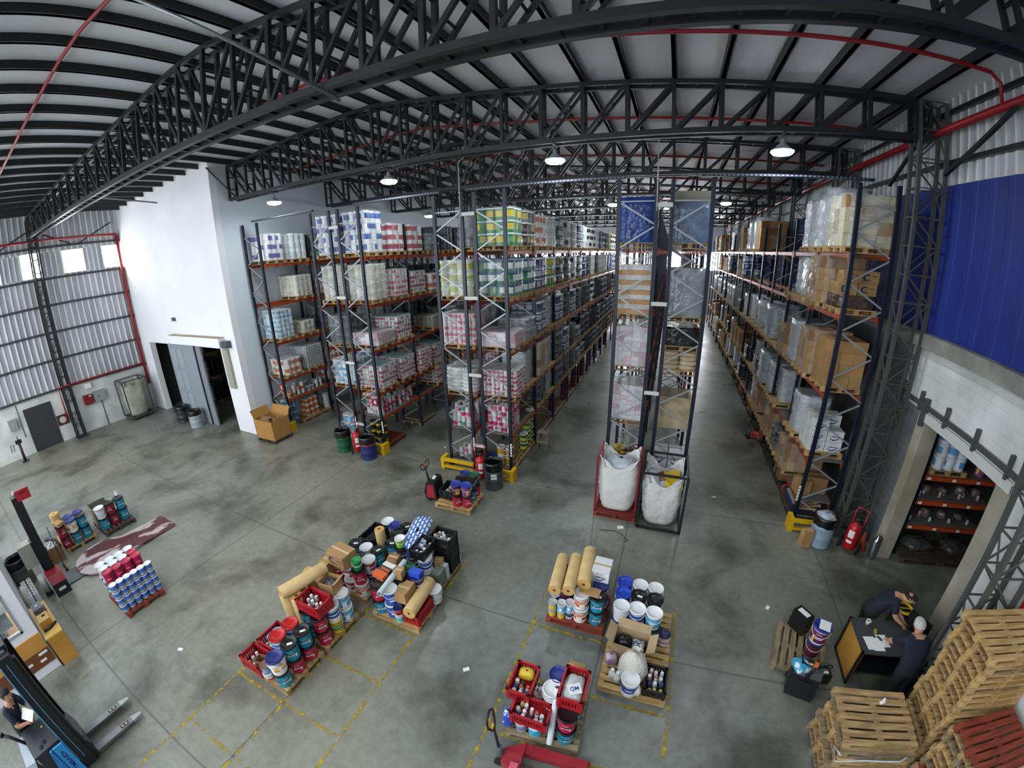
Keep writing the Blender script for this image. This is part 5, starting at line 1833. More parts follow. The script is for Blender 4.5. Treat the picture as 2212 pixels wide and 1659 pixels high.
# ================================================================ DRUMS, EXTINGUISHERS, BIG CARTON, WASTE BAGS
def drum(x, y, label, bands, liner=True, r=.29, h=.88, note=None, inside=None):
    t = thing('drum', uniq(label), 'drum', (x, y, 0), facing(x, y), 'steel drums')
    b = MB()
    prof = [(r, 0), (r * 1.02, .02), (r, .04), (r, h * .32), (r * 1.03, h * .34), (r, h * .36), (r, h * .65), (r * 1.03, h * .67), (r, h * .69), (r, h * .97), (r * 1.03, h), (r * .96, h), (r * .95, h * .6), (r * .9, h * .58)]
    def mf(ring, seg):
        z = prof[max(0, min(ring, len(prof) - 1))][1] / h
        if ring >= 11: return M_dk
        for (za, zb, m) in bands:
            if za <= z < zb: return m
        return bands[-1][2]
    b.lathe(prof, None, 28, (0, 0, 0), mf)
    b.obj('shell', t)
    if liner:
        l = MB()
        rnd = random.Random(int(x * 10))
        n = 28
        rows = [(1.045, .74), (1.06, .8), (1.05, .95), (1.03, 1.03), (.95, 1.04), (.9, .9), (.85, .5)]
        for q, z in rows:
            for j in range(n):
                u = 2 * pi * j / n
                zz = z * h + (rnd.uniform(-.03, .03) if z == .74 else 0)
                a = q * (1 + rnd.uniform(0, .02))
                l.v.append((r * a * cos(u), r * a * sin(u), zz))
        k = l.mi(mat('black_liner', '#0d0d0e', .3))
        for i in range(len(rows) - 1):
            for j in range(n):
                j2 = (j + 1) % n
                l.f.append((i * n + j, i * n + j2, (i + 1) * n + j2, (i + 1) * n + j)); l.m.append(k); l.sm.append(True)
        l.obj('liner', t)
    if note:
        q = MB()
        rr = r * 1.015
        m = 6
        for i in range(m):
            a0, a1 = -.33 + .66 * i / m, -.33 + .66 * (i + 1) / m
            q.face([(rr * cos(a0), rr * sin(a0), .42), (rr * cos(a1), rr * sin(a1), .42), (rr * cos(a1), rr * sin(a1), .62), (rr * cos(a0), rr * sin(a0), .62)], M_white)
        q.obj('label_patch', t)
        q2 = MB()
        cyl_text(q2, note, .075, rr + .003, .52, 0, mat('print_black', '#26272b', .7))
        q2.obj('lettering', t)
    if inside:
        o = bag(x, y, .6, r * 1.5, r * 1.5, h * 1.1 - .62 + .02, inside, mat('clear_waste', '#aab4ba', .15, 0, .15, 9, .6, 14), .3, 'film_waste', 'waste', 7, .2)
    return t
mg = mat('drum_green', '#1f5a36', .45, .1, .15, 5); mb_ = mat('drum_blue', '#232f66', .45, .1, .15, 5); mr_ = mat('drum_red_band', '#8e3038', .5); mgr = mat('drum_grey', '#4a4d4f', .5, .1, .12, 5); mlb = mat('drum_pale_blue', '#90a7b8', .35, .1, .08, 4)
drum(-11.35, 10.15, 'green steel drum with black liner left of a red extinguisher', [(0, 2, mg)])
drum(-10.0, 10.05, 'navy drum with red band and black liner right of a red extinguisher', [(0, .66, mb_), (.66, .8, mr_), (.8, 2, mb_)])
drum(-4.78, 9.98, 'grey drum with a paper label reading NYLON', [(0, 2, mgr)], note='NYLON', h=.92)
drum(4.68, 9.95, 'pale blue drum full of clear film beside the blue-wall rack', [(0, 2, mlb)], inside='crumpled clear film heaped in the pale blue drum')
drum(-21.9, 9.12, 'dark waste drum with clear bag before the grey door panel', [(0, 2, mat('drum_dark', '#2b2d2f', .4))], r=.3, h=.82)
drum(-20.45, 9.05, 'pale grey waste drum before the grey door panel', [(0, 2, mat('drum_light', '#9aa2a6', .4))], r=.3, h=.82)

def extinguisher(x, y, rz, label):
    t = thing('wheeled_extinguisher', uniq(label), 'fire extinguisher', (x, y, 0), rz, 'wheeled fire extinguishers')
    m = mat('fire_red', '#b01722', .3)
    b = MB()
    b.lathe([(.14, .1), (.165, .14), (.165, .72), (.13, .82), (.05, .87), (.04, .9)], m, 22)
    b.obj('cylinder', t)
    v = MB()
    v.lathe([(.03, .9), (.03, .96), (.05, .97)], mat('brass', '#9a8550', .3, .7), 10)
    v.obj('valve', t)
    for s in (-1, 1):
        w = MB()
        pts = [(-.02 + .15 * cos(u), s * .24, .16 + .15 * sin(u)) for u in [2 * pi * i / 18 for i in range(19)]]
        w.tube(pts, .026, M_rub, 7, False)
        for i in range(6):
            u = 2 * pi * i / 6
            w.tube([(-.02, s * .24, .16), (-.02 + .14 * cos(u), s * .24, .16 + .14 * sin(u))], .006, M_gun, 5)
        w.obj('wheel', t)
    ax = MB()
    ax.tube([(-.02, -.24, .16), (-.02, .24, .16)], .014, M_gun, 7)
    ax.obj('axle', t)
    h = MB()
    h.tube([(-.12, -.14, .5), (-.16, -.15, 1.0), (-.3, -.15, 1.16), (-.3, .15, 1.16), (-.16, .15, 1.0), (-.12, .14, .5)], .015, m, 7)
    h.obj('handle', t)
    for i, (z0, z1) in enumerate(((.48, .7), (.32, .4))):
        q = MB()
        for k in range(5):
            a0, a1 = -.45 + .18 * k, -.45 + .18 * (k + 1)
            q.face([(.168 * cos(a0), .168 * sin(a0), z0), (.168 * cos(a1), .168 * sin(a1), z0), (.168 * cos(a1), .168 * sin(a1), z1), (.168 * cos(a0), .168 * sin(a0), z1)], M_tagw)
        q.obj('label_patch', t)
    hs = MB()
    hs.tube([(.03, 0, .94), (.1, .16, .9), (.08, .21, .6), (.05, .2, .35)], .014, M_rub, 7)
    hs.obj('hose', t)
    return t
extinguisher(-10.68, 10.2, facing(-10.7, 10.2), 'wheeled red extinguisher between the green and navy drums')
extinguisher(-5.35, 10.2, facing(-5.35, 10.2), 'wheeled red extinguisher behind the NYLON drum')
extinguisher(5.42, 9.8, facing(5.42, 9.8) - .2, 'wheeled red extinguisher right of the pale blue drum')
b = MB()
b.lathe([(.1, 0), (.11, .03), (.11, .5), (.07, .6), (.03, .64), (.03, .7)], mat('chrome_tank', '#9a9da0', .15, .9), 18)
o = tag(b.obj('gas_cylinder', None, (6.0, 9.62, 0)), uniq('small chrome cylinder standing at the doorway corner'), 'cylinder')
s_ = MB(); s_.tube([(.0, 0, .7), (.12, .02, .62), (.14, .05, .3)], .015, M_rub, 7); s_.obj('hose', o)
c_ = MB(); c_.lathe([(.16, 0), (.03, .5), (.02, .52)], mat('cone_orange', '#a8442a', .6), 16)
tag(c_.obj('traffic_cone', None, (5.82, 9.95, 0)), uniq('dull orange cone behind the chrome cylinder'), 'cone')
carton(4.25, 9.75, 0, .26, .2, .52, 'narrow brown carton standing between yellow guard and pale blue drum', .2)

pallet(-15.2, 9.8, 'dark pallet under the big open carton', M_wood_d)
carton(-15.2, 9.78, .144, 1.12, .9, .85, 'very big open brown carton full of cardboard beside the white wall', .03, mat('amber_carton', '#a97b3e', .8, 0, .06, 3), True, flaps=(0, 0, 2, 2))
for i in range(7):
    r_ = random.Random(i)
    f = MB()
    f.cbox((0, 0, 0), (.5, .36, .012), (M_kraft, M_cream, M_kraft_d)[i % 3], r_.uniform(0, 3), r_.uniform(-.7, .7), r_.uniform(-.7, .7))
    o = f.obj('cardboard_sheet', None, (-15.2 + r_.uniform(-.22, .22), 9.78 + r_.uniform(-.2, .2), .72 + .045 * i))
    tag(o, 'loose cardboard offcut in the very big open carton', 'cardboard', 'cardboard offcuts in the big carton')
bag(-15.2, 9.78, .16, .95, .75, .5, 'packing waste at the bottom of the big open carton', M_kraft_d, 0, 'packing_waste', 'waste', 2, .1)

def big_bag(x, y, lx, ly, h, z, label, seed, rough=.04, m=None, sag=.16, corner=.12):
    r = random.Random(seed)
    mb = MB()
    n, nv = 40, 16
    mm = m or mat('woven_white_bag', '#dcdad4', .75, 0, .05, 2.5, .35, 5)
    def ring(j, t):
        u = 2 * pi * j / n
        c, s = cos(u), sin(u)
        e = .35 + .3 * (1 - t)
        k = 1 / (abs(c) ** (2 / e) + abs(s) ** (2 / e)) ** (e / 2)
        bulge = 1 - .16 * (1 - t) ** 4 + .05 * sin(pi * min(1, t * 1.1))
        return c * k * lx / 2 * bulge, s * k * ly / 2 * bulge, max(abs(c), abs(s))
    for i in range(nv + 1):
        t = i / nv
        for j in range(n):
            px, py, q = ring(j, t)
            u = 2 * pi * j / n
            up = (abs(sin(2 * u)) ** 3)
            zz = h * t + (up * corner - (1 - up) * sag) * t ** 3
            a = 1 + r.uniform(-rough, rough) * (1 if 0 < t < 1 else .3)
            mb.v.append((px * a, py * a, zz))
    k = mb.mi(mm)
    for i in range(nv):
        for j in range(n):
            j2 = (j + 1) % n
            mb.f.append((i * n + j, i * n + j2, (i + 1) * n + j2, (i + 1) * n + j)); mb.m.append(k); mb.sm.append(True)
    mb.f.append(tuple(reversed(range(n)))); mb.m.append(k); mb.sm.append(False)
    o = mb.obj('bulk_bag', None, (x, y, z))
    tag(o, uniq(label), 'bag', 'bulk waste bags')
    for sx in (-1, 1):
        for sy in (-1, 1):
            l = MB()
            l.tube([(sx * lx * .33, sy * ly * .49, h * .9), (sx * lx * .46, sy * ly * .5, h * 1.08), (sx * lx * .5, sy * ly * .5, h * 1.12), (sx * lx * .5, sy * ly * .4, h * .98)], .022, mm, 6)
            l.obj('lifting_loop', o)
    return o
def bag_frame(x, y, lx, ly, h, z, m, label, bars):
    t = thing('bag_stand', uniq(label), 'frame', (x, y, 0), 0, 'bulk bag frames')
    hx, hy = lx / 2, ly / 2
    for sx in (-1, 1):
        for sy in (-1, 1):
            p = MB()
            p.box(sx * hx - .03, sx * hx + .03, sy * hy - .03, sy * hy + .03, z, h, m)
            p.obj('post', t)
    for zz in (z + .03,):
        for sy in (-1, 1):
            p = MB(); p.box(-hx, hx, sy * hy - .03, sy * hy + .03, zz - .03, zz + .03, m); p.obj('rail', t)
        for sx in (-1, 1):
            p = MB(); p.box(sx * hx - .03, sx * hx + .03, -hy, hy, zz - .03, zz + .03, m); p.obj('rail', t)
    for (ax, s) in bars:
        p = MB()
        if ax == 'y': p.box(-hx, hx, s * hy - .025, s * hy + .025, h - .05, h, m)
        else: p.box(s * hx - .025, s * hx + .025, -hy, hy, h - .05, h, m)
        p.obj('top_bar', t)
    return t
M_frame_r = mat('frame_red', '#7c2026', .5)
M_frame_k = mat('frame_black', '#1d1d1f', .5)
pallet(-.87, 10.03, 'reddish pallet under the left big waste bag', M_wood_r)
bag_frame(-.87, 10.05, 1.12, .94, 1.92, .15, M_frame_r, 'red steel frame holding the left big waste bag', [('x', -1), ('x', 1)])
big_bag(-.87, 10.05, 1.02, .86, 1.55, .19, 'left big white waste bag full of clear film', 2)
bag_frame(.36, 9.98, 1.16, 1.24, 1.78, .02, M_frame_k, 'black steel frame holding the right big waste bag', [('x', 1), ('y', -1), ('y', 1), ('x', -1)])
big_bag(.36, 9.98, 1.0, 1.06, 1.5, .08, 'right big crumpled white waste bag with yellow waste', 5, .05, mat('crumpled_white_bag', '#d9d7d2', .6, 0, .06, 2.5, .8, 6), .24, .14)
bag(-.87, 10.05, .9, .88, .74, .82, 'crumpled clear film heaped in the left big waste bag', mat('clear_waste', '#aab4ba', .15, 0, .15, 9, .6, 14), 0, 'film_waste', 'waste', 4, .12)
bag(.2, 9.95, .8, .8, .86, .62, 'crumpled clear film in the right big waste bag', mat('clear_waste', '#aab4ba', .15), 0, 'film_waste', 'waste', 9, .14)
M_yb = mat('yellow_plastic', '#d3b410', .4)
for i, (x, y, z, rz, rx) in enumerate(((.62, 10.15, 1.36, .2, .3), (.66, 9.85, 1.34, -.4, .2), (.5, 9.72, 1.3, .9, .4), (.72, 9.66, 1.29, .1, .5), (.44, 9.9, 1.36, 1.6, .3))):
    f = MB()
    f.box(-.13, .13, -.09, .09, 0, .09, M_yb)
    f.box(-.1, .1, -.06, .06, .09, .1, mat('yellow_shade', '#b3970d', .5))
    o = f.obj('plastic_tub', None, (x, y, z), rz)
    o.rotation_euler = (rx, 0, rz)
    tag(o, 'small yellow plastic tub thrown in the right big waste bag', 'tub', 'yellow tubs in the waste bag')
for i, (x, y, z, rz, rx, w, m) in enumerate(((.3, 10.0, 1.4, .9, .5, 'reddish', M_frame_r), (.36, 9.75, 1.38, .3, .2, 'brown', M_kraft_d), (.45, 10.05, 1.38, -.3, .3, 'buff', M_kraft))):
    f = MB(); f.box(-.15, .15, -.07, .07, 0, .06, m)
    o = f.obj('card_scrap', None, (x, y, z), rz); o.rotation_euler = (rx, .2, rz)
    tag(o, uniq(w + ' card scrap on top of the right big waste bag'), 'card')
st = MB(); st.tube([(-.05, -.1, .01), (.25, .1, .012), (.5, .12, .01), (.75, -.02, .012), (.72, -.12, .01)], .008, M_rub, 5)
tag(st.obj('strap', None, (-1.05, 9.0, 0), -.4), uniq('thin black strap on the floor before the left big bag'), 'strap')
pp = MB(); pp.cbox((0, 0, .02), (.16, .1, .03), M_tagw, .4, .2)
tag(pp.obj('paper_scrap', None, (-.62, 9.18, 0)), uniq('white crumpled paper on the floor before the left big bag'), 'paper')
for i, (x, y, w) in enumerate(((2.0, 11.5, 'in the aisle by the blue-wall rack'), (-2.7, 4.02, 'between the two pallet groups'), (-16.9, 3.5, 'far left beyond the floor joint'), (-7.7, 11.8, 'at the mouth of the second aisle'), (-11.9, 11.6, 'at the mouth of the first aisle'), (-8.25, 1.62, 'left of the yellow bays'), (2.93, 7.3, 'behind the pallet of the purple pail'))):
    p_ = MB(); p_.cbox((0, 0, .006), (.12, .07, .01), M_tagw, i * .7)
    tag(p_.obj('paper_scrap', None, (x, y, 0)), uniq('small white paper scrap on the floor ' + w), 'paper', 'paper scraps on the floor')

# ================================================================ PALLET STACKS AT THE RIGHT
def pile(xc, yc, n, rz, label, mats, jit, seed, lx=1.18, ly=.98):
    r = random.Random(seed)
    for i in range(n):
        m = mats[i % len(mats)]
        pos = 'topmost pallet' if i == n - 1 else ('bottom pallet' if i == 0 else '%s pallet from the bottom' % ORD[i])
        pallet(xc + r.uniform(-jit, jit), yc + r.uniform(-jit, jit), uniq('%s of %s' % (pos, label)), m, rz + r.uniform(-.03, .03), i * .146, lx, ly, 7, 'empty pallets in stacks')
pile(3.9, 4.11, 8, .0, 'the low pallet stack', [M_wood_g, M_wood, M_wood_y], .035, 1)
pile(5.45, 4.37, 19, .0, 'the tall stack by the lattice column', [M_wood_y, M_wood_y, M_wood], .04, 2)
pile(5.45, 3.28, 12, .12, 'the mixed stack with red pallets', [M_wood, M_wood_y, M_wood_g, M_wood, M_wood_r, M_wood_g, M_wood_y], .04, 3)
st = MB(); st.tube([(-.58, -.5, .95), (-.62, -.3, .9), (-.6, -.5, .78), (-.2, -.53, .9), (.4, -.53, .88), (.6, -.45, 1.0)], .018, mat('white_strap', '#b9bcbd', .4), 6)
tag(st.obj('plastic_strap', None, (3.9, 4.1, 0)), uniq('white plastic strap tied round the low pallet stack'), 'strap')
pp = MB(); pp.cbox((0, 0, .03), (.07, .05, .05), M_white, .4, .3); pp.cbox((.02, .02, .07), (.03, .03, .05), M_white)
tag(pp.obj('paper_scrap', None, (4.05, 4.4, 8 * .146)), uniq('crumpled white paper on top of the low pallet stack'), 'paper')

# pallet with black box and purple pails, electric truck in front
pallet(3.37, 6.16, 'greyish pallet under purple pails left of the work desk', M_wood_g, 1.3)
b = MB()
b.cbox((0, 0, .13), (.36, .24, .22), M_black); b.cbox((0, 0, .36), (.35, .23, .22), M_black); b.cbox((0, 0, .245), (.37, .25, .02), mat('film_black', '#222224', .2))
o = tag(b.obj('wrapped_box', None, (3.42, 6.7, .144), -.9), uniq('tall black wrapped box with a white label behind the purple pail'), 'box')
q = MB(); q.cbox((0, 0, .472), (.24, .12, .004), M_tagw); q.obj('label_patch', o)
stack(3.57, 6.14, .144, [('plum', 'lower plum pail under the purple pail')], 'beside the black box')
pail('purple', 3.57, 6.14, .144 + .372, 'big purple and white pail topped with a paper sheet')
q = MB(); q.cbox((0, 0, 0), (.26, .2, .003), M_tagw, 1.2)
tag(q.obj('paper_sheet', None, (3.6, 6.13, .925)), uniq('white paper sheet on the lid of the purple pail'), 'paper')
et2 = electric_truck(3.22, 5.35, 1.3, 'black electric pallet truck littered with parts, before the purple pails', False)
bag(3.05, 5.3, .66, .3, .3, .16, 'cyan and white packets on the black electric truck', ramp_mat('cyan_packets', '#2f9cc4', '#dfe5e6', 8, .45, .55, .4), .3)
bag(3.3, 5.62, .144, .34, .3, .3, 'black and orange tool parts at the front of the greyish pallet', ramp_mat('tool_parts', '#17181a', '#b8472a', 8, .58, .66, .4), .2, 'tool_parts', 'parts', 4, .2)
b = MB(); b.box(-.16, .16, -.12, .12, 0, .24, M_black)
o = tag(b.obj('battery_box', None, (3.6, 5.55, .144), .1), uniq('black box with white label at the right front of the greyish pallet'), 'box')
q = MB(); q.cbox((.02, -.02, .243), (.17, .1, .004), M_tagw); q.obj('label_patch', o)

# ================================================================ WORK DESK AT THE RIGHT
M_desk = mat('charcoal_top', '#3a3b3e', .5, 0, .1, 4)
M_must = ramp_mat('mustard_board', '#a8772c', '#bd8a38', 2.5, rough=.7)
t = thing('work_desk', uniq('dark-topped work desk with mustard end panel between two men'), 'desk', (4.9, 6.05, 0))
a = MB(); a.box(-.72, .72, -.43, .43, .86, .9, M_desk); a.obj('desktop', t)
a = MB(); a.box(-.7, -.66, -.4, .4, .03, .86, M_must); a.obj('end_panel', t)
a = MB(); a.box(-.73, -.69, -.43, -.38, 0, .9, M_dk); a.box(-.73, -.69, .38, .43, 0, .9, M_dk); a.box(-.73, -.69, -.43, .43, 0, .04, M_dk); a.obj('frame', t)
a = MB(); a.box(.66, .7, -.4, .4, 0, .86, M_dk); a.obj('end_panel', t)
a = MB(); a.box(-.66, .66, .36, .39, .1, .86, M_dk); a.obj('modesty_panel', t)
a = MB(); a.box(-.66, .66, -.3, .36, .2, .23, M_dk); a.obj('shelf', t)
for i, (x, y, w, h, rz) in enumerate(((4.4, 5.86, .21, .3, .1), (4.52, 5.84, .21, .3, .05), (4.65, 5.93, .2, .29, .12))):
    q = MB(); q.cbox((0, 0, .003), (w, h, .003), M_tagw, rz)
    tag(q.obj('paper_sheet', None, (x, y, .9 + i * .003)), uniq('white paper sheet on the work desk, %s from the mustard end' % ORD[i]), 'paper', 'papers on the desk')
b = MB(); b.lathe([(.035, 0), (.045, .1), (.04, .1), (.035, .03)], P('#d8cfc4'), 16, cap1=True)
o = tag(b.obj('mug', None, (4.47, 6.33, .9)), uniq('pale mug on the far corner of the work desk'), 'mug')
q = MB(); q.lathe([(.036, .07), (.001, .071)], P('#3a2418'), 14); q.obj('coffee', o)
q = MB(); q.tube([(.04, 0, .08), (.07, 0, .07), (.065, 0, .04), (.04, 0, .03)], .006, P('#d8cfc4'), 6); q.obj('handle', o)
for i in range(2):
    q = MB(); q.box(-.008, .008, -.07, .07, 0, .01, M_yb)
    tag(q.obj('marker', None, (4.56 + i * .03, 6.15, .9), -.35), uniq('yellow marker on the desk, %s the mug' % ('nearer' if i == 0 else 'farther from')), 'marker', 'yellow markers')
q = MB(); q.cbox((0, 0, .01), (.05, .12, .02), M_gun)
tag(q.obj('stapler', None, (4.6, 5.98, .9), .5), uniq('grey stapler between papers and markers'), 'stapler')
b = MB(); b.box(-.24, .24, -.02, .02, .06, .36, M_black); b.box(-.1, .1, -.08, .08, 0, .02, M_black); b.box(-.03, .03, -.015, .015, .02, .1, M_black)
tag(b.obj('monitor', None, (5.42, 6.25, .9), -.9), uniq('black monitor at the wall end of the work desk'), 'monitor')
bag(5.3, 5.95, .9, .3, .26, .2, 'dark bag on the desk beside the grey-haired man', mat('dark_cloth', '#151518', .8), .3)
b = MB()
b.tube([(.16 * cos(u), .16 * sin(u), 0) for u in [2 * pi * i / 20 for i in range(21)]], .03, M_yb, 8, False)
b.tube([(-.16, 0, 0), (.16, 0, 0)], .012, M_yb, 6)
tag(b.obj('cable_reel', None, (5.35, 6.75, 1.0)), uniq('yellow cable coil beyond the desk near the white wall'), 'reel')
b = MB(); b.box(-.2, .2, -.18, .18, 0, .97, M_dk)
tag(b.obj('side_cabinet', None, (5.4, 6.72, 0)), uniq('dark cabinet under the yellow cable coil'), 'cabinet')
# ================================================================ PEOPLE
def person(label, J, hair_col, seed=0, hair=True, extra_hair=1.0, skin='#b98a6c', loc=(0, 0, 0)):
    """J: joint positions in world space. One continuous skinned body; hair is its child."""
    V, E, Rr, reg = [], [], [], []
    idx = {}
    def v(name, p, r, rg):
        idx[name] = len(V); V.append(Vector(p)); Rr.append(r); reg.append(rg)
    def e(a, b): E.append((idx[a], idx[b]))
    up = (J['head'] - J['neck']).normalized()
    v('pelvis', J['pelvis'], (.2, .155), 't')
    v('waist', J['pelvis'].lerp(J['chest'], .45), (.185, .135), 's')
    v('chest', J['chest'], (.205, .14), 's')
    v('neck', J['neck'], (.072, .072), 'k')
    v('jaw', J['neck'].lerp(J['head'], .55), (.088, .092), 'k')
    v('head', J['head'], (.11, .125), 'k')
    v('crown', J['head'] + up * .085, (.085, .095), 'k')
    for a, b in (('pelvis', 'waist'), ('waist', 'chest'), ('chest', 'neck'), ('neck', 'jaw'), ('jaw', 'head'), ('head', 'crown')):
        e(a, b)
    for s in 'LR':
        v('sh' + s, J['sh' + s], (.095, .095), 's')
        v('ua' + s, J['sh' + s].lerp(J['el' + s], .5), (.078, .078), 's')
        v('el' + s, J['el' + s], (.056, .056), 'k')
        v('wr' + s, J['wr' + s], (.036, .036), 'k')
        d = (J['wr' + s] - J['el' + s]).normalized()
        palm = J['wr' + s] + d * .07
        v('pa' + s, palm, (.03, .024), 'k')
        for a, b in (('chest', 'sh'), ('sh', 'ua'), ('ua', 'el'), ('el', 'wr'), ('wr', 'pa')):
            e(a if a == 'chest' else a + s, b + s)
        side = d.cross(Vector((0, 0, 1)))
        if side.length < .1: side = d.cross(Vector((0, 1, 0)))
        side.normalize()
        dn = d.cross(side).normalized()
        if dn.z > 0: dn = -dn
        for k in range(4):
            o = (k - 1.5) * .02
            L = (.07, .08, .075, .06)[k]
            v('f%d%s' % (k, s), palm + side * o + d * .035, (.0095, .0095), 'k')
            v('g%d%s' % (k, s), palm + side * o * 1.1 + d * (.035 + L * .5) + dn * .012, (.0085, .0085), 'k')
            v('h%d%s' % (k, s), palm + side * o * 1.1 + d * (.03 + L * .85) + dn * .04, (.007, .007), 'k')
            e('pa' + s, 'f%d%s' % (k, s)); e('f%d%s' % (k, s), 'g%d%s' % (k, s)); e('g%d%s' % (k, s), 'h%d%s' % (k, s))
        th = -1 if s == 'L' else 1
        v('t0' + s, J['wr' + s] + d * .045 + side * .035 * th, (.011, .011), 'k')
        v('t1' + s, J['wr' + s] + d * .085 + side * .05 * th + dn * .02, (.009, .009), 'k')
        e('wr' + s, 't0' + s); e('t0' + s, 't1' + s)
        v('hi' + s, J['pelvis'].lerp(J['kn' + s], .12) + (J['hi' + s] - J['pelvis']), (.125, .125), 't')
        v('kn' + s, J['kn' + s], (.085, .085), 't')
        v('an' + s, J['an' + s], (.06, .06), 't')
        v('to' + s, J['to' + s], (.042, .035), 'b')
        for a, b in (('pelvis', 'hi'), ('hi', 'kn'), ('kn', 'an'), ('an', 'to')):
            e(a if a == 'pelvis' else a + s, b + s)
    me = bpy.data.meshes.new('body_skeleton')
    me.from_pydata([tuple(p) for p in V], E, [])
    ob = bpy.data.objects.new('body_skeleton', me)
    COL.objects.link(ob)
    ob.modifiers.new('Skin', 'SKIN')
    sv = me.skin_vertices[0].data
    for i, r in enumerate(Rr):
        sv[i].radius = r
    sv[0].use_root = True
    ob.modifiers.new('Sub', 'SUBSURF').levels = 2
    dg = bpy.context.evaluated_depsgraph_get()
    bm = bpy.data.meshes.new_from_object(ob.evaluated_get(dg))
    bpy.data.objects.remove(ob)
    cols = {'k': mat('skin_tone', skin, .6), 's': mat('navy_shirt', '#151a2b', .85, 0, .12, 20), 't': mat('dark_trousers', '#14161e', .85, 0, .12, 20), 'b': mat('black_shoe', '#0e0e0f', .6)}
    order = ['k', 's', 't', 'b']
    for k in order: bm.materials.append(cols[k])
    segs = [(V[a], V[b], reg[a], reg[b]) for a, b in E]
    for p in bm.polygons:
        c = p.center
        best, rg = 9, 's'
        for A, B, ra, rb in segs:
            ab = B - A
            t = max(0, min(1, (c - A).dot(ab) / max(ab.length_squared, 1e-9)))
            d = (c - (A + ab * t)).length
            if d < best:
                best = d
                rg = ra if t < .55 else rb
        p.material_index = order.index(rg)
        p.use_smooth = True
    bm.name = 'person'
    o = put('person', bm)
    tag(o, uniq(label), 'person')
    fw = (J['face'] - J['head']).normalized()
    sd = fw.cross(up).normalized()
    h = MB()
    n, nv = 18, 9
    for i in range(nv + 1):
        t = pi * .62 * i / nv
        for j in range(n):
            u = 2 * pi * j / n
            front = max(0, cos(u))
            rr = .122 * extra_hair * (1 - .12 * front * sin(t))
            q = J['head'] + up * (.01 + .132 * cos(t) * extra_hair) + fw * (rr * sin(t) * cos(u) - .012 - front * sin(t) * .02 * (t > 1)) + sd * (rr * .9 * sin(t) * sin(u))
            if front > .3 and t > 1.1: q = q - fw * .06
            h.v.append(tuple(q))
    k = h.mi(mat('hair_' + hair_col.lstrip('#'), hair_col, .8, 0, .25, 40))
    for i in range(nv):
        for j in range(n):
            j2 = (j + 1) % n
            h.f.append((i * n + j, i * n + j2, (i + 1) * n + j2, (i + 1) * n + j)); h.m.append(k); h.sm.append(True)
    h.obj('hair', o)
    f = MB()
    ms = cols['k']
    nz = J['head'] + fw * .098 - up * .015
    f.hexa([nz - sd * .014 - up * .02, nz + sd * .014 - up * .02, nz + sd * .01 + fw * .026 - up * .018, nz - sd * .01 + fw * .026 - up * .018, nz - sd * .006 + up * .03, nz + sd * .006 + up * .03, nz + sd * .004 + up * .03 + fw * .006, nz - sd * .004 + up * .03 + fw * .006], ms)
    f.obj('nose', o)
    for s in (-1, 1):
        y = MB()
        c = J['head'] + fw * .1 + sd * .034 * s + up * .018
        y.lathe([(.001, -.009), (.008, -.004), (.01, .0), (.008, .004), (.001, .009)], P('#f0ece6'), 10, tuple(c))
        y.lathe([(.001, -.005), (.005, 0), (.001, .005)], P('#1d1410'), 8, tuple(c + fw * .007))
        y.obj('eye', o)
        a = MB()
        c = J['head'] + sd * .1 * s - fw * .005
        a.lathe([(.003, -.03), (.013, -.015), (.015, .012), (.004, .03)], ms, 8, tuple(c))
        a.obj('ear', o)
    m_ = MB()
    c = J['head'] + fw * .094 - up * .055
    m_.hexa([c - sd * .024 - up * .006, c + sd * .024 - up * .006, c + sd * .02 + fw * .01 - up * .004, c - sd * .02 + fw * .01 - up * .004, c - sd * .024 + up * .006, c + sd * .024 + up * .006, c + sd * .02 + fw * .01 + up * .005, c - sd * .02 + fw * .01 + up * .005], P('#94584c'))
    m_.obj('mouth', o)
    return o
vv = lambda *a: Vector(a)
# grey-haired man, back to the camera, bending over the desk
person('grey-haired person in navy T-shirt bending over the work desk', dict(
    pelvis=vv(4.93, 5.3, .93), chest=vv(4.96, 5.5, 1.29), neck=vv(4.99, 5.64, 1.47), head=vv(5.0, 5.74, 1.58), face=vv(5.03, 5.86, 1.53),
    shL=vv(4.76, 5.56, 1.38), elL=vv(4.62, 5.72, 1.16), wrL=vv(4.7, 5.9, 1.0), shR=vv(5.17, 5.55, 1.38), elR=vv(5.3, 5.72, 1.15), wrR=vv(5.27, 5.85, .96),
    hiL=vv(4.83, 5.3, .92), knL=vv(4.82, 5.3, .5), anL=vv(4.8, 5.22, .08), toL=vv(4.8, 5.37, .04), hiR=vv(5.03, 5.3, .92), knR=vv(5.05, 5.33, .5), anR=vv(5.06, 5.25, .08), toR=vv(5.07, 5.4, .04)), '#b9b7b0')
# dark-haired man on the far side, leaning along the desk
person('dark-haired person in navy T-shirt leaning over the far side of the desk', dict(
    pelvis=vv(4.68, 6.78, .95), chest=vv(4.93, 6.7, 1.24), neck=vv(5.1, 6.63, 1.37), head=vv(5.22, 6.58, 1.42), face=vv(5.32, 6.5, 1.34),
    shL=vv(5.0, 6.82, 1.28), elL=vv(5.12, 6.72, 1.04), wrL=vv(5.22, 6.5, .96), shR=vv(4.97, 6.53, 1.3), elR=vv(5.0, 6.42, 1.06), wrR=vv(5.16, 6.34, .96),
    hiL=vv(4.68, 6.88, .94), knL=vv(4.72, 6.92, .5), anL=vv(4.68, 6.92, .08), toL=vv(4.82, 6.9, .04), hiR=vv(4.68, 6.68, .94), knR=vv(4.72, 6.66, .5), anR=vv(4.66, 6.68, .08), toR=vv(4.8, 6.66, .04)), '#1d1814', skin='#a97c60')
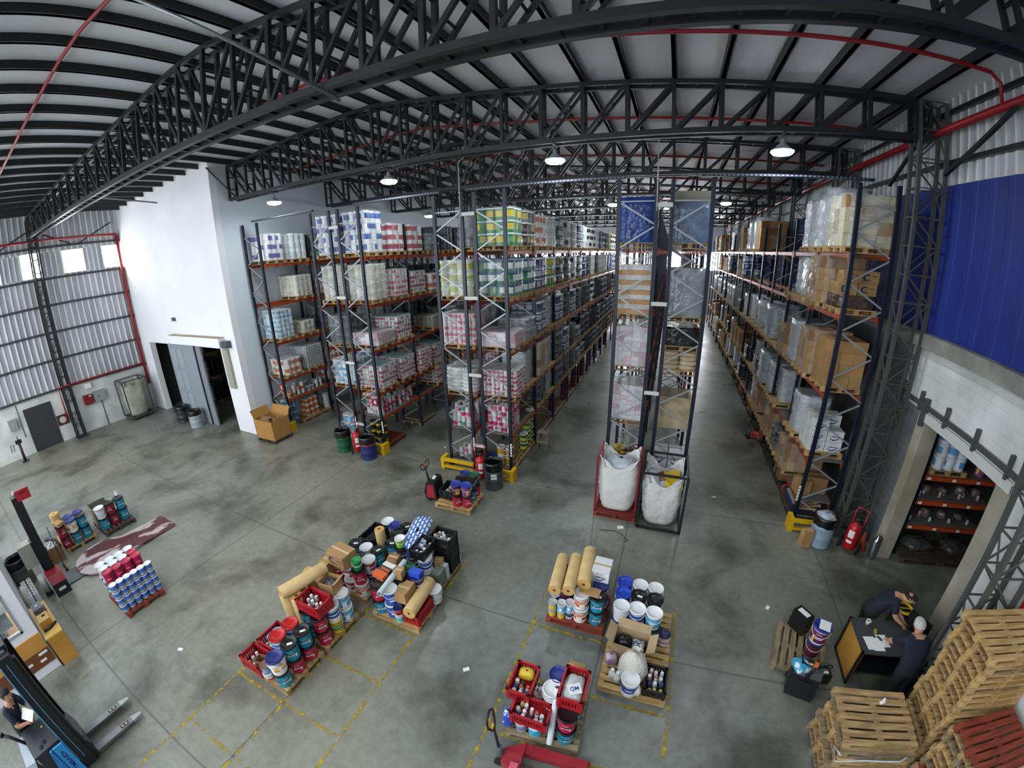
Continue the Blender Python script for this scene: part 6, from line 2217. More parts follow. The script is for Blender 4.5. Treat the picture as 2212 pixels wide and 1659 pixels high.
# stacker driver holding papers
person('dark-haired person in navy T-shirt holding papers beside the stacker truck', dict(
    pelvis=vv(-8.32, -1.72, .93), chest=vv(-8.28, -1.64, 1.27), neck=vv(-8.26, -1.58, 1.47), head=vv(-8.23, -1.53, 1.6), face=vv(-8.14, -1.44, 1.54),
    shL=vv(-8.4, -1.47, 1.38), elL=vv(-8.28, -1.32, 1.14), wrL=vv(-8.1, -1.36, 1.12), shR=vv(-8.14, -1.76, 1.37), elR=vv(-7.98, -1.72, 1.12), wrR=vv(-7.96, -1.54, 1.1),
    hiL=vv(-8.38, -1.64, .92), knL=vv(-8.36, -1.6, .5), anL=vv(-8.38, -1.66, .08), toL=vv(-8.28, -1.56, .04), hiR=vv(-8.26, -1.8, .92), knR=vv(-8.24, -1.78, .5), anR=vv(-8.27, -1.84, .08), toR=vv(-8.17, -1.75, .04)), '#17130f', skin='#c79a80', extra_hair=1.06)
q = MB(); q.cbox((0, 0, 0), (.3, .21, .004), M_tagw, .6, .5)
tag(q.obj('paper_sheet', None, (-8.0, -1.42, 1.2)), uniq('white papers held by the person beside the stacker truck'), 'paper')

# ================================================================ STACKER TRUCK
t = thing('stacker_truck', uniq('blue and black pedestrian stacker truck with lowered forks'), 'stacker', (-7.75, -1.05, 0))
for s in (-1, 1):
    a = MB()
    a.box(s * .3 - .09, s * .3 + .09, -.12, .14, .06, 2.72, M_dk)
    a.box(s * .3 - .05, s * .3 + .05, -.05, .2, .1, 2.6, mat('inner_mast', '#0c0f18', .3))
    a.obj('mast_rail', t)
    e_ = MB()
    e_.box(s * .3 + .088, s * .3 + .1, -.13, -.11, .3, 2.6, mat('sky_blue_edge', '#4aa6dc', .4))
    e_.box(s * .3 + .088, s * .3 + .1, .0, .012, .3, 2.6, mat('sky_blue_edge', '#4aa6dc', .4))
    e_.obj('mast_edge', t)
a = MB(); a.box(-.3, .3, -.08, .1, 2.6, 2.75, M_gun); a.box(-.22, .22, -.15, .15, 2.66, 2.8, M_dk); a.obj('mast_head', t)
a = MB(); a.box(-.26, .26, -.02, .04, .3, 2.6, mat('mast_guard', '#101218', .2)); a.obj('mast_guard', t)
a = MB(); a.box(-.36, .36, .14, .24, .1, .5, M_dk); a.hexa([(-.34, .2, .4), (.34, .2, .4), (.34, .26, .4), (-.34, .26, .4), (-.3, .16, .75), (-.2, .16, .75), (-.2, .22, .75), (-.3, .22, .75)], M_gun); a.obj('carriage', t)
for s in (-1, 1):
    f = MB()
    M_fork = mat('bare_fork_steel', '#6f7274', .35, .5, .15, 4)
    f.hexa([(s * .26 - .08, .2, .06), (s * .26 + .08, .2, .06), (s * .26 + .07, 1.1, .06), (s * .26 - .07, 1.1, .06), (s * .26 - .08, .2, .13), (s * .26 + .08, .2, .13), (s * .26 + .07, 1.1, .12), (s * .26 - .07, 1.1, .12)], M_fork)
    f.hexa([(s * .26 - .07, 1.1, .06), (s * .26 + .07, 1.1, .06), (s * .26 + .03, 1.3, .07), (s * .26 - .03, 1.3, .07), (s * .26 - .07, 1.1, .12), (s * .26 + .07, 1.1, .12), (s * .26 + .03, 1.3, .1), (s * .26 - .03, 1.3, .1)], mat('worn_fork_tip', '#b5b8b8', .3, .5))
    f.box(s * .26 - .045, s * .26 + .045, .84, 1.02, .12, .125, M_dk)
    fo = f.obj('fork', t)
    for y in (.89, .97):
        w = MB(); w.tube([(s * .26 - .03, y, .1), (s * .26 + .03, y, .1)], .034, P('#b9a67c'), 12); w.obj('load_roller', fo)
a = MB()
a.box(-.4, .42, -.95, -.14, .05, .55, M_dk)
a.hexa([(-.4, -.92, .55), (.42, -.92, .55), (.42, -.14, .55), (-.4, -.14, .55), (-.36, -.75, .9), (.38, -.75, .9), (.38, -.14, .92), (-.36, -.14, .92)], mat('chassis_top', '#24272c', .45))
a.obj('chassis', t)
a = MB(); a.box(.42, .45, -.36, -.13, .1, .88, M_blue_m); a.hexa([(.42, -.62, .1), (.45, -.62, .1), (.45, -.38, .1), (.42, -.38, .1), (.42, -.44, .86), (.45, -.44, .86), (.45, -.38, .88), (.42, -.38, .88)], mat('machine_blue_dark', '#2b7fc4', .35)); a.obj('side_cover', t)
q = MB(); flat_text(q, 'PTMBAIDr', .13, (.455, -.25, .46), (0, 0, 1), (0, -1, 0), mat('logo_navy', '#1d2f8a', .5)); q.obj('logo', t)
a = MB()
a.hexa([(-.42, -1.0, .06), (.3, -1.15, .06), (.42, -.7, .06), (-.42, -.6, .06), (-.4, -.95, .75), (.2, -1.05, .72), (.4, -.72, .86), (-.4, -.62, .86)], mat('grey_cowling', '#8d949e', .35))
a.obj('cowling', t)
a = MB(); a.tube([(-.1, -.75, .85), (-.2, -.95, 1.1), (-.3, -1.1, 1.18)], .035, M_dk, 8); a.obj('tiller_arm', t)
a = MB(); a.cbox((-.34, -1.13, 1.2), (.3, .1, .07), M_dk, .6); a.cbox((-.3, -1.1, 1.24), (.05, .05, .03), mat('button_blue', '#2b4fa0', .5)); a.obj('tiller_head', t)
a = MB(); a.box(-.3, .25, -1.45, -1.1, .16, .2, M_gun); a.obj('platform', t)
for x, y in ((.1, -.42), (.16, -.52)):
    a = MB(); a.lathe([(.05, 0), (.05, .02), (.02, .03)], M_rub, 14, (x + .1, y, .9)); a.obj('filler_cap', t)
a = MB(); a.lathe([(.02, 0), (.02, .015)], M_yb, 12, (-.12, -.3, .92)); a.obj('key_switch', t)

# ================================================================ STRETCH WRAPPER
t = thing('stretch_wrapper', uniq('pallet stretch wrapper with black mast, red base box and round turntable'), 'wrapping machine', (-13.3, .6, 0))
a = MB(); a.box(-.16, .1, -.12, .12, .0, 2.75, M_dk); a.box(-.2, -.14, -.05, .05, .1, 2.7, mat('mast_slot', '#2c2a28', .5)); a.obj('mast', t)
a = MB(); a.cbox((.1, .2, 2.76), (.04, .36, .28), mat('flag_red', '#9a1f2a', .4)); a.cbox((.122, .2, 2.82), (.01, .16, .03), M_dk); a.obj('end_plate', t)
a = MB(); a.lathe([(.04, 0), (.03, .08), (.01, .12)], P('#d9c2b0'), 10, (-.12, 0, 2.75)); a.obj('beacon', t)
a = MB(); a.hexa([(.1, -.2, 0), (.55, -.2, 0), (.55, .2, 0), (.1, .2, 0), (.1, -.2, .42), (.5, -.2, .36), (.5, .2, .36), (.1, .2, .42)], M_dk); a.obj('drive_box', t)
a = MB(); a.hexa([(.08, -.21, .42), (.5, -.21, .36), (.5, .21, .36), (.08, .21, .42), (.06, -.2, .62), (.36, -.2, .58), (.36, .2, .58), (.06, .2, .62)], M_red); a.obj('hood', t)
q = MB(); q.face([(.553, -.1, .16), (.553, .1, .16), (.545, .1, .24), (.545, -.1, .24)], M_tagw); q.obj('label_patch', t)
a = MB(); a.box(-.42, -.08, -.54, -.17, .8, 1.45, mat('carriage_grey', '#b6b8ae', .5)); a.box(-.2, .06, -.17, -.1, .6, 1.5, M_dk); a.obj('film_carriage', t)
a = MB(); a.lathe([(.09, 0), (.09, .5)], mat('white_film_roll', '#d5dade', .2), 16, (.12, -.34, .12)); a.lathe([(.12, 0), (.12, .06)], M_dk, 16, (.12, -.34, .04)); a.obj('film_roll', t)
M_turn = ramp_mat('worn_maroon', '#54272b', '#b9abaa', 1.9, .5, .54, .6, (1, .5, 1), 7)
a = MB(); a.lathe([(.82, .0), (.85, .02), (.85, .075), (.83, .08)], M_turn, 40, (-.1, 1.45, 0)); a.obj('turntable', t)
a = MB(); a.box(-.45, .25, .2, .75, 0, .03, M_gun); a.obj('base_board', t)
a = MB(); a.hexa([(-.6, 2.1, 0), (.45, 2.1, 0), (.45, 3.5, 0), (-.6, 3.5, 0), (-.6, 2.1, .075), (.45, 2.1, .075), (.45, 3.5, .008), (-.6, 3.5, .008)], M_turn); a.obj('ramp', t)
b = MB(); b.tube([(0, 0, 0), (.0, .05, 1.35)], .014, P('#28347c'), 6)
o = tag(b.obj('broom', None, (-13.95, 1.0, .03)), uniq('blue-handled broom standing beside the wrapper mast'), 'broom')
b = MB(); b.box(-.16, .16, -.03, .03, -.02, .06, M_dk); b.obj('brush', o)
drum(-14.45, -.12, 'dark grey bin with black liner behind the wrapper mast', [(0, 2, mat('bin_dark', '#55554f', .5))], r=.31, h=.8)

# pallets beside the wrapper
pallet(-15.25, 1.82, 'pallet of teal and dark red pails behind the wrapper mast', M_wood)
for (x, y, ks, w) in ((-14.82, 1.45, ('darkred', 'darkred'), 'front'), (-14.83, 1.78, ('teal', 'navywhite'), 'second'), (-14.85, 2.1, ('teal', 'teal'), 'third'), (-15.17, 1.8, ('blackblack', 'navylid'), 'back left'), (-15.17, 2.12, ('blackblack', 'navylid'), 'back right')):
    stack(x, y, .144, [(ks[0], 'lower pail of the %s stack' % w), (ks[1], 'upper pail of the %s stack' % w)], 'on pallet behind wrapper')
q = MB(); q.cbox((0, 0, .05), (.3, .22, .1), M_kraft, .4)
tag(q.obj('cardboard_tray', None, (-14.82, 1.45, .9)), uniq('small buff tray on the front dark red pail stack'), 'tray')
roll((-15.3, 1.5, .144), (-15.3, 1.5, 1.1), .15, 'thick upright kraft roll behind the navy-lidded pails')
carton(-14.75, 1.0, 0, .48, .42, .5, 'open carton of white scraps between wrapper and dark red pails', -.15, M_kraft_d, True, flaps=(0, 0, 0, 0))
bag(-14.75, 1.0, .05, .4, .34, .48, 'white paper scraps in the carton by the wrapper', ramp_mat('scraps', '#8a8a88', '#e2e2de', 9, .4, .55, .7), 0, 'paper_scraps', 'scraps', 3, .2)
bag(-15.1, .95, 0, .7, .6, .5, 'pile of mixed rubbish with a yellow bag left of the carton', ramp_mat('mixed_rubbish', '#2a2a2c', '#a8a39a', 5, .45, .6, .6), 0, 'rubbish', 'rubbish', 6, .2)
pallet(-14.98, 2.98, 'dark pallet of teal and dark red pails beyond the wrapper', M_wood_d)
for (x, y, ks, w) in ((-14.72, 2.66, ('teal', 'white'), 'near'), (-14.73, 2.98, ('darkred', 'darkred'), 'middle'), (-14.74, 3.3, ('teal', 'teal'), 'far')):
    stack(x, y, .144, [(ks[0], 'lower pail of the %s stack' % w), (ks[1], 'upper pail of the %s stack' % w)], 'on dark pallet beyond wrapper')
carton(-15.3, 2.8, .144, .5, .56, .62, 'empty open grey carton behind the pails beyond the wrapper', 0, mat('grey_carton', '#6f6a5c', .8), True, flaps=(0, 0, 0, 0))
pail('white', -15.05, 3.05, .144, 'white pail behind the dark red stack beyond the wrapper')
roll((-15.05, 3.36, .144), (-15.1, 3.42, .95), .07, 'white film roll standing behind the far teal pails', mat('white_film_roll', '#d5dade', .2), mat('film_end', '#9fb1b0', .4), group='film tubes', name='film_tube')

# ready pallet of red, white and blue buckets
pallet(-10.77, 1.86, 'red-brown pallet of crimson, white and small blue buckets', M_wood_r)
gx, gy = (-11.22, -10.985, -10.75, -10.63), (1.5, 1.745, 1.99, 2.235)
PK['hotred'].update(r=.117, h=.31); PK['hotwhite'].update(r=.117, h=.31); PK['bluegrey'].update(r=.117, h=.31); PK['bluecapb'] = dict(r=.117, h=.31, body='#2a56c0', lid='#e6e8ea', label='#e2e4e6', band=(.35, .6), span=8)
gx = (-11.22, -10.983, -10.746)
RW = ['left edge row', 'middle row', 'front crimson row']
CWN = ['nearest', 'second', 'third', 'farthest']
for i, x in enumerate(gx):
    for j, y in enumerate(gy):
        for l in range(3):
            if 0 < i < 2 and 0 < j < 3 and l < 2: continue
            top = l == 2
            k = ('hotred' if (i == 2 or (i == 1 and j == 3)) else 'hotwhite') if (top or i == 2) else ('bluecapb' if (i + l) % 2 else 'orangewhite2')
            if k == 'orangewhite2': k = 'bluegrey'
            nm = {'hotred': 'crimson bucket', 'hotwhite': 'white-lidded bucket', 'bluecapb': 'blue and white bucket', 'bluegrey': 'pale blue bucket'}[k]
            pail(k, x, y, .144 + l * .312, '%s, %s layer, %s, %s column, red-brown pallet' % (nm, ['bottom', 'middle', 'top'][l], RW[i], CWN[j]), handle=False, group='buckets on the red-brown pallet')
for j in range(6):
    for l in range(4):
        pail('smallblue', -10.34, 1.42 + j * .178, .144 + l * .202, 'small blue-banded bucket, %s layer, %s column on red-brown pallet' % (['bottom', 'second', 'third', 'top'][l], ORD[j]), handle=False, group='small blue buckets')
for j in range(4):
    pail('smallblue', -10.53, 1.5 + j * .245, .144, 'small blue bucket behind the front ones, %s, red-brown pallet' % ORD[j], handle=False, group='small blue buckets')

# film rolls, desk and office front at the left edge
for i in range(6):
    for j in range(2):
        roll((-13.62 + i * .17, -.06 - j * .17, 0), (-13.62 + i * .17, -.06 - j * .17, .48), .07, 'white film roll %s from the bin, %s row' % (ORD[i], ['front', 'back'][j]), mat('white_film_roll', '#d5dade', .2), mat('film_end2', '#c9cecd', .4), group='upright film rolls', name='film_roll')
bag(-13.0, -.3, .0, .3, .2, .7, 'white crumpled film bag behind the upright film rolls', mat('white_film_sack', '#d9d4ca', .3))
M_honey = ramp_mat('honey_board', '#b27d2e', '#c48f42', 2, rough=.55)
t = thing('packing_desk', uniq('honey-coloured packing desk at the office front'), 'desk', (-10.95, -.2, 0))
a = MB(); a.box(-.72, .76, -.2, .22, .75, .79, ramp_mat('honey_top', '#c8a052', '#d6b268', 2, rough=.5)); a.obj('desktop', t)
a = MB(); a.box(.72, .76, -.2, .22, 0, .75, M_honey); a.obj('end_panel', t)
a = MB(); a.box(-.72, -.68, -.2, .22, 0, .75, M_honey); a.obj('end_panel', t)
a = MB(); a.box(.755, .765, -.22, -.19, 0, .75, M_dk); a.obj('edge_strip', t)
b = MB(); b.box(-.17, .17, -.14, .14, 0, .2, M_honey); b.box(-.16, .16, -.13, .13, .2, .215, ramp_mat('honey_top', '#c8a052', '#d6b268', 2))
o = tag(b.obj('wooden_box', None, (-10.68, -.2, .79)), uniq('wooden box with a round hole on the packing desk'), 'box')
q = MB(); q.lathe([(.05, .216), (.001, .217)], M_dk, 16, (-.04, .03, 0)); q.obj('hole', o)
b = MB(); b.box(-.16, .16, -.13, .13, 0, .2, mat('printer_grey', '#6a7076', .5)); b.box(-.12, .12, .13, .17, .05, .08, M_dk)
o = tag(b.obj('label_printer', None, (-11.25, -.2, .79)), uniq('grey label printer on the packing desk'), 'printer')
q = MB(); q.box(-.04, .02, -.03, .03, .2, .203, M_tagw); q.obj('sticker', o)
b = MB(); b.tube([(0, 0, .03), (.2, .03, .03), (.35, -.02, .03)], .03, M_dk, 8)
tag(b.obj('hand_scanner', None, (-10.55, .0, .79), -1.2), uniq('black hand scanner at the front edge of the packing desk'), 'scanner')
b = MB(); b.box(-.04, .04, -.03, .03, 0, .14, M_dk)
tag(b.obj('tape_gun', None, (-11.0, -.28, .79)), uniq('black tape dispenser between printer and wooden box'), 'tape gun')
ow = MB()
M_off = mat('office_white', '#e3e5ea', .5)
X0 = -10.3
ow.box(-15.5, X0, -.56, -.44, .98, 2.7, M_off)
ow.box(X0 - .1, X0, -.75, -.56, .98, 2.7, M_off)
ow.box(X0 - .1, X0, -4.5, -.75, .98, 1.2, M_off)
ow.box(X0 - .1, X0, -4.5, -.75, 2.1, 2.7, M_off)
ow.box(X0 - .1, X0, -4.5, -2.2, 1.2, 2.1, M_off)
ow.box(-15.5, X0, -.56, -.44, 0, .98, M_off)
ow.box(X0 - .1, X0, -4.5, -.56, 0, .22, M_off)
of = struct('wall_office', ow)
a = MB(); a.box(X0 - .1, X0 + .03, -4.5, -.45, .6, .98, M_honey); a.obj('honey_band', of)
a = MB(); a.box(X0 - .1, X0 + .02, -4.5, -.45, .22, .6, mat('brown_board', '#6e3f22', .6)); a.obj('brown_board', of)
for i, (y, z, w) in enumerate(((-.62, .52, .22), (-.7, .36, .16), (-1.05, .42, .18), (-1.45, .32, .26))):
    q = MB(); q.box(X0 + .021, X0 + .024, y - w / 2, y + w / 2, z - .03, z + .03, M_tagw); q.obj('notice_strip', of)
gl = MB(); gl.box(X0 - .06, X0 - .05, -2.2, -.75, 1.2, 2.1, film_mat('window_glass', '#aab6b8', .25, .05, 0.0))
wo = struct('window_40', gl)
a = MB()
for (y0, y1, z0, z1) in ((-2.2, -.72, 1.17, 1.22), (-2.2, -.72, 2.08, 2.13), (-.77, -.72, 1.17, 2.13)):
    a.box(X0 - .02, X0 + .02, y0, y1, z0, z1, mat('aluminium', '#b9bcc0', .35, .5))
a.obj('window_frame', wo)
b = MB(); b.box(-.02, .02, -.3, .3, .08, .44, M_black); b.box(-.1, .1, -.1, .1, 0, .02, M_black); b.box(-.02, .0, -.03, .03, .02, .1, M_black)
tag(b.obj('monitor', None, (-10.7, -1.15, 1.12)), uniq('black monitor inside the office window'), 'monitor')
b = MB(); b.box(-.5, .5, -1.0, 1.0, 1.07, 1.12, M_honey); b.box(-.5, -.45, -1, 1, 0, 1.07, M_honey)
tag(b.obj('office_counter', None, (-10.95, -1.6, 0)), uniq('counter inside the office under the monitor'), 'counter')

# ================================================================ LEFT WALL FITTINGS
def plate(name, y0, y1, z0, z1, d, m, label, cat, group=None):
    b = MB(); b.box(0, d, -(y1 - y0) / 2, (y1 - y0) / 2, 0, z1 - z0, m)
    return tag(b.obj(name, None, (XL + .001, (y0 + y1) / 2, z0)), uniq(label), cat, group)
dr = MB(); dr.box(XL, XL + .04, 3.04, 4.42, 0, 2.18, mat('dark_door', '#2f3233', .5)); do = struct('door_1', dr)
a = MB(); a.box(XL + .04, XL + .09, 3.14, 3.2, 1.0, 1.12, M_gun); a.obj('door_handle', do)
o = plate('hose_box', 6.0, 6.42, 1.4, 1.9, .22, mat('fire_red_box', '#7d1620', .5), 'dark red fire hose box on the left wall', 'hose box')
q = MB(); q.box(.22, .223, .05, .15, .4, .46, M_tagw); q.obj('sticker', o)
o = plate('switch_box', 6.52, 7.08, 1.42, 1.95, .25, mat('switch_grey', '#8e9294', .5), 'grey electrical box right of the red hose box', 'electrical box')
q = MB(); q.box(.25, .255, -.1, -.05, .2, .3, M_dk); q.obj('knob', o)
for (y, z, w) in ((6.25, 2.2, 'above the red hose box'),):
    plate('junction_box', y, y + .3, z, z + .28, .12, M_white, 'small white junction box ' + w, 'electrical box')
o = plate('sensor_box', 2.18, 2.58, 1.44, 1.94, .2, mat('switch_grey', '#8e9294', .5), 'grey box left of the dark door', 'electrical box')
q = MB(); q.lathe([(.05, 0), (.001, .01)], M_white, 12, (.2, 0, .25)); q.obj('dial', o)
o = plate('round_sign', 4.46, 5.0, .82, 1.34, .05, mat('maroon_board', '#4b1e20', .6), 'maroon board with a round white disc beside the dark door', 'sign')
q = MB()
n = 20
q.face([(.052, .17 * cos(2 * pi * i / n), .26 + .17 * sin(2 * pi * i / n)) for i in range(n)], mat('disc_grey', '#b9b5b0', .6))
q.obj('disc', o)
b = MB(); b.tube([(0, 0, 0), (0, 0, 1.9)], .02, M_gun, 6)
tag(b.obj('conduit', None, (XL + .03, 6.85, .0)), uniq('thin grey conduit below the grey electrical box'), 'conduit', 'wall conduits')
b = MB(); b.tube([(0, 0, .9), (0, 0, 2.5)], .02, M_gun, 6)
tag(b.obj('conduit', None, (XL + .03, 2.78, .0)), uniq('thin grey conduit left of the dark door'), 'conduit', 'wall conduits')
b = MB()
b.box(-.16, .16, -.16, .16, 0, .04, M_dk); b.tube([(0, 0, .04), (0, 0, .95)], .07, mat('dark_red_iron', '#3a1f1f', .5), 10); b.cbox((0, 0, 1.0), (.16, .3, .16), M_dk); b.tube([(0, 0, 1.05), (0, 0, 1.25)], .03, M_gun, 8)
tag(b.obj('pedestal_grinder', None, (-25.6, 2.3, 0)), uniq('dark pedestal machine standing left of the dark door'), 'machine')
for k in range(2):
    b = MB(); b.tube([(0, 0, 0), (0, .03, .35)], .012, M_dk, 5)
    tag(b.obj('hook', None, (XL + .02, 1.9 + k * .14, .45)), uniq('small dark hook low on the left wall, %s the pedestal machine' % ('farther from' if k == 0 else 'nearer')), 'hook', 'wall hooks')

# bulk bag frame against the left wall
pallet(-25.6, 8.35, 'dark pallet under the bag frame at the left wall', M_wood_d, 1.57)
bag_frame(-25.6, 8.35, 1.1, 1.25, 2.2, .15, M_gun, 'tall grey bag frame against the left wall', [('x', 1), ('y', -1), ('y', 1), ('x', -1)])
big_bag(-25.6, 8.35, .96, 1.0, 1.75, .2, 'dirty white bulk bag hanging in the grey frame', 11, .05, mat('dirty_white_bag', '#a9a698', .6, 0, .15, 2, .6, 6), .1, .2)

# red fire pipes
def pipe(pts, r, label, m=None):
    b = MB(); b.tube(pts, r, m or M_red_pipe, 10)
    return tag(b.obj('fire_pipe'), uniq(label), 'pipe', 'red fire pipes')
pipe([(-26.0, -6, 9.85), (-26.0, 9.45, 9.75)], .06, 'red pipe running high along the left wall')
pipe([(-26.15, 9.5, 9.75), (-26.15, 9.5, 1.5)], .075, 'red pipe dropping down the corner by the white wall')
pipe([(-26.12, 4.95, .95), (-26.12, 4.95, 2.68), (-26.12, 9.4, 2.7)], .05, 'red pipe along the top of the left blockwork')
def arch(y, x0, x1, dz, label, tail=None):
    n = 24
    pts = [(x0 + (x1 - x0) * i / n, y, roof_z(x0 + (x1 - x0) * i / n) + dz) for i in range(n + 1)]
    if tail: pts += tail
    return pipe(pts, .042, label)
arch(2.75, -26.0, 5.6, -.05, 'nearest arched red sprinkler pipe under the roof')
arch(8.05, -16.0, 5.6, -.05, 'second arched red sprinkler pipe, ending in a drop at the blue wall', [(5.8, 8.05, 10.6), (5.8, 8.05, 10.2)])
for i, yy in enumerate((13.2, 18.4, 23.7, 29.0, 34.2)):
    arch(yy, -15.9, 5.7, -.05, 'arched red sprinkler pipe, %s behind the one dropping at the blue wall' % ORD[i])
pipe([(5.85, -6, 10.18), (5.85, 52, 10.18)], .085, 'thick red pipe running high along the blue wall')
pipe([(6.05, 4.95, 0), (6.05, 4.95, 10.1)], .06, 'red pipe rising beside the near right lattice column')
pipe([(-2, 52.88, 9.3), (1.2, 52.88, 9.3), (1.2, 52.88, 7.4)], .1, 'red pipe bending down on the far wall')

# bracing rods
rod((-21.2, 5.29, 11.0), (-17.2, 7.9, 9.95), .03, 'pale rod hanging diagonally from the roof left of the white wall')
rod((-16.4, 9.6, 11.2), (-15.9, 10.55, 9.95), .03, 'dark knee rod at the top of the white corner', M_steel)
rod((-7.0, 2.0, 11.6), (-5.0, 5.3, 9.75), .03, 'pale rod hanging diagonally in front of the nearest big truss')
for i, (a, b_) in enumerate((((5.85, 10.8, 10.6), (5.85, 13.0, 9.3)), ((5.85, 7.4, 10.2), (5.85, 10.2, 9.2)), ((5.85, 4.6, 10.6), (5.85, 7.1, 9.4)))):
    q = MB(); q.bar(a, b_, .09, .07, M_steel)
    tag(q.obj('knee_brace'), uniq('dark diagonal brace on the upper right wall, %s' % ['beyond the doorway column', 'before the doorway column', 'at the near end'][i]), 'brace', 'wall braces')
for i, (a, b_) in enumerate((((-26.1, 5.3, 10.3), (-26.1, 7.2, 9.45)), ((-26.1, 9.3, 10.4), (-26.1, 7.5, 9.45)), ((-26.1, 5.2, 10.3), (-26.1, 3.4, 9.45)))):
    q = MB(); q.bar(a, b_, .06, .06, M_steel)
    tag(q.obj('wall_brace'), uniq('dark diagonal strut at the top of the left wall, %s' % ['right of the column', 'at the white wall corner', 'left of the column'][i]), 'brace', 'wall braces')
q = MB(); q.tube([(0, 0, 0), (0, 0, 1.75)], .014, mat('pale_conduit', '#a9acae', .4), 6)
tag(q.obj('hanging_conduit', None, (-.42, 10.7, 8.2)), uniq('thin pale conduit hanging above the bags rack'), 'conduit')
q = MB(); q.tube([(0, 0, 0), (0, 0, 1.6), (.25, 0, 1.75)], .014, mat('pale_conduit', '#a9acae', .4), 6)
tag(q.obj('hanging_conduit', None, (-5.85, 10.7, 8.2)), uniq('thin pale conduit hanging above the middle rack'), 'conduit')

# ================================================================ WHITE STORE DOORWAY
b = MB(); b.box(-2.35, 2.35, -.3, 0, 4.02, 4.42, M_white_wall); b.box(-2.35, 2.35, -.3, 0, 4.42, 4.44, mat('dusty_top', '#a89878', .8))
tag(b.obj('door_canopy', None, (-19.55, VY, 0)), uniq('long white box casing above the sliding door in the white wall'), 'canopy')
b = MB()
b.box(-1.45, 1.2, -.1, 0, 0, 3.95, mat('grey_door_panel', '#8a9299', .5))
o = tag(b.obj('sliding_door', None, (-21.1, VY - .02, 0)), uniq('grey panelled sliding door in the middle of the white wall opening'), 'door')
for x0 in (-1.2, -.55):
    for z0 in (.5, 1.65, 2.8):
        q = MB(); q.box(x0, x0 + .5, -.115, -.1, z0, z0 + .9, mat('grey_door_moulding', '#959da3', .5)); q.obj('panel_moulding', o)
q = MB(); q.box(1.2, 1.3, -.12, .02, 0, 3.95, M_dk); q.box(1.3, 1.75, -.08, 0, 0, 3.95, mat('grey_door_edge', '#7e858a', .5)); q.obj('edge_rail', o)
b = MB(); b.box(-.2, .2, -.12, 0, 2.15, 3.9, mat('tan_casing', '#9d9a8a', .6))
tag(b.obj('cable_casing', None, (-17.22, VY, 0)), uniq('tan vertical casing hanging beside the white doorway'), 'casing')
b = MB(); b.box(-.12, .12, -.1, 0, 0, .16, M_gun); b.tube([(0, -.1, .05), (.12, -.3, .0)], .04, M_white, 8)
tag(b.obj('security_camera', None, (-21.4, VY, 5.1)), uniq('small camera on the big white wall above the doorway'), 'camera')
b = MB(); b.box(-.2, .2, -.25, 0, 0, .3, M_gun)
tag(b.obj('door_motor', None, (-16.95, VY, 4.0)), uniq('grey door motor at the right end of the white casing'), 'motor')
# racks with dark and green pails inside the store
for i, (x0, x1, lab) in enumerate(((-25.0, -22.9, 'dark rack inside the white doorway left of the grey door'), (-19.2, -17.3, 'dark rack of green pails inside the white doorway right of the grey door'))):
    t = thing('pallet_rack', uniq(lab), 'rack', ((x0 + x1) / 2, 11.3, 0), 0, 'racks inside the white store')
    w = (x1 - x0) / 2
    for sx in (-1, 1):
        for y in (0, 1.0):
            put('upright', upright_mesh(4.2), t, (sx * w, y, 0))
    for z in (1.4, 2.8, 3.9):
        q = MB()
        for y in (0, 1.0): q.box(-w, w, y - .03, y + .03, z - .1, z, M_beam)
        q.obj('beam', t)
    for k in range(5):
        q = MB(); q.box(w - .055, w - .0, -.045, -.042, .9 + k * .12, .98 + k * .12, M_tagw); q.obj('barcode_label', t)
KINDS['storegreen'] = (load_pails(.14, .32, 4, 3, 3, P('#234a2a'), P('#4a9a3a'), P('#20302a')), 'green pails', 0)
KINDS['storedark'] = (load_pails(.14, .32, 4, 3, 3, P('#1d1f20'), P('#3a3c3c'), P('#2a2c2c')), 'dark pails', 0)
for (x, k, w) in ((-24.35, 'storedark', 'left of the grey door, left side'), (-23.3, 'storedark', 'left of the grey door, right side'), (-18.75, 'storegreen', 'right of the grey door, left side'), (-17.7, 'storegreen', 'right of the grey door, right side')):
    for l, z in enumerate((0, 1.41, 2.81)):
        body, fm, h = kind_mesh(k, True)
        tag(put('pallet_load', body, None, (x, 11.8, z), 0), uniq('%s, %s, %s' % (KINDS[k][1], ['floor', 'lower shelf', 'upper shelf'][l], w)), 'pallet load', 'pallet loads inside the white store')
pail('green', -18.4, 10.4, 0, 'small green pail on the floor inside the white doorway', handle=True)
for i, (x, y) in enumerate(((-17.95, 10.6), (-18.0, 10.9))):
    z = 0
    for l in range(2 + i):
        pail('green', x, y, z, 'green pail in the %s column by the white doorway, %s up' % (['front', 'rear'][i], ORD[l]), handle=False)
        z += .302

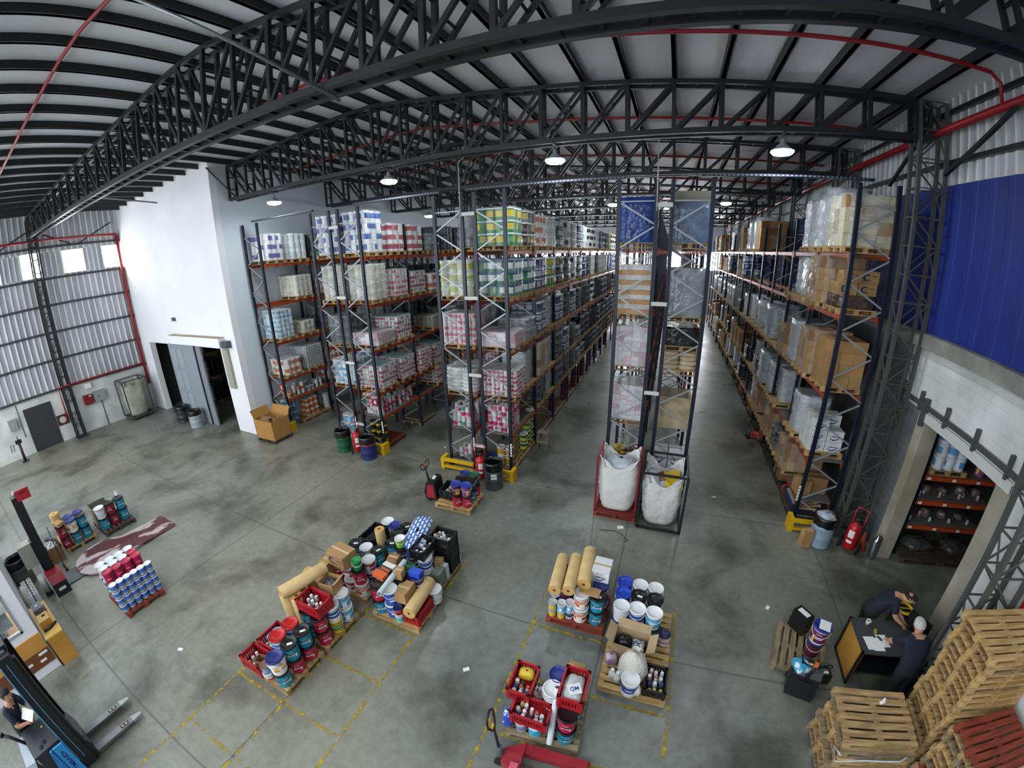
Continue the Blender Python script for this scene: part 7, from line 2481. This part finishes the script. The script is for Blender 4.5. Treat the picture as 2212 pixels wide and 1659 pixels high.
# ================================================================ RIGHT DOORWAY: RAIL AND STOREROOM RACK
b = MB()
b.box(-.06, .0, -3.5, 2.2, 4.1, 4.2, M_col)
t = tag(b.obj('sliding_rail', None, (XR - .02, 8.9, 0)), uniq('dark sliding-door rail across the white wall above the doorway'), 'rail')
for y in (-2.2, -1.1, 0.0, 1.1, 2.0):
    q = MB(); q.box(-.08, .01, y - .03, y + .03, 4.0, 4.45, M_col); q.obj('bracket', t)
q = MB(); q.box(-.1, .02, .78, .9, 3.7, 4.35, M_col); q.obj('roller', t)
t = thing('pallet_rack', uniq('rack inside the storeroom seen through the right doorway'), 'rack', (7.85, 9.95, 0))
for x in (-1.12, 1.12):
    for y in (0, .95):
        put('upright', upright_mesh(3.9), t, (x, y, 0))
for z in (.92, 1.66, 2.36):
    for y in (0, .95):
        q = MB(); q.box(-1.1, 1.1, y - .03, y + .03, z - .12, z, M_beam); q.obj('beam', t)
    q = MB(); q.box(-1.08, 1.08, .03, .92, z - .01, z + .01, M_deck); q.obj('shelf_deck', t)
    for x in (-1.0, -.3, .4, 1.0):
        q = MB(); q.box(x, x + .1, -.035, -.031, z - .1, z - .03, M_tagw); q.obj('shelf_label', t)
KINDS['roomblue'] = (load_pails(.145, .34, 3, 3, 3, P('#dfe7ea'), P('#3f9ccc'), P('#e6ebec')), 'white and sky blue pails', 1)
body, fm, h = kind_mesh('roomblue', False)
t = thing('wrapped_pallet_load', uniq('wrapped white and sky blue pails on the top storeroom shelf'), 'pallet load', (7.4, 10.4, 2.375))
put('goods', body, t); put('stretch_film', fm, t); put('pallet_base', pallet_mesh(M_wood, 1.0, .9), t)
pail('magenta', 8.45, 10.2, 2.37, 'purple pail beside the wrapped sky blue pails in the storeroom', handle=False)
for s, (z, nm, k) in enumerate(((1.68, 'upper', 'rose'), (.94, 'lower', 'silver'))):
    for i in range(10):
        jar(6.95 + i * .19, 10.15 + .12 * (i % 3), z, ('rose', 'silver', 'dark')[(i + s) % 3], 'small %s pot on the %s storeroom shelf, %s from the left' % (('rose', 'silver', 'dark')[(i + s) % 3], nm, ORD[i]))
for i in range(8):
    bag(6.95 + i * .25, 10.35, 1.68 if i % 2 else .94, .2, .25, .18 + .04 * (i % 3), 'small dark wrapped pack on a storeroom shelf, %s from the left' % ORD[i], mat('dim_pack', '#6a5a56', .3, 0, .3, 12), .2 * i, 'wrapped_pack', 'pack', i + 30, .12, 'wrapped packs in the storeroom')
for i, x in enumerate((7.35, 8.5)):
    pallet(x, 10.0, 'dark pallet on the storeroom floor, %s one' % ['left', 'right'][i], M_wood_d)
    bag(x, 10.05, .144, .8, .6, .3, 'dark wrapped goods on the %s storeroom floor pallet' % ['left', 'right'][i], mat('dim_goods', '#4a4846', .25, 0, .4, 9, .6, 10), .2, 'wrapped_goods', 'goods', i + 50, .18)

# ================================================================ RACK GOODS PLACED BY HAND
def hload(x, y, z, kind_fn, label, wrap=None, pal=M_wood, ps=(1.0, .98)):
    t = thing('wrapped_pallet_load', uniq(label), 'pallet load', (x, y, z), random.uniform(-.02, .02), 'loads at the bags rack end')
    g = MB(); sx, sy, h = kind_fn(g, .144); g.obj('goods', t)
    put('pallet_base', pallet_mesh(pal, 1.0, .98, 7), t)
    if wrap:
        w = MB(); load_block(sx + .03, sy + .03, h + .02, wrap, 5, .012, 7)(w, .15); w.obj('stretch_film', t)
    return t
yF = RY + .75
M_blueblk = mat('blue_film_block', '#26407e', .2, 0, .3, 2.5, .6, 7)
M_slate = mat('slate_film_block', '#5a6a80', .2, 0, .25, 2.5, .6, 7)
M_slats = mat('orange_slats', '#b98440', .6)
hload(-.9, yF, 7.3, load_block(1.0, .96, 1.15, M_blueblk, 3, .025), 'blue film-wrapped load at the top left of the bags rack')
hload(.42, yF, 7.3, load_block(.96, .94, 1.0, M_slate, 5, .02), 'slate film-wrapped load at the top right of the bags rack')
carton(.45, yF - .05, 8.46, .9, .6, .27, 'long grey-brown carton on top of the slate wrapped load', .03, mat('greybrown_carton', '#7b7568', .8), tape=False)
def crates_fn(mb, z0):
    for l in range(5):
        z = z0 + l * .26
        mb.box(-.47, .47, -.44, .44, z + .13, z + .26, mat('shiny_pack', '#cfc9c4', .2, 0, .15, 6, .5, 9))
        mb.box(-.48, .48, -.46, .46, z, z + .12, M_slats)
    return .96, .92, 1.3
hload(-.9, yF, 5.42, crates_fn, 'stack of orange-slatted trays with shiny packs, left of the bags rack', FILM)
hload(.42, yF, 5.42, load_block(.98, .94, 1.25, mat('silver_film_block', '#8c9297', .22), 15, .015, 8), 'silvery wrapped load below the slate one, right of the bags rack')
M_pl, M_rs = mat('shrink_pack_pale', '#d9d2d0', .3), mat('shrink_pack_rose', '#cfaab0', .3)
hload(-.9, yF, 3.95, load_boxes(.24, .24, .14, 4, 4, 8, M_pl, M_rs, .004), 'pale shrink-wrapped packs at mid height, left of the bags rack', FILM_D)
hload(-.9, yF, 2.32, load_boxes(.24, .24, .15, 4, 4, 7, M_pl, M_rs, .004), 'pale and rose shrink-wrapped packs low down, left of the bags rack', FILM_D)
hload(.42, yF, 3.95, load_sacks(.96, .9, .5, 4, mat('beige_sack', '#b9a988', .6, 0, .12, 4), 9), 'beige sacks at mid height, right of the bags rack', None, M_wood_y)
hload(.42, yF, 4.62, load_block(.94, .9, .5, mat('black_film_block', '#26282a', .2), 19, .05), 'black film-wrapped load over the beige sacks, right of the bags rack')
carton(.42, yF, 2.33, .9, .85, .95, 'big crumpled beige carton low down, right of the bags rack', .03, ramp_mat('crumpled_beige', '#8d7f62', '#b5a684', 3, rough=.6, bump=.4), tape=False)
for r_ in range(3):
    for c in range(2):
        carton(.16 + c * .5, RY + .45, .02 + r_ * .55, .46, .42, .53, 'white carton printed LEMARA, %s row, %s, behind right big bag' % (['bottom', 'middle', 'top'][r_], ['left', 'right'][c]), 0, M_wcard, logo=para)
t = thing('table', uniq('dark low table under the left of the bags rack'), 'table', (-.9, yF - .1, 0))
a = MB(); a.box(-.42, .42, -.45, .45, 1.0, 1.05, M_wood_d); a.obj('tabletop', t)
for sx in (-1, 1):
    for sy in (-1, 1):
        a = MB(); a.box(sx * .38 - .03, sx * .38 + .03, sy * .4 - .03, sy * .4 + .03, 0, 1.0, M_wood_d); a.obj('leg', t)
z = 1.05
PK['redtin'] = dict(r=.1, h=.22, body='#b9242c', lid='#e6e6e6', label='#e9e6e4', band=(.35, .65), span=12)
PK['yellowtin'] = dict(r=.1, h=.26, body='#d2a81e', lid='#d8b63a', label='#3a3323', band=(.4, .6), span=4)
for k in range(3):
    pail('redtin', -.5, yF - .35, 1.05 + k * .222, 'red and white tin in a column on the dark low table, %s up' % ORD[k], handle=False)
pail('redtin', -.74, yF - .3, 1.05, 'single red and white tin on the dark low table', handle=False)
for i, x in enumerate((-1.16, -.96)):
    pail('yellowtin', x, yF + .1, 1.05, 'yellow tin on the dark low table, %s' % ['left', 'right'][i], handle=False)

# blue-wall rack front position
def hpos(x, y, z, kind_fn, label, wrap=None, ps=M_wood_y):
    t = thing('wrapped_pallet_load', uniq(label), 'pallet load', (x, y, z), random.uniform(-.02, .02), 'loads at the blue-wall rack end')
    g = MB(); sx, sy, h = kind_fn(g, .144); g.obj('goods', t)
    put('pallet_base', pallet_mesh(ps, 1.0, .98, 7), t)
    if wrap:
        w = MB(); load_block(sx + .03, sy + .03, h + .02, wrap, 5, .015, 7)(w, .15); w.obj('stretch_film', t)
    return t
yH = RY + .75
t = hpos(4.6, yH, LV['H'][3] + .014, load_block(.98, .92, .32, mat('brown_film_block', '#4a3d33', .2, 0, .3, 3, .6, 8), 21, .03, 4), 'low brown film-wrapped pile, fourth shelf, front of the blue-wall rack')
for i, (x, y, z, w) in enumerate(((4.35, yH - .15, 0, 'near left'), (4.85, yH - .1, 0, 'near right'), (4.4, yH + .3, 0, 'far left'), (4.85, yH + .3, 0, 'far right'))):
    carton(x, y, LV['H'][3] + .014 + .47, .46, .4, .3, 'brown carton with dark swirl, %s, fourth shelf of blue-wall rack' % w, .02, logo=swirl)
carton(4.45, yH - .1, LV['H'][3] + .014 + .77, .46, .4, .3, 'upper brown carton with dark swirl, left, fourth shelf of blue-wall rack', .05, logo=swirl)
carton(4.92, yH, LV['H'][3] + .014 + .77, .46, .4, .3, 'upper brown carton with dark swirl, right, fourth shelf of blue-wall rack', -.03, logo=swirl)
hpos(4.6, yH, LV['H'][2] + .014, load_boxes(.325, .31, .3, 3, 3, 4, M_kraft, mat('tan_carton', '#b58a55', .8), .006, .25), 'brown cartons four layers high, third shelf, front of blue-wall rack')
t = thing('wrapped_pallet_load', uniq('empty-looking pallet under the white printed cartons, second shelf, blue-wall rack'), 'pallet', (4.6, yH, LV['H'][1] + .014))
put('pallet_base', pallet_mesh(M_wood_y, 1.0, .98, 7), t)
for l in range(3):
    for i in range(2):
        for j in range(2):
            if l == 2 and (j == 0 and i == 1): continue
            carton(4.36 + i * .46, yH - .2 + j * .42, LV['H'][1] + .16 + l * .31, .44, .4, .3, 'white printed carton, %s layer, %s, second shelf of blue-wall rack' % (['bottom', 'middle', 'top'][l], ['front left', 'front right', 'back left', 'back right'][j * 2 + i]), 0, M_wcard, logo=para)
carton(4.35, yH - .2, LV['H'][0] + .014, .4, .4, .42, 'brown carton left at the lowest shelf end of blue-wall rack', .1)
carton(4.8, yH, LV['H'][0] + .014, .5, .5, .5, 'larger brown carton at the lowest shelf end of blue-wall rack', -.05, M_kraft_d)
b = MB()
for k in range(16):
    b.box(-.4, .4, -.42 + k * .055, -.42 + k * .055 + .02, 0, .28, mat('striped_pack', '#b7bcc9', .3))
b.box(-.42, .42, -.43, .45, 0, .26, mat('navy_pack', '#2c3350', .4))
o = tag(b.obj('striped_packs', None, (4.58, yH + .0, .144)), uniq('flat navy and white striped packs under the blue-wall rack end'), 'packs')
pallet(4.58, yH, 'dark pallet under the striped packs, blue-wall rack', M_wood_d, 1.57)
for i in range(3):
    q = MB(); q.bar((4.2 + i * .12, 10.95 + i * .1, .4), (4.75 + i * .05, 10.6 + i * .15, .62 + i * .05), .09, .025, M_wood)
    tag(q.obj('timber_plank', None), uniq('loose timber plank by the yellow guard at right, %s' % ['lowest', 'middle', 'uppermost'][i]), 'plank', 'loose planks')
b = MB(); b.tube([(.12 * cos(u), 0, .12 + .12 * sin(u)) for u in [2 * pi * i / 16 for i in range(17)]], .03, mat('reel_orange', '#a8482a', .6), 7, False)
tag(b.obj('cable_reel', None, (4.25, 12.2, .15)), uniq('orange cable reel on the floor under the blue-wall rack'), 'reel')
for i in range(9):
    y = 13.2 + i * 1.5
    pallet(4.62, y, uniq('dark pallet on the floor under the blue-wall rack, %s from the front' % ORD[i + 1]), M_wood_d, 1.57)
    if i % 2 == 0:
        carton(4.4, y, .144, .5, .6, .45, 'brown carton on the floor under the blue-wall rack, %s pallet' % ORD[i + 1], .1, M_kraft_d, tape=False)
ht = hand_truck(3.9, 16.4, .3, 'small red hand truck parked under the blue-wall rack', 1.2)

# goods on the low shelves and floors of the left racks: loose tins
def tins(row, x0, x1, y0, y1, z, nx, ny, nl, kinds, label, seed, r=.082, h=.185):
    """loose tins in columns, one object each"""
    rnd = random.Random(seed)
    for i in range(nx):
        for j in range(ny):
            hh = nl - (rnd.random() < .35) - (rnd.random() < .2)
            for l in range(max(1, hh)):
                k = rnd.choice(kinds)
                key = ('tin', k)
                if key not in LMESH:
                    b = MB()
                    lab = P({'pink': '#c8366a', 'rose': '#d87a94', 'teal': '#5fa8a0', 'white': '#dcdcd8', 'orange': '#cf6a3a', 'dark': '#26282b', 'grey': '#7c858c'}[k])
                    b.lathe([(r, 0), (r, h * .12), (r, h * .88), (r * 1.03, h * .9), (r * 1.03, h * .97)], None, 10, (0, 0, 0), lambda ring, seg: lab if ring == 1 and seg < 7 else P('#d5d3d0'), cap0=False)
                    LMESH[key] = b.mesh('tin_' + k)
                o = put('paint_tin', LMESH[key], None, (x0 + (i + .5) * (x1 - x0) / nx + rnd.uniform(-.01, .01), y0 + (j + .5) * (y1 - y0) / ny, z + l * h), rnd.uniform(0, 6))
                tag(o, label, 'tin', label)
tins('D', -6.75, -5.9, RY + .15, RY + 1.0, LV['DE'][0] + .013, 5, 4, 4, ['pink', 'rose', 'pink', 'white', 'teal'], 'loose pink or white tin, lowest shelf, left half of middle rack', 1)
tins('E', -5.4, -4.55, RY + .15, RY + 1.1, LV['DE'][0] + .013, 5, 4, 5, ['pink', 'pink', 'rose', 'white'], 'loose pink or white tin, lowest shelf, front of middle rack', 2)
tins('C', -10.7, -9.85, RY + .15, RY + 1.1, LV['BC'][0] + .013, 5, 4, 4, ['pink', 'rose', 'white', 'teal'], 'loose pink, white or teal tin, lowest shelf end of rack 4', 3)
tins('C', -10.5, -9.85, RY + 1.3, RY + 2.3, LV['BC'][0] + .013, 3, 4, 3, ['rose', 'teal', 'pink', 'white'], 'loose tin on lowest shelf of rack 4 behind the end ones', 4)
tins('A', -15.9, -15.3, RY + .2, RY + 1.2, LV['A'][0] + .013, 3, 4, 3, ['orange', 'white', 'orange'], 'loose orange and white tin, lowest shelf of rack 3', 5, h=.17)
tins('A', -15.9, -15.3, RY + 1.3, RY + 2.3, LV['A'][0] + .013, 3, 4, 2, ['grey', 'white', 'grey'], 'loose grey or white tin, lowest shelf of rack 3, farther back', 6)
def floor_stack(x, y, kinds, words, z=.144):
    for i, k in enumerate(kinds):
        pail(k, x, y, z, '%s, %s up' % (words, ORD[i]), handle=False, group='pails on the floor under the racks')
        z += H(k) + .002
for i in range(2):
    pallet(-15.7, RY + 1.25 + i * 1.1, uniq('wooden pallet on the floor under rack 3, %s' % ORD[i]), M_wood, 1.57)
    pallet(-4.95, RY + .75 + i * 1.2, uniq('wooden pallet on the floor under the middle rack, %s' % ORD[i]), M_wood, 1.57)
    pallet(-10.25, RY + .7 + i * 2.3, uniq('wooden pallet on the floor under rack 4, %s' % ORD[i]), (M_wood_r, M_wood_g)[i], 1.57)
for i in range(2, 11):
    pallet(-4.95, RY + .75 + i * 1.2, uniq('wooden pallet on the floor under the middle rack, %s' % ORD[i]), M_wood_g, 1.57)
for i in range(3):
    for j in range(2):
        floor_stack(-15.55 + .0 - j * .28, RY + 1.25 + i * .27, ['ltorange'] * 3, 'orange-labelled white pail under rack 3, %s column, %s line' % (ORD[i], ['front', 'rear'][j]))
floor_stack(-15.55, RY + 2.45, ['white', 'white'], 'white pail farther under rack 3')
for j in range(2):
    for i in range(2):
        floor_stack(-15.9 + i * .3, RY + .25 + j * .3, ['bluegrey'] * 4 if True else [], 'pale blue pail at the front end under rack 3, %s row %s' % (['left', 'right'][i], ['front', 'back'][j]), .0)
for i in range(3):
    floor_stack(-10.55 + .28 * i, RY + .3, ['darktin'] * 3, 'dark tin with yellow label at the end under rack 4, %s column' % ORD[i])
for i in range(2):
    floor_stack(-12.0 + .3 * i, RY + .35, ['whitecyan'] * 3, 'white pail with sky blue label at the left end under rack 4, %s' % ['left', 'right'][i], 0)
for i in range(3):
    floor_stack(-4.65, RY + 1.65 + i * .34, ['greenyellow'] * (2 + (i > 0) + (i > 1)), 'green and yellow pail under the middle rack, %s column' % ORD[i])
for i in range(2):
    floor_stack(-5.05 + i * .32, RY + .45, ['yellowwhite'] * 2, 'yellow and white pail at the front end under the middle rack, %s' % ['left', 'right'][i])
floor_stack(-5.3, RY + .3, ['navylid'], 'dark-lidded pail behind the NYLON drum')
tins('D', -6.7, -6.0, RY + .3, RY + .9, .144, 4, 2, 3, ['white', 'rose', 'grey'], 'loose grey or white tin on the floor end of middle rack', 8)
pallet(-6.35, RY + .6, 'dark pallet under loose tins at the left end of the middle rack', M_wood_d)
for i in range(8):
    floor_stack(-4.62, RY + 5.2 + i * 2.1, ['plum', 'plum', 'blackblack'], 'dark plum pail far back under the middle rack, %s stack' % ORD[i])
t = thing('step_stool', uniq('pale folding step stool in the aisle right of the middle rack'), 'step stool', (-4.05, 12.9, 0))
for s in (-1, 1):
    a = MB(); a.tube([(s * .2, -.2, 0), (s * .17, 0, .75)], .015, mat('stool_beige', '#8f8771', .5), 6); a.obj('leg', t)
    a = MB(); a.tube([(s * .2, .25, 0), (s * .17, .02, .75)], .015, mat('stool_beige', '#8f8771', .5), 6); a.obj('leg', t)
a = MB(); a.box(-.2, .2, -.12, .14, .74, .77, mat('stool_beige', '#8f8771', .5)); a.obj('top_step', t)
a = MB(); a.box(-.2, .2, -.2, -.05, .38, .4, mat('stool_beige', '#8f8771', .5)); a.obj('lower_step', t)
